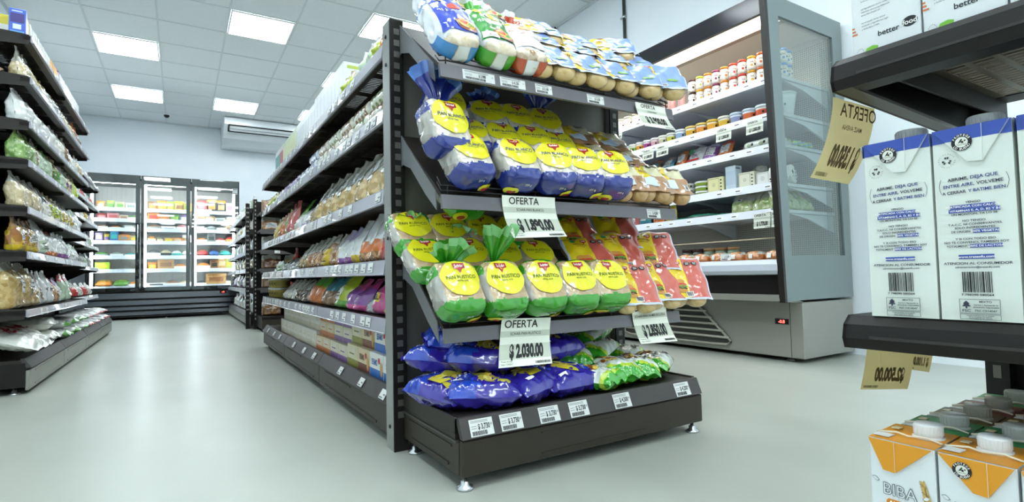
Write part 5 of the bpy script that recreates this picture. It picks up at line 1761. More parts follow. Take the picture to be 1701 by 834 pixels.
wall_row(1.122, 3.41, bagit('clear bag of green peas', 3, .14, .125, .15, .08, 'peas', 'peas'), -.86, True)
it = bagit('clear bag of beige flour', 3, .135, .135, .16, .08, 'grain', 'clear', vt=.72, lean_=.2) + bagit('white bag with blue label', 1, .13, .13, .17, .07, 'rice', 'clear', vt=.7, label='teal', lab=(.4, .6, .3, .7), lean_=.2) + bagit('white bag with purple label', 1, .13, .13, .16, .07, 'rice', 'clear', vt=.7, label='purple', lab=(.5, .7, .3, .6), lean_=.2)
it += bagit('cream and yellow bag', 3, .125, .125, .15, .07, 'rice', 'grain', label='lime', lab=(.2, .6, .2, .6), lean_=.15) + bagit('yellow-labelled clear bag', 3, .125, .125, .15, .07, 'rice', 'clear', vt=.7, label='yellow', lean_=.15) + bagit('white and green bag', 3, .12, .12, .14, .07, 'white', 'paleg')
wall_row(.897, 3.40, it)
wall_row(.897, 3.41, bagit('clear bag of beige flour', 3, .14, .135, .16, .08, 'grain', 'clear', vt=.72), -.86, True)
it = bagit('colourful snack bag with yellow corner', 3, .115, .13, .16, .07, 'mixed', 'snack', label='white', lab=(.35, .6, .2, .5), foot='yellow', lean_=.1) + bagit('big white and green bag', 1, .20, .2, .185, .09, 'white', 'white', label='paleg', lab=(.1, .4, .1, .9), lean_=.1) + bagit('white bag with orange corner', 3, .12, .125, .15, .07, 'white', 'orange', vt=.85, foot='orange', lean_=.15) + bagit('white bag with purple foot', 3, .12, .12, .15, .07, 'white', 'white', foot='purple', lean_=.05) + bagit('white and green packet', 4, .11, .11, .11, .06, 'white', 'paleg')
wall_row(.683, 3.40, it)
wall_row(.683, 3.41, bagit('colourful snack bag', 3, .14, .13, .16, .07, 'mixed', 'snack', foot='yellow'), -.86, True)
it = bagit('large clear bag of pasta spirals', 2, .20, .2, .235, .11, 'pasta', 'clear', vt=.82, label='white', lab=(.35, .78, .55, .95), lean_=.05) + bagit('white-labelled bag of brown pasta', 1, .15, .15, .21, .09, 'pasta', 'white', vt=.55, lean_=.05) + bagit('patterned beige bag', 1, .12, .12, .20, .08, 'white', 'brownp', label='brownp', lean_=.05) + bagit('white bag with small print', 2, .13, .13, .205, .09, 'white', 'white', label='grey', lab=(.4, .5, .3, .7), lean_=.05)
it += bagit('red and white bag', 2, .12, .12, .16, .08, 'snack', 'red', vt=.7, lean_=.15) + bagit('purple and white bag', 1, .12, .12, .16, .07, 'white', 'purple', lean_=.1) + bagit('clear bag of green noodles', 2, .15, .15, .19, .08, 'paleg', 'red', vt=.75)
wall_row(.407, 3.39, it, -.705)
wall_row(.407, 3.42, bagit('large clear bag of pasta spirals', 2, .21, .2, .235, .11, 'pasta', 'clear', vt=.82), -.89, True)
for z, bs in ((1.522, ('clear', 'rice', 'white')), (1.308, ('rice', 'white', 'red')), (1.122, ('grain', 'yellow', 'white')), (.897, ('rice', 'white', 'paleg')), (.683, ('white', 'paleg', 'grey')), (.407, ('white', 'red', 'rice'))):
    it = []
    for k in range(6):
        b_ = bs[1 + k % 2]
        it += bagit('%s bag' % {'rice': 'cream', 'white': 'white', 'red': 'red', 'grain': 'beige', 'yellow': 'yellow', 'paleg': 'pale green', 'grey': 'grey'}[b_], 1, .30, .15, .13, .09, b_, 'white' if b_ != 'white' else 'clear', lean_=.1)
    wall_row(z, 5.33, it, -.82, far=True)
# sacks on the wall shelving base
def sack(w, l, t, seed, words=True):
    def zone(u, v, s_):
        return film(0xE4E6DE, .35, 9, .5)
    def dec(m, surf):
        if not words:
            return
        f = surf(1, .006)
        rd = plain(0xB02C38, .5)
        m.text('HARINA', .085, f, rd, (-.02, .02), sx=.9, bold=.03)
        m.text('DE ARROZ', .06, f, rd, (-.02, -.085), sx=.9, bold=.03)
    return pillow(w, l, t, seed, zone, dec, 48, 52)
SK = [sack(.46, .27, .10, 3, False), sack(.46, .42, .095, 6), sack(.34, .42, .10, 8, False)]
for k, (x, y, z, yw, me, lab) in enumerate([(-.925, 3.66, .166, 89, SK[0], 'white sack at the back of the wall shelving base, propping the red-lettered sack'), (-.80, 3.66, .237, 90, SK[1], 'big white sack with red lettering, sloping down to the wall shelving base front'),
                                             (-.83, 4.18, .166, 84, SK[2], 'plain white sack on the base, behind the red-lettered ones'), (-.83, 4.16, .252, 97, SK[2], 'plain cream-white sack lying on the plain sack below')]):
    place([('wrapper', me)], 'flour_sack', lab, 'sack', None, M=Matrix.Translation((x, y, z)) @ Matrix.Rotation(R(20 if k == 1 else 0), 4, 'Y') @ Matrix.Rotation(R(yw), 4, 'Z'), group='white sacks on the wall shelving base')
for k in range(7):
    me = pillow(.2, .3, .06, k % 3 + 3, lambda u, v, s_: (FOODS['green'] if abs(v) > .8 or (u > .5 and v < .2) else FOODS['white']), None, 16, 20) if k < 3 else pillow(.2, .3, .05, k % 3 + 8, lambda u, v, s_: (FOODS['red'] if v < -.85 else FOODS['white']), None, 16, 20)
    place([('wrapper', me)], 'lying_bag', '%s bag lying on the wall shelving base, %s beyond the sacks' % ('green and white' if k < 3 else 'red-ended white', ORD[k]), 'food bag', None, M=Matrix.Translation((-.76, 4.62 + .36 * k, .166 + .0 * k)) @ Matrix.Rotation(R(86 + 7 * (k % 3)), 4, 'Z'), group='bags lying on the wall shelving base')
    place([('wrapper', me)], 'lying_bag', '%s bag, upper layer, %s beyond the sacks on the shelving base' % ('green and white' if k < 3 else 'red-ended white', ORD[k]), 'food bag', None, M=Matrix.Translation((-.78, 4.68 + .36 * k, .226)) @ Matrix.Rotation(R(96 - 5 * (k % 3)), 4, 'Z'), group='bags lying on the wall shelving base')
# ================================================================ goods on the second gondola and its end
zl2 = {.43: 'fifth', .65: 'fourth', .85: 'third', 1.07: 'second', 1.3: 'top', .1655: 'base'}
for z, bs in ((1.3, ('paleg', 'white')), (1.07, ('rice', 'grain')), (.85, ('white', 'paleg')), (.65, ('grain', 'rice')), (.43, ('rice', 'lilac')), (.1655, ('white', 'rice'))):
    for k in range(6):
        b_ = bs[k % 2]
        cn_ = {'paleg': 'pale green', 'white': 'white', 'rice': 'cream', 'grain': 'beige', 'lilac': 'lilac'}[b_]
        place(sbag(.15, .17, .08, b_, 'clear' if k % 2 else 'white', seed=k % 3, foot='purple' if b_ == 'lilac' else None), 'food_bag', '%s bag, %s from near end, %s side shelf of small shelving unit' % (cn_, ORD[k], zl2[z]), 'food bag', (G2X + .07, 6.62 + .42 * k, z + .0005), R(-90 + 6 * (k % 3) - 6), 'bags on the side of the small shelving unit')
for z, row_, nm_ in ((1.225, [('brownp', 'brown shiny'), ('pink', 'reddish foil'), ('brownp', 'dark brown')], 'top'), (1.045, [('snack', 'brown seed'), ('seeds', 'olive seed')], 'second'), (.835, [('silver', 'silver'), ('grey', 'grey')], 'third'),
                     (.64, [('beans', 'dark brown'), ('seeds', 'tan')], 'fourth'), (.44, [('brownp', 'tan box-shaped'), ('red', 'red')], 'fifth'), (.1505, [('brown', 'brown'), ('rice', 'pale bulging'), ('beans', 'dark')], 'bottom')):
    for k, (b_, look) in enumerate(row_):
        place(sbag(.19, .15, .12, b_, 'clear' if nm_ != 'top' else b_, seed=k, label='white' if nm_ in ('second', 'top') else None), 'food_bag', '%s bag, %s on the %s shelf of the narrow end display' % (look, ORD[k], nm_), 'food bag', (.82 + .22 * k, 6.21, z + .0005), R(4 * k), 'bags on the narrow end display')
# ================================================================ goods in the open fridge (shelf fronts face -X)
RG = -90
SN = {1.622: 'top shelf', 1.41: 'second shelf', 1.23: 'third shelf', 1.01: 'fourth shelf', .86: 'fifth shelf', .56: 'bottom deck'}
def jar_parts(r_, h, lid, body=0xECE6DC, key='jar', accent=None):
    k = ('jar', r_, h, lid, body, accent)
    if k not in BOXES:
        m = MB().lathe([(r_ * .8, 0), (r_ * .97, .004), (r_, .012), (r_, h * .66), (r_ * .97, h * .74), (r_ * .80, h * .82), (r_ * .80, h * .84)], plain(body, .2, 0, .6), 20)
        l = MB().lathe([(r_ * .86, h * .83), (r_ * .9, h * .835), (r_ * .9, h * .985), (r_ * .84, h), (0, h)], plain(lid, .3), 22)
        t = MB()
        for a0 in (-60, 60, 180):
            f = lambda x, y, a0=a0: ((r_ + .0008) * math.sin(R(a0) + x / r_), -(r_ + .0008) * math.cos(R(a0) + x / r_), y)
            t.patch(rect(-r_ * .8, h * .14, r_ * .8, h * .62, 4), f, plain(0xF2EFE8, .4), 2)
            g = lambda x, y, a0=a0: ((r_ + .0014) * math.sin(R(a0) + x / r_), -(r_ + .0014) * math.cos(R(a0) + x / r_), y)
            t.patch(ellipse(r_ * .4, h * .38, r_ * .2, r_ * .2, 10), g, INK, 1)
            t.patch(ellipse(-r_ * .3, h * .32, r_ * .25, r_ * .3, 10, .2), g, plain(accent or lid, .4), 1)
            t.text('yog', h * .10, g, plain(0x8A4A3A, .5), (-r_ * .25, h * .5))
        BOXES[k] = [('jar', m.mesh('jar')), ('lid', l.mesh('lid')), ('label', t.mesh('label'))]
    return BOXES[k]
def bottle_parts(r_, h, cap, body):
    k = ('bottle', r_, h, cap, body)
    if k not in BOXES:
        m = MB().lathe([(r_ * .85, 0), (r_, .005), (r_, h * .5), (r_ * .8, h * .66), (r_ * .45, h * .84), (r_ * .42, h * .88)], plain(body, .25, 0, .5), 20)
        c = MB().lathe([(r_ * .5, h * .87), (r_ * .52, h * .875), (r_ * .52, h * .985), (r_ * .46, h), (0, h)], plain(cap, .35), 18)
        BOXES[k] = [('bottle', m.mesh('bottle')), ('cap', c.mesh('cap'))]
    return BOXES[k]
JC = {'orange': 0xE0662A, 'yellow': 0xE3A82A, 'red': 0xD0402E, 'amber': 0xE08A2E, 'purple': 0x8A2F5C, 'lime': 0xB5C23A, 'brown': 0x4A2A22, 'green': 0x3AA878, 'blue': 0x4F8FE0}
def jar_at(col, x, y, z, lab, grp, r_=.0265, h=.085, rot=0):
    place(jar_parts(r_, h, JC[col]), 'yoghurt_jar', lab, 'jar', (x, y, z + .0005), R(RG + rot), grp)
JG = 'yoghurt jars on the fridge top shelf'
seq = ['orange', 'yellow', 'red', 'red', 'amber', 'purple', 'amber', 'lime', 'brown']
for L_ in range(2):
    for k, c in enumerate(seq):
        col = 'yellow' if (L_ == 0 and c == 'lime') else c
        jar_at(col, 2.892, 1.872 + .0625 * k, 1.622 + .0855 * L_, '%s-lidded white yoghurt jar, %s from the fridge end panel, %s layer' % (col, ORD[k], ['lower', 'upper'][L_]), JG, rot=(k * 31) % 25 - 12)
for L_ in range(2):
    for k, (c, x, y) in enumerate((('green', 2.89, 1.775), ('blue', 2.95, 1.775), ('blue', 3.012, 1.785))):
        jar_at(c, x, y, 1.622 + .0855 * L_, '%s-lidded white jar seen through the fridge end glass, %s, %s layer' % (c, ['at the front', 'second back', 'third back'][k], ['lower', 'upper'][L_]), 'jars behind the fridge end glass')
for k, (y, b) in enumerate(((2.46, 0xDCA8A0), (2.545, 0xD8A49C))):
    place(bottle_parts(.026, .145, 0x2FA05A, b), 'drink_bottle', 'pink drink bottle with green cap, %s past the yoghurt jars, fridge top shelf' % ORD[k], 'bottle', (2.89, y, 1.6225), 0, 'pink bottles on the fridge top shelf')
for k in range(3):
    place(jar_parts(.03, .07, 0xD8B0A8, 0xDCB8B0), 'dessert_jar', 'small pink jar, %s beyond the green-capped bottles' % ORD[k], 'jar', (2.895, 2.62 + .068 * k, 1.6225), R(RG), 'pink jars on the fridge top shelf')
for k in range(5):
    place(jar_parts(.033, .082, 0xD8D4C0, 0xE4DCCB), 'cream_jar', 'white cream jar, %s seen past the slotted post, fridge top shelf' % ORD[k], 'jar', (2.90, 2.90 + .085 * k, 1.6225), R(RG), 'white jars on the fridge top shelf')
# second shelf: tubs
TC = [(0xE6E2DC, 0xDDE4EA, 0xD2542E, 'white and red'), (0xDDE2EA, 0xC8D4E4, 0xD2642E, 'blue-lidded orange'), (0xD8E0EC, 0xC8D4E4, 0x8C94B8, 'blue-lidded lilac'), (0xE6E0C8, 0xE8E4D4, 0xE0B42A, 'yellow'), (0xE8D9B0, 0xE0B83A, 0xE0A02A, 'golden'),
      (0xE6E0D4, 0xE0C46A, 0xE0902A, 'amber'), (0xE6E4DC, 0xE8C46A, 0xD8A82A, 'pale amber'), (0xE2E6EC, 0xDCE2EA, 0x8FA8C8, 'pale blue'), (0xE6E6DC, 0xE8E6D8, 0xC8C03A, 'lime'), (0xE8E6DC, 0xECE8DC, 0xC8C4A0, 'cream'), (0xE8D4D4, 0xECE4E0, 0xD09AA4, 'pink'),
      (0xE0D0D8, 0xE8E4E0, 0x9A2F7A, 'magenta'), (0xE8E0D4, 0xECE8DC, 0xE0962A, 'orange'), (0xE6E8DC, 0xECE8DC, 0x8AB83A, 'green'), (0x4A5A8C, 0xDCE2EA, 0xE08A2A, 'dark blue'), (0xE4E4E8, 0xD0D8E4, 0x9AAAC8, 'grey-blue')]
y = 1.88
for k, (b, l, lb_c, nm_) in enumerate(TC):
    r_ = .040 if k < 8 else .034
    h = .062 if k < 8 else .058
    place(tub_mesh(r_ * .9, r_, h, b, l, lb_c), 'yoghurt_tub', '%s yoghurt tub, %s from the fridge end panel on the second shelf' % (nm_, ORD[k]), 'tub', (2.90, y, 1.4105), R(RG + (k * 37) % 40 - 20), 'yoghurt tubs on the fridge second shelf')
    y += r_ * 2 + .006
place(tub_mesh(.042, .060, .125, 0xE4EAEE, 0xEEF3F6, 0xDCE4EA, (.2, .8), .01), 'dessert_cup', 'large white tapered cup seen through the fridge end glass', 'cup', (2.995, 1.80, 1.4105), R(10))
place(tub_mesh(.036, .040, .058, 0xD8DEE4, 0xE4EAEE, 0xB8C4D0), 'yoghurt_tub', 'small pale tub in front of the large white cup, behind the end glass', 'tub', (2.905, 1.80, 1.4105), R(10))
# third shelf: rolls and packs
def log_pack(l, r_, c1, c2):
    k = ('log', l, r_, c1, c2)
    if k not in BOXES:
        m = MB()
        A, B = film(c1, .25, 14, .5), film(c2, .25, 14, .5)
        pr = [(.004, -l / 2 - .02), (.008, -l / 2 - .004), (r_ * .9, -l / 2 + .006), (r_, -l / 2 + .02), (r_, -l * .18), (r_, l * .18), (r_, l / 2 - .02), (r_ * .9, l / 2 - .006), (.008, l / 2 + .004), (.004, l / 2 + .02)]
        m.lathe(pr, [B, B, A, A, A, A, A, B, B], 18, Matrix.Translation((0, 0, r_)) @ Matrix.Rotation(R(90), 4, 'Y'))
        f = lambda x, y: (x, -(r_ + .001) * math.cos(y / r_), r_ + (r_ + .001) * math.sin(y / r_))
        for cx in (-l * .25, l * .22):
            m.patch(ellipse(cx, .0, l * .09, r_ * .4, 14, .1), f, plain(c2, .4), 1)
            m.patch(ellipse(cx + l * .12, .004, r_ * .3, r_ * .3, 8), f, INK, 1)
        BOXES[k] = m.mesh('roll')
    return BOXES[k]
def tilt_at(x, y, z, pitch, yaw=0):
    return Matrix.Translation((x, y, z)) @ Matrix.Rotation(R(RG + yaw), 4, 'Z') @ Matrix.Rotation(R(pitch), 4, 'X')
place(log_pack(.17, .030, 0xDCE0D4, 0x9AA88A), 'cream_cheese_roll', 'white and grey-green wrapped roll beside the fridge front edge, third shelf', 'roll', (2.90, 1.915, 1.2305), R(RG - 3))
place(log_pack(.17, .028, 0x8FB06A, 0x4F8A3A), 'cream_cheese_roll', 'green wrapped roll lying behind the white one on the fridge third shelf', 'roll', (2.965, 1.90, 1.2305), R(RG))
place(log_pack(.13, .026, 0xC8D6DC, 0xA8C03A), 'cream_cheese_roll', 'blue and lime wrapped roll seen through the fridge end glass', 'roll', (2.945, 1.785, 1.2305), R(10))
for k in range(4):
    b = MB().lathe([(0, 0), (.014, .003), (.022, .014), (.024, .024), (.021, .036), (.012, .045), (0, .048)], [film((0x5A9AD0, 0xA8C84A)[(k + i) % 2], .25, 14, .4) for i in range(6)], 16)
    place(b.mesh('wrapper'), 'round_cheese', 'small round blue and green pack, %s from the roll, behind the end glass' % ORD[k], 'cheese', (3.045 + .052 * k, 1.79, 1.2305), 0, 'small round packs behind the fridge end glass')
for k, (y, w, h, b, t_, lb_, look, wd) in enumerate([
        (2.055, .14, .10, 'orange', 'grey', None, 'flat orange cheese pack lying down', None), (2.19, .10, .135, 'orange', 'red', 'white', 'orange pouch with dark writing', None), (2.30, .10, .14, 'purple', 'lilac', 'white', 'blue and white pouch', None),
        (2.425, .13, .14, 'white', 'white', 'white', 'white pouch with green square and red band', 1), (2.545, .08, .145, 'orange', 'orange', 'white', 'tall orange pouch', None), (2.66, .10, .11, 'teal', 'snack', 'white', 'blue and brown pouch', None),
        (2.785, .09, .115, 'brownp', 'orange', 'teal', 'round-labelled brown pouch', None), (2.90, .10, .11, 'teal', 'grey', 'white', 'blue and grey pouch', None), (3.02, .10, .11, 'orange', 'yellow', 'white', 'orange and yellow pouch', None)]):
    M_ = tilt_at(2.94, y, 1.2405, -30 if k else -68, (k * 23) % 16 - 8)
    ms = sbag(w, h, .035, b, t_, seed=k % 3, vt=.85, label=lb_, lab=(.25, .75, .18, .82))
    if wd:
        x_ = MB()
        f = lambda x, y: (x, -.024, y)
        x_.patch(rect(-.05, .075, -.02, .115, 2), f, plain(0x1F9A5A, .4), 1)
        x_.patch(rect(-.058, .012, .058, .03, 2), f, plain(0xC2302C, .4), 1)
        x_.text('Queso', .014, f, plain(0xB8708A, .4), (0, .055))
        ms = ms + [('print', x_.mesh('print'))]
    place(ms, 'cheese_pouch', '%s, %s from the end panel, fridge third shelf' % (look, ORD[k]), 'cheese pack', None, M=M_, group='cheese packs on the fridge third shelf')
# fourth shelf
for k in range(3):
    place(tub_mesh(.048, .050, .026, 0xDCDCD0, 0xEAEAE4, 0x9AB83A, (.15, .8), .006), 'spread_tub', 'flat white tub with green band, %s in its stack on the fridge fourth shelf' % ['bottom', 'middle', 'top'][k], 'tub', (2.92, 2.335, 1.0105 + .0325 * k), R(RG + 10 * k), 'stacked green-banded tubs on the fridge fourth shelf')
    place(tub_mesh(.046, .048, .026, 0xD0D2CC, 0xDCDCD8, 0xB8BCB4, (.15, .8), .006), 'spread_tub', 'flat grey-white tub, %s in the second stack on the fridge fourth shelf' % ['bottom', 'middle', 'top'][k], 'tub', (2.92, 2.45, 1.0105 + .0325 * k), R(RG), 'second stack of tubs on the fridge fourth shelf')
def cheese_box(w, h, d, c, key, round_=False):
    k = ('cb', w, h, d, c)
    if k not in BOXES:
        m = MB()
        m.box((-w / 2, 0, 0), (w / 2, d, h), plain(c, .4), ch=.004)
        f = lambda x, y: (x, -.0008, y)
        for a, b in (((-w * .44, h * .08), (w * .24, h * .1)), ((-w * .44, h * .9), (w * .24, h * .92)), ((-w * .44, h * .08), (-w * .425, h * .92)), ((w * .225, h * .08), (w * .24, h * .92))):
            m.patch(rect(a[0], a[1], b[0], b[1], 2), f, plain(0x6A6A50, .5), 1)
        m.patch(ellipse(-w * .1, h * .55, w * .1, w * .1, 16), f, plain(0x8A8A78, .5), 1)
        m.patch(ellipse(-w * .1, h * .55, w * .085, w * .085, 16), lambda x, y: (x, -.0012, y), plain(c, .5), 1)
        m.text('A', h * .1, lambda x, y: (x, -.0016, y), plain(0x6A6A50, .5), (-w * .1, h * .5))
        for i in range(4):
            m.patch(ellipse(w * .35, h * (.2 + .2 * i), w * .05, w * .05, 8), f, INK, 1)
        BOXES[k] = m.mesh('carton')
    return BOXES[k]
place(cheese_box(.115, .105, .09, 0xE3DDA8, 'a'), 'cheese_box', 'square pale yellow cheese box beside the stacked tubs, fridge fourth shelf', 'cheese box', (2.885, 2.215, 1.0105), R(RG + 4))
place(tall_box(.075, .155, .06, 0xC9D6E0, 0xB8CAD8, 0x6A7A8A), 'cheese_box', 'tall pale blue pack between the yellow and cream boxes, fridge fourth shelf', 'cheese box', (2.88, 2.10, 1.0105), R(RG - 4))
place(cheese_box(.105, .10, .09, 0xE6E4CC, 'b'), 'cheese_box', 'square cream cheese box under clear film, fridge fourth shelf', 'cheese box', (2.885, 1.995, 1.0105), R(RG + 4))
place(sbag(.11, .15, .07, 'silver', 'clear', seed=1), 'cheese_bag', 'clear film bag standing behind the cream cheese box', 'cheese bag', (3.02, 1.995, 1.0105), R(RG))
place(cheese_box(.115, .082, .09, 0xECECE6, 'c'), 'cheese_box', 'white cheese box beside the fridge front edge, fourth shelf', 'cheese box', (2.885, 1.878, 1.0105), R(RG - 5))
rc = MB().lathe([(.0, 0), (.052, 0), (.056, .004), (.056, .032), (.052, .036), (0, .036)], plain(0xECEEEA, .35), 28)
fr = lambda x, y: (x, y, .0366)
rc.patch(ellipse(-.012, .01, .016, .016, 4), fr, INK, 1)
for i in range(4):
    rc.patch(ellipse(.03, -.030 + .02 * i, .007, .007, 8), fr, INK, 1)
rc.text('Queso', .009, fr, plain(0x4A4A4A, .5), (-.012, -.02))
place(rc.mesh('box'), 'round_cheese_box', 'round white cheese box on edge, seen through the fridge end glass', 'cheese box', None, M=Matrix.Translation((2.985, 1.80, 1.067)) @ Matrix.Rotation(R(12), 4, 'Z') @ Matrix.Rotation(R(82), 4, 'X'))
place(rc.mesh('box'), 'round_cheese_box', 'round white cheese box half hidden by the fridge front edge', 'cheese box', None, M=Matrix.Translation((2.885, 1.80, 1.067)) @ Matrix.Rotation(R(-20), 4, 'Z') @ Matrix.Rotation(R(82), 4, 'X'))
# fifth shelf: salad bags, flat packs, upright pouches
SAL_ = food(0x8FA85A, 0xC9CFA0, 36)
FOODS['salad'] = SAL_
for k, (x, y, yw, lab) in enumerate([(2.915, 1.90, 0, 'clear salad bag beside the fridge front edge, fifth shelf'), (2.925, 2.05, 8, 'clear salad bag, second from the fridge front edge, fifth shelf'),
                                   (2.92, 1.80, 84, 'clear bag of pale vegetables seen through the end glass, at the shelf front'), (3.03, 1.81, 92, 'pale green salad bag seen through the end glass, second back'), (3.15, 1.81, 88, 'pale green salad bag with red mark, third back behind the end glass')]):
    place(sbag(.15, .135, .09, 'salad', 'clear' if k < 3 else 'salad', seed=k % 3, vt=.62, lean_=.25, label=('white' if k == 1 else ('red' if k == 4 else None)), lab=(.6, .72, .3, .5)), 'salad_bag', lab, 'salad bag', (x, y, .8605), R(RG + yw))
for k in range(3):
    me = pillow(.13, .19, .022, 3 + k, lambda u, v, s_: film(0x2F9A7A, .3, 14, .5) if s_ > 0 else CLR, None, 12, 16)
    place([('wrapper', me)], 'flat_pack', 'flat teal-green pack lying on the fridge fifth shelf, %s from the salad bags' % ORD[k], 'flat pack', None, M=Matrix.Translation((2.95, 2.22 + .14 * k, .8605 + .012 * (k % 2))) @ Matrix.Rotation(R(20 * k - 10), 4, 'Z'), group='flat green packs on the fridge fifth shelf')
for k, (y, b, t_, look) in enumerate([(2.585, 'yellow', 'lime', 'yellow pouch with red picture'), (2.70, 'orange', 'yellow', 'orange pouch'), (2.83, 'teal', 'teal', 'teal pouch'), (2.95, 'pink', 'white', 'pink pouch'), (3.06, 'teal', 'green', 'green and teal pouch')]):
    place(sbag(.11, .13, .04, b, t_, seed=k % 3, vt=.85, label='red' if k == 0 else 'white', lab=(.3, .55, .3, .75)), 'food_pouch', '%s standing on the fridge fifth shelf, %s past the flat packs' % (look, ORD[k]), 'food pouch', (2.89, y, .8605), R(RG + 6 * k - 12), 'pouches on the fridge fifth shelf')
# bottom deck: bagged baked goods and jars
BK = food(0xB8703A, 0xD89A62, 22)
FOODS['baked'] = BK
for k in range(11):
    y = 1.81 + .126 * k
    L = Loaf(.058, .05, .036, 2.6, k % 4, .006, 30)
    if ('bk', k % 4) not in BOXES:
        BOXES['bk', k % 4] = [('bag', L.body(lambda p: (CLR if p.z > .056 and abs(p.x) > .03 else BK), 12).mesh('bag')), ('sticker', MB().patch(rect(-.014, -.012, .014, .012, 2), lambda x, y_: L.end(.005)(x + .0, L.c + y_ + .008), plain(0xE8E8E0, .4), 1).mesh('sticker'))]
    place(BOXES['bk', k % 4], 'bagged_pastry', 'bagged golden-brown pastry, %s from the end panel on the fridge bottom deck' % ORD[k], 'pastry', (2.868, y, .5605), R(RG + (k * 41) % 30 - 15), 'bagged pastries on the fridge bottom deck')
for k, (lid, b) in enumerate([(0xB88A5A, 0x9AB8A0), (0xB88A5A, 0x8FB09A), (0xC29A6A, 0xA0B8A0), (0x4A3030, 0x6A6A62), (0x4A3030, 0x74746A)]):
    place(jar_parts(.042, .115, lid, b), 'preserve_jar', '%s preserve jar with %s lid, %s in the row behind the pastries' % ('green' if k < 3 else 'grey', 'tan' if k < 3 else 'dark', ORD[k]), 'jar', (3.05, 2.22 + .093 * k, .5605), R(RG + 20), 'preserve jars at the back of the fridge deck')
for k, (x, y, yw) in enumerate([(2.79, 2.09, 0), (2.79, 2.52, 0)]):
    shelf_tag(.07, .04, '$ 2,350', 'white price ticket standing among the pastries, %s from the end panel' % ORD[k], Matrix.Translation((x, y, .585)) @ Matrix.Rotation(R(RG), 4, 'Z') @ Matrix.Rotation(R(-15), 4, 'X'), k)
# hanging price cards of the fridge
for k, (y, z, w, h, pr, lab) in enumerate([
        (1.895, 1.392, .11, .075, '$ 1,350.00', 'white 1,350.00 price card on the fridge second shelf, closer to the end panel'),
        (2.105, 1.395, .11, .075, '$ 1,350.00', 'white 1,350.00 price card on the fridge second shelf, over the orange pouch'),
        (2.60, 1.395, .11, .07, '$ 1,680.00', 'white 1,680.00 price card on the fridge second shelf, by the tall orange pouch'),
        (2.735, 1.395, .11, .07, '$ 1,680.00', 'white price card overlapping the 1,680.00 card, farther from the end panel'),
        (3.04, 1.60, .10, .065, '$ 1,800.00', 'white price card on the fridge top shelf, seen past the slotted post'),
        (1.873, .848, .105, .085, '$ 1,770.00', 'white 1,770.00 price card on the fridge fifth shelf below the salad bags'),
        (1.775, .848, .08, .085, '$ 1,900.00', 'white price card at the end of the fridge fifth shelf, behind the edge')]):
    price_card(w, h, 'OFERTA', '', pr, (-.004, .002, 0, 0), lab, Matrix.Translation((RX - .022, y, z)) @ Matrix.Rotation(R(RG), 4, 'Z'), False, seed=k + 20)
# ================================================================ shelving right beside the camera, with cartons
DARKP = plain(0x15110D, .5, spec=.3)
fs = thing('carton_shelving', 'dark shelving close to the camera, stocked with drink cartons', 'shelving', (.68, .348, 0))
def q_(x, y, z):
    return (x - .68, y - .348, z)
def front_shelf(z0, z1, slots):
    """folded-edge shelf whose front faces -X; z0..z1 is the height of its front lip"""
    m = MB()
    y0, y1 = -.75, 0.0
    m.prism([(.012, z1), (.0, z1 - .012), (-.003, z0 + .006), (.004, z0), (.03, z0), (.03, z0 + .004), (.012, z0 + .004), (.012, z1 - .002), (.42, z1 - .002), (.42, z1)], y0, y1, DARKP, axis='y') if not slots else None
    if slots:
        m.prism([(.012, z1), (.0, z1 - .010), (-.004, z0 + .012), (.0, z0), (.03, z0), (.03, z0 + .004), (.012, z0 + .004), (.012, z1)], y0, y1, DARKP, axis='y')
        m.box((-.0045, y0, z0 + .0125), (-.002, y1 - .03, z0 + .0155), plain(0x2A2521, .4))
        yy = y1
        SM = plain(0x6E6452, .4, .0)  # slats coloured lighter than the solid margins: light at the slots painted in
        m.box((.012, y1 - .045, z1 - .004), (.42, y1, z1), DARKP)
        xs_ = [.07 + .0125 * k for k in range(25)]
        yy = y1 - .045
        n_ = 0
        while yy > y0 + .03:
            st_ = .008 if n_ % 3 else .012
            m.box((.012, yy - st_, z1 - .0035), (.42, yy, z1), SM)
            yy -= st_
            for x_ in xs_:
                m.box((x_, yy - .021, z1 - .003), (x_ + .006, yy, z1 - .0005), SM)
            yy -= .021
            n_ += 1
        m.box((.012, y0, z1 - .0042), (.07, y1 - .045, z1), DARKP)
        m.box((.376, y0, z1 - .0042), (.42, y1 - .045, z1), DARKP)
    m.prism([(.012, z1), (.0, z1 - .010), (-.004, z0 + .012), (.0, z0), (.42, z0 - .02), (.42, z1)], y1 - .004, y1, DARKP, axis='y')
    m.prism([(.0, z0), (.42, z0 - .02), (.42, z0 - .016), (.0, z0 + .004)], y1 - .022, y1 - .004, plain(0x4A463E, .4), axis='y')
    m.box((.02, y1 - .046, z0 + .012), (.42, y1 - .043, z1 - .004), DARKP)
    return m
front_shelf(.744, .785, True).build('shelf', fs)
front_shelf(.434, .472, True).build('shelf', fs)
m = MB()
m.box((.0, -.75, .03), (.42, 0, .12), DARKP)
m.box((.0, -.75, .12), (.42, 0, .135), DARKP)
m.build('base_shelf', fs)
for y in (-.03, -.74):
    m = MB().box((.42, y, 0), (.45, y + .03, .95), DARKP)
    z = .2
    while z < .93:
        m.box((.419, y + .010, z), (.42, y + .02, z + .02), plain(0x6A655C, .5))
        z += .05
    m.build('upright', fs)
MB().box((.45, -.75, .1), (.46, 0, .70), DARKP).build('back_panel', fs)
for y in (-.05, -.7):
    link('foot', FOOT, fs, (.04, y, 0))
    link('foot', FOOT, fs, (.38, y, 0))
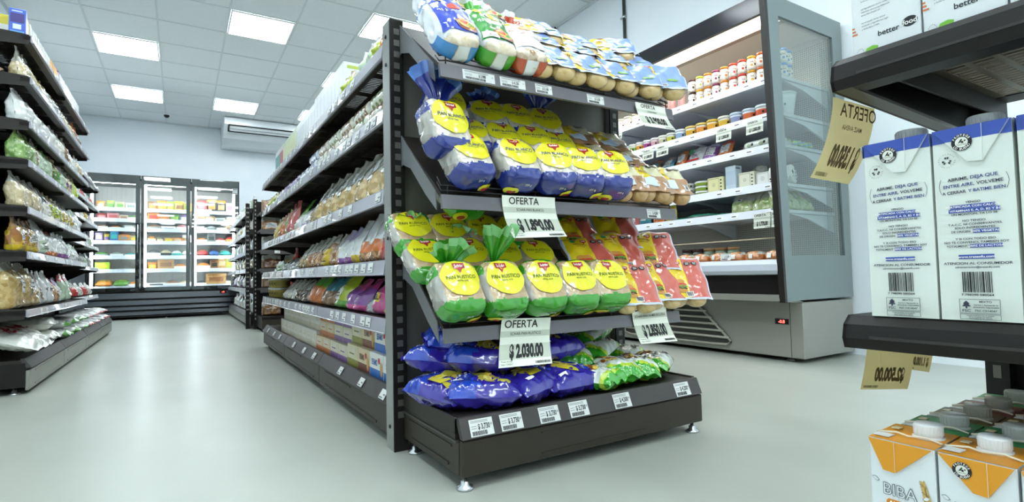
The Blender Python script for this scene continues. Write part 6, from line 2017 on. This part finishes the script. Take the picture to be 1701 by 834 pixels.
# ---------------------------------------------------------------- drink cartons (front faces -X: built facing -y, turned by -90 degrees)
CW = .0655
CARTW = film(0xDDE3DA, .45, 6, .12)
def cap_parts(r_, h, col, ribs=24):
    m = MB()
    pr = [(r_ * 1.12, 0), (r_ * 1.12, .002), (r_ * .98, .0025), (r_ * .98, .004), (r_, .0045), (r_, h - .0015), (r_ * .95, h), (0, h)]
    mt = plain(col, .35)
    m.lathe(pr, mt, 28)
    for k in range(ribs):
        a = 2 * math.pi * k / ribs
        m.box((r_ - .0004, -.0006, .005), (r_ + .0005, .0006, h - .002), mt, Matrix.Rotation(a, 4, 'Z'))
    return m.mesh('cap')
def seal(m, f, cx, cy, r_, bg):
    """round dark recycling seal with a pale middle"""
    m.patch(ellipse(cx, cy, r_, r_, 32), lambda x, y: f(x, y, .0005), INK, 1)
    m.patch(ellipse(cx, cy, r_ * .62, r_ * .62, 24), lambda x, y: f(x, y, .0008), bg, 1)
    for k, ch in enumerate('PROTEGE'):
        a = R(150 - 20 * k)
        m.text(ch, r_ * .24, lambda x, y: f(x, y, .0009), LETTER_W, (cx + r_ * .72 * math.cos(a), cy + r_ * .72 * math.sin(a)), rot=a - R(90), bold=.02)
    for k, ch in enumerate('LO BUENO'):
        a = R(215 + 16 * k)
        m.text(ch, r_ * .24, lambda x, y: f(x, y, .0009), LETTER_W, (cx + r_ * .92 * math.cos(a), cy + r_ * .92 * math.sin(a)), rot=a + R(90), bold=.02)
    g = lambda x, y: f(x, y, .0011)
    m.patch([(cx - r_ * .34, cy - r_ * .12), (cx + r_ * .02, cy + r_ * .42), (cx + r_ * .1, cy + r_ * .3), (cx - r_ * .08, cy - r_ * .02)], g, INK, 1)
    m.patch(ellipse(cx + r_ * .10, cy, r_ * .13, r_ * .13, 12), g, INK, 1)
    m.patch(ellipse(cx + r_ * .34, cy + r_ * .16, r_ * .09, r_ * .09, 10), g, INK, 1)
    m.text('Tetra Pak', r_ * .17, g, INK, (cx, cy - r_ * .36))
def flap(m, f, w, ytop, ytip, mat, skew=.0, th=.003, band=None):
    """triangular ear folded down and glued to the face, its tip pointing down"""
    a, b, c = (-w / 2 + .001, ytop), (w / 2 - .001, ytop), (skew + .004, ytip)
    c2 = (skew - .008, ytip + .001)
    o = [a, b, c, c2]
    lo_ = [f(x, y, .0002) for x, y in o]
    hi_ = [f(x, y, th) for x, y in o]
    m.add(lo_ + hi_, [(4, 5, 6, 7), (1, 2, 6, 5), (2, 3, 7, 6), (3, 0, 4, 7)], mat)
    # seam down the middle of the ear
    m.add([f(skew + .004, ytop, th + .0004), f(skew + .0046, ytop, th + .0009), f(skew + .0046, ytip, th + .0009), f(skew + .004, ytip, th + .0004)], [(0, 1, 2, 3)], plain(0xE8ECE4, .5))
    if band:
        hb, mb_ = band
        k1 = hb / (ytop - ytip)
        pa, pb = (a[0] + (c2[0] - a[0]) * k1, ytop - hb), (b[0] + (c[0] - b[0]) * k1, ytop - hb)
        m.add([f(x, y, th + .0003) for x, y in (a, b, pb, pa)], [(0, 1, 2, 3)], mb_)
BLUEC = plain(0x3550A8, .4)
NAVY = plain(0x2C3F7C, .5)
def milk_carton():
    if 'milk' in BOXES:
        return BOXES['milk']
    w, d, h = CW, .068, .2
    m = MB()
    # body bulging slightly, bottom corners folded under
    def side(fn):
        m.grid(fn, 8, 14, CARTW, True)
    B_ = lambda u, v: .0025 * math.sin(math.pi * u) * math.sin(math.pi * v)
    W2 = w / 2
    foot_ = lambda v: .006 * max(0, 1 - v / .06)
    side(lambda u, v: (-W2 + w * u, -B_(u, v) + foot_(v) * abs(math.sin(math.pi * u)), h * v))
    side(lambda u, v: (-W2 + w * u, d + B_(u, v), h * v))
    side(lambda u, v: (-W2 - B_(u, v) * .6, d * u, h * v))
    side(lambda u, v: (W2 + B_(u, v) * .6, d * u, h * v))
    m.add([(-W2, 0, h), (W2, 0, h), (W2, d, h), (-W2, d, h)], [(0, 1, 2, 3)], BLUEC)
    m.box((-W2, d * .48, h), (W2, d * .52, h + .003), BLUEC)
    m.add([(-W2, 0, 0), (W2, 0, 0), (W2, d, 0), (-W2, d, 0)], [(0, 3, 2, 1)], CARTW)
    f = lambda x, y, e=0.0: (x, -B_(x / w + .5, max(0, min(1, y / h))) - e - .0003, y)
    fl = lambda x, y, e=0.0: (-W2 - B_(.5, .5) * .6 - e - .0003, x, y)
    hb = .014
    for ff, ww, off in ((f, w, 0), (lambda x, y, e=0.0: fl(x + d / 2, y, e), d, 0)):
        m.patch(rect(-ww / 2, h - hb, ww / 2, h, 4), lambda x, y: ff(x, y, .0003), BLUEC, 2)
        flap(m, ff, ww, h, h - .038, CARTW, .006, .003, (hb, BLUEC))
    seal(m, lambda x, y, e: f(x, y, .0034 + e), -.006, h - .0165, .0088, plain(0xE6E8DC, .5))
    # three-arrow mark with a ring of tiny writing
    cx, cy = -.0205, h - .033
    for k in range(3):
        a = R(90 + 120 * k)
        for da in (-.55, .1):
            m.patch([(cx + .0042 * math.cos(a + da + t * .5), cy + .0042 * math.sin(a + da + t * .5)) for t in (0, .5, 1)] + [(cx + .0022 * math.cos(a + da + t * .5), cy + .0022 * math.sin(a + da + t * .5)) for t in (1, .5, 0)], lambda x, y: f(x, y, .0005), INK, 1)
    for k, ch in enumerate('RECICLABLE RECICLABLE'):
        a = R(180 - 17 * k)
        m.text(ch, .0012, lambda x, y: f(x, y, .0005), INK, (cx + .0066 * math.cos(a), cy + .0066 * math.sin(a)), rot=a - R(90))
    F = lambda x, y: f(x, y, .0006)
    G2 = plain(0x35394A, .5)
    def ln(t, y, s_, mt, x=0, sx=1.1, bold=.02, rot=0):
        m.text(t, s_, F, mt, (x, y), sx=sx, bold=bold, rot=rot)
    # heading in two colours
    def seq(parts, y, s_, sx, rise=.030):
        ws_ = []
        for t, mt in parts:
            xs = [p[0] for p in text_shape(t, .02)[0]]
            ws_.append((max(xs) - min(xs)) * s_ * sx)
        gap = s_ * .55
        x = -(sum(ws_) + gap * (len(parts) - 1)) / 2
        for (t, mt), w_ in zip(parts, ws_):
            m.text(t, s_, F, mt, (x, y + (x + .02) * rise), sx=sx, align='L', bold=.02, rot=rise)
            x += w_ + gap
    seq([('ABRIME,', G2), ('DEJA QUE', NAVY)], h - .0555, .0032, 1.08)
    seq([('ENTRE AIRE,', NAVY), ('VOLVEME', G2)], h - .0622, .0032, 1.06)
    seq([('A CERRAR', G2), ('Y BATIME BIEN', NAVY)], h - .0690, .0031, 1.0)
    for sx_ in (-1, 1):
        pts = [(sx_ * (.0265 + .002 * math.sin(t * 3.1)), h - .052 - .016 * t) for t in (0, .25, .5, .75, 1)]
        for (xa, ya), (xb, yb) in zip(pts, pts[1:]):
            m.add([F(xa, ya), F(xa + .0004, ya), F(xb + .0004, yb), F(xb, yb)], [(0, 1, 2, 3)], G2)
    def boxed(t, y, s_, x, wd):
        m.patch(rect(x - wd / 2, y - s_ * .45, x + wd / 2, y + s_ * 1.4, 3), F, plain(0x3550A8, .5), 1)
        m.text(t, s_, lambda a, b: f(a, b, .0011), LETTER_W, (x, y), sx=1.15, bold=.02)
    ln('VENGO', h - .0795, .0021, G2, 0, 1.2)
    boxed('FORTIFICADA CON CALCIO,', h - .0838, .0021, -.001, .037)
    boxed('Y VITAMINAS E, A, D, B2 Y B12', h - .0880, .0021, 0, .042)
    ln('UN MONTON, YA LO SE', h - .0918, .0021, G2, 0, 1.15)
    ln('NO TENGO', h - .0985, .0021, G2, 0, 1.2)
    ln('T.A.C.C. NI CONSERVANTES.', h - .1022, .0021, G2, 0, 1.15)
    ln('SOLO INGREDIENTES', h - .1058, .0021, G2, 0, 1.15)
    ln('DE ORIGEN', h - .1096, .0021, G2, -.0115, 1.05); boxed('100% VEGETAL', h - .1096, .0021, .009, .0205)
    ln('Y SI CON TODO ESO', h - .1172, .0021, G2, 0, 1.15)
    ln('NO TE CONVENCI, TAMBIEN SOY', h - .1208, .0021, G2, 0, 1.15)
    ln('TOTALMENTE', h - .1246, .0021, G2, -.0145, 1.05); boxed('LIBRE DE LACTOSA', h - .1246, .0020, .0085, .0255)
    boxed('www.tratenfu.com', h - .1358, .0024, 0, .029)
    ln('ATENCION AL CONSUMIDOR', h - .1425, .0024, G2, 0, 1.2)
    ln('administracion@tratenfu.com', h - .1462, .0019, G2, 0, 1.1)
    barcode(m, lambda x, y, e: f(x, y, e * .4), -.0125, h - .171, .025, .021, 7, False)
    ln('7 798290 580564', h - .1745, .0021, INK, -.001, 1.25)
    def frame(x0, y0, x1, y1, t=.0004):
        for a in ((x0, y0, x1, y0 + t), (x0, y1 - t, x1, y1), (x0, y0, x0 + t, y1), (x1 - t, y0, x1, y1)):
            m.patch(rect(*a, 3), F, G2, 1)
    frame(-.0165, h - .1925, .0165, h - .1780)
    frame(-.0165, h - .1985, .0165, h - .1932)
    m.patch([(-.0115, h - .1855), (-.0145, h - .1855), (-.012, h - .1825), (-.0135, h - .1825), (-.0108, h - .1795), (-.0080, h - .1825), (-.0095, h - .1825), (-.0070, h - .1855), (-.0100, h - .1855), (-.0100, h - .1875), (-.0115, h - .1875)], F, G2, 1)
    ln('FSC', h - .1910, .0026, G2, -.0108, 1.2)
    ln('MIXTO', h - .1815, .0019, G2, .005, 1.2)
    ln('Carton | Apoyando la', h - .1845, .0014, G2, .005, 1.1); ln('silvicultura responsable', h - .1868, .0014, G2, .005, 1.1)
    ln('FSC C014047', h - .1905, .0019, G2, .005, 1.15)
    for k, t in enumerate(('Comprometidos con el cuidado', 'de los bosques y la gestion', 'responsable de los mismos')):
        ln(t, h - .1951 - .0014 * k, .0011, G2, 0, 1.1)
    BOXES['milk'] = [('carton', m.mesh('carton')), ('cap', cap_parts(.0155, .014, 0x9EA09C))]
    return BOXES['milk']
MG = 'white drink cartons on the shelf beside the camera'
def carton_set(parts, name, label, x, y, z, group, capx, yaw=0):
    r = thing(name, label, 'drink carton', (x, y, z), R(-90 + yaw), group)
    link('carton', parts[0][1], r)
    link('cap', parts[1][1], r, capx)
    return r
for k, (y, lab) in enumerate([(.2875, 'white and blue drink carton at the shelf end, beside a hanging price card'), (.2195, 'white and blue drink carton, second from the shelf end'), (.1505, 'white and blue drink carton, third from the shelf end, mostly out of view')]):
    carton_set(milk_carton(), 'drink_carton', lab, .690, y, .4725, MG, (.002, .036, .2005))
for k, (x, y) in enumerate([(.765, .22), (.765, .288)]):
    if k == 0:
        carton_set(milk_carton(), 'drink_carton', 'white and blue drink carton in the second row, hidden by the front ones', x + .0, y, .4725, MG, (.002, .036, .2005))
# boxes on the upper shelf
def food_carton():
    if 'fc' in BOXES:
        return BOXES['fc']
    w, d, h = .0715, .15, .235
    m = MB()
    m.box((-w / 2, 0, 0), (w / 2, d, h), plain(0xE4E8E8, .4), ch=.0015)
    F = lambda x, y: (x, -.0004, y)
    G3 = plain(0x5A5E62, .5)
    rr = random.Random(5)
    ws = 'Ingredientes harina de arroz almidon azucar aceite sal leche polvo proteina fibra vitaminas conservar lugar fresco y seco Elaborado y envasado por CABA'.split()
    y = .028
    lines = []
    for blk in ((.030, 3), (.047, 3), (.064, 6), (.09, 8)):
        for k in range(blk[1]):
            lines.append(blk[0] + k * .0038)
    for y in lines:
        t = ' '.join(rr.choice(ws) for _ in range(4))[:34]
        m.text(t, .0019, F, G3, (-w * .34, y), align='L', sx=.9)
    for a in ((-w * .36, .087, w * .36, .0874), (-w * .36, .087, -w * .355, .14), (w * .355, .087, w * .36, .14)):
        m.patch(rect(*a, 2), F, G3, 1)
    m.text('better', .0062, F, plain(0x2A2E30, .5), (.004, .0165), bold=.02)
    m.patch(ellipse(.0255, .0215, .0078, .0058, 20), F, plain(0x1E2224, .5), 1)
    m.text('food', .0055, lambda x, y: (x, -.0009, y), LETTER_W, (.0255, .0185), bold=.02)
    m.patch([(-.022, .002), (-.008, .002), (-.0075, .006), (-.013, .008), (-.02, .0065)], F, plain(0x7CC23A, .5), 1)
    for k in range(7):
        a = R(20 + 22 * k)
        m.patch(rect(-.027 + .004 * math.cos(a) - .0003, .002 + .006 * math.sin(a) - .0003, -.027 + .004 * math.cos(a) + .0004, .002 + .006 * math.sin(a) + .0004, 1), F, G3, 1)
    for k, (yy, l_) in enumerate(((.026, .006), (.030, .004), (.034, .003))):
        m.patch(rect(-w / 2 + .0005, yy, -w / 2 + .0005 + l_, yy + .0022, 1), F, plain(0xD87A4A, .5), 1)
    BOXES['fc'] = m.mesh('carton')
    return BOXES['fc']
for k in range(4):
    place(food_carton(), 'food_box', 'white food box on the upper shelf beside the camera, %s' % ['at the shelf end', 'second from the shelf end', 'third from the shelf end', 'fourth from the shelf end'][k], 'box', (.702, .297 - .0735 * k, .7855), R(-90), 'white boxes on the upper shelf beside the camera')
# oat drink cartons on the low shelf
ORC = plain(0xE0981E, .4)
def oat_carton(body, top, caph, detailed, sealed):
    k = ('oat', body, top, detailed, sealed)
    if k in BOXES:
        return BOXES[k]
    w, d, h = .064, .066, .198
    m = MB()
    BM, TM = film(body, .4, 6, .1), plain(top, .4)
    W2 = w / 2
    m.box((-W2, 0, 0), (W2, d, h), BM, ch=.001)
    # sloping top: ridge lies a little higher towards the back
    m.add([(-W2, 0, h + .0004), (W2, 0, h + .0004), (W2, d, h + .004), (-W2, d, h + .004)], [(0, 1, 2, 3)], TM)
    m.add([(-W2, d, h), (W2, d, h), (W2, d, h + .004), (-W2, d, h + .004)], [(0, 1, 2, 3)], TM)
    m.tube([(-W2, d * .30, h + .003), (-W2 * .4, d * .36, h + .005), (0, d * .30, h + .004), (W2 * .5, d * .36, h + .005), (W2, d * .30, h + .003)], .0012, plain(0xE8DEC8, .5), 6)
    m.box((-W2 + .002, d * .1, h + .0018), (-W2 + .018, d * .32, h + .0026), plain(0xDDE0DE, .4))
    m.box((-W2 + .006, d * .62, h + .004), (-W2 + .014, d * .76, h + .005), plain(0xD8CFA8, .4))
    f = lambda x, y, e=0.0: (x, -e - .0003, y)
    flap(m, f, w, h, h - .034, TM, -.009 if not sealed else .006, .003)
    if sealed:
        seal(m, lambda x, y, e: f(x, y, .0034 + e), -.010, h - .0125, .0082, plain(0xE6E8DC, .5))
    if detailed:
        F = lambda x, y: f(x, y, .0005)
        G4 = plain(0x6A7074, .5)
        for t, s_, bo, mt, e in (('BIBA', .0125, .03, G4, .0005), ('BIBA', .0125, -.012, plain(0xE4E9EA, .45), .0009)):
            m.text(t, s_, lambda x, y, e=e: f(x, y, e), mt, (-.002, h - .060), sx=.92, bold=bo)
        for sx_, cx, cy in ((-1, -.022, h - .047), (1, .019, h - .055)):
            pts = [(cx + sx_ * t * .008, cy + sx_ * 0 + .0025 * math.sin(t * 3.14) + (.003 * t)) for t in (0, .3, .6, 1)] + [(cx + sx_ * t * .008, cy - .0025 * math.sin(t * 3.14) + (.003 * t)) for t in (.6, .3)]
            m.patch(pts, F, G4, 1)
            m.patch([(cx + (x - cx) * .8 + sx_ * .0008, cy + (y - cy) * .8 + .0004) for x, y in pts], lambda x, y: f(x, y, .0009), BM, 1)
        m.patch([(-.015, h - .0735), (.013, h - .0735), (.0145, h - .070), (.0145, h - .067), (.012, h - .0645), (-.014, h - .0645), (-.016, h - .067), (-.016, h - .070)], F, plain(0xE08A22, .45), 1)
        m.text('AVENA', .0056, lambda x, y: f(x, y, .001), LETTER_W, (-.001, h - .0718), sx=1.0, bold=.025)
        m.text('con calcio y vitaminas', .0026, F, G4, (-.001, h - .081))
        WH_ = plain(0xC9A860, .45)
        for k_ in range(9):
            t = k_ / 8
            yy = h - .038 - .022 * t
            xc = .0205 + .005 * t
            for s_ in (-1, 1):
                ca, sa = math.cos(R(115 - 25 * s_)), math.sin(R(115 - 25 * s_))
                q = [(xc + s_ * .0017 * (.5 + .6 * t) + ca * .0036 * math.cos(a_) - sa * .0013 * math.sin(a_), yy + sa * .0036 * math.cos(a_) + ca * .0013 * math.sin(a_)) for a_ in [k2 * math.pi / 5 for k2 in range(10)]]
                m.patch(q, lambda x, y, e=.0005 + .00005 * k_: f(x, y, e), WH_ if (k_ + s_) % 3 else plain(0xA8884A, .45), 1)
        m.patch(rect(.0262, h - .085, .0267, h - .062, 1), F, plain(0x8A9A5A, .5), 1)
        m.patch([(.0267, h - .078), (.022, h - .07), (.0245, h - .079)], F, plain(0x9AA860, .5), 1)
    BOXES[k] = [('carton', m.mesh('carton')), ('cap', cap_parts(.0135, .0165, caph))]
    return BOXES[k]
rowsx = [(.6815, 0xE2E8EA, 0xE0981E, 0xE9EBEA, 'orange-topped oat drink carton with white cap'), (.751, 0xDDE2DC, 0x2F8A4A, 0xB9BDB8, 'green-topped drink carton with grey cap'), (.8205, 0xB8A882, 0x6A5A34, 0xA6A498, 'brown-topped drink carton with grey cap'),
         (.890, 0xB8887C, 0x7A3A30, 0xA6A298, 'dark red-topped drink carton with grey cap'), (.9595, 0xC0C4BE, 0x4F8A5A, 0xB4B8B2, 'pale green-topped drink carton with grey cap')]
for r_, (x, b, t_, cp, look) in enumerate(rowsx):
    for c in range(4):
        y = .2945 - .0665 * c
        lab = '%s, %s in its row from the shelf end' % (look, ORD[c])
        carton_set(oat_carton(b, t_, cp, r_ == 0, r_ == 0 and c == 1), 'drink_carton', lab, x, y, .1355, 'drink cartons on the low shelf beside the camera', (.012 if c == 0 else (.004 if c == 1 else .006), .040, .1995))
# price cards seen from behind, hanging on the far end of this shelving
OLD = sheet_mat(0xD6C894)
OLD2 = sheet_mat(0xD0C08A)
price_card(.105, .105, 'OFERTA', 'MAIZ AVENA', '$ 1,350.00', (.012, .004, -.045, .0), 'tan back of a 1,350.00 price card hanging from the upper shelf end', hang(.757, .360, .746, 0, 0), False, True, 31, OLD)
price_card(.135, .066, 'OFERTA', '', '$2,500.00', (.004, .002, -.012, -.003), 'tan back of a 2,500.00 price card hanging from the lower shelf end', hang(.832, .362, .428, 0, 6), False, True, 32, OLD2)
price_card(.085, .045, 'OFERTA', '', '$ 1,100.00', (.004, .002, -.004, -.003), 'smaller tan price card back partly behind the 2,500.00 one', hang(.945, .372, .418, 0, 8), False, True, 33, OLD2)
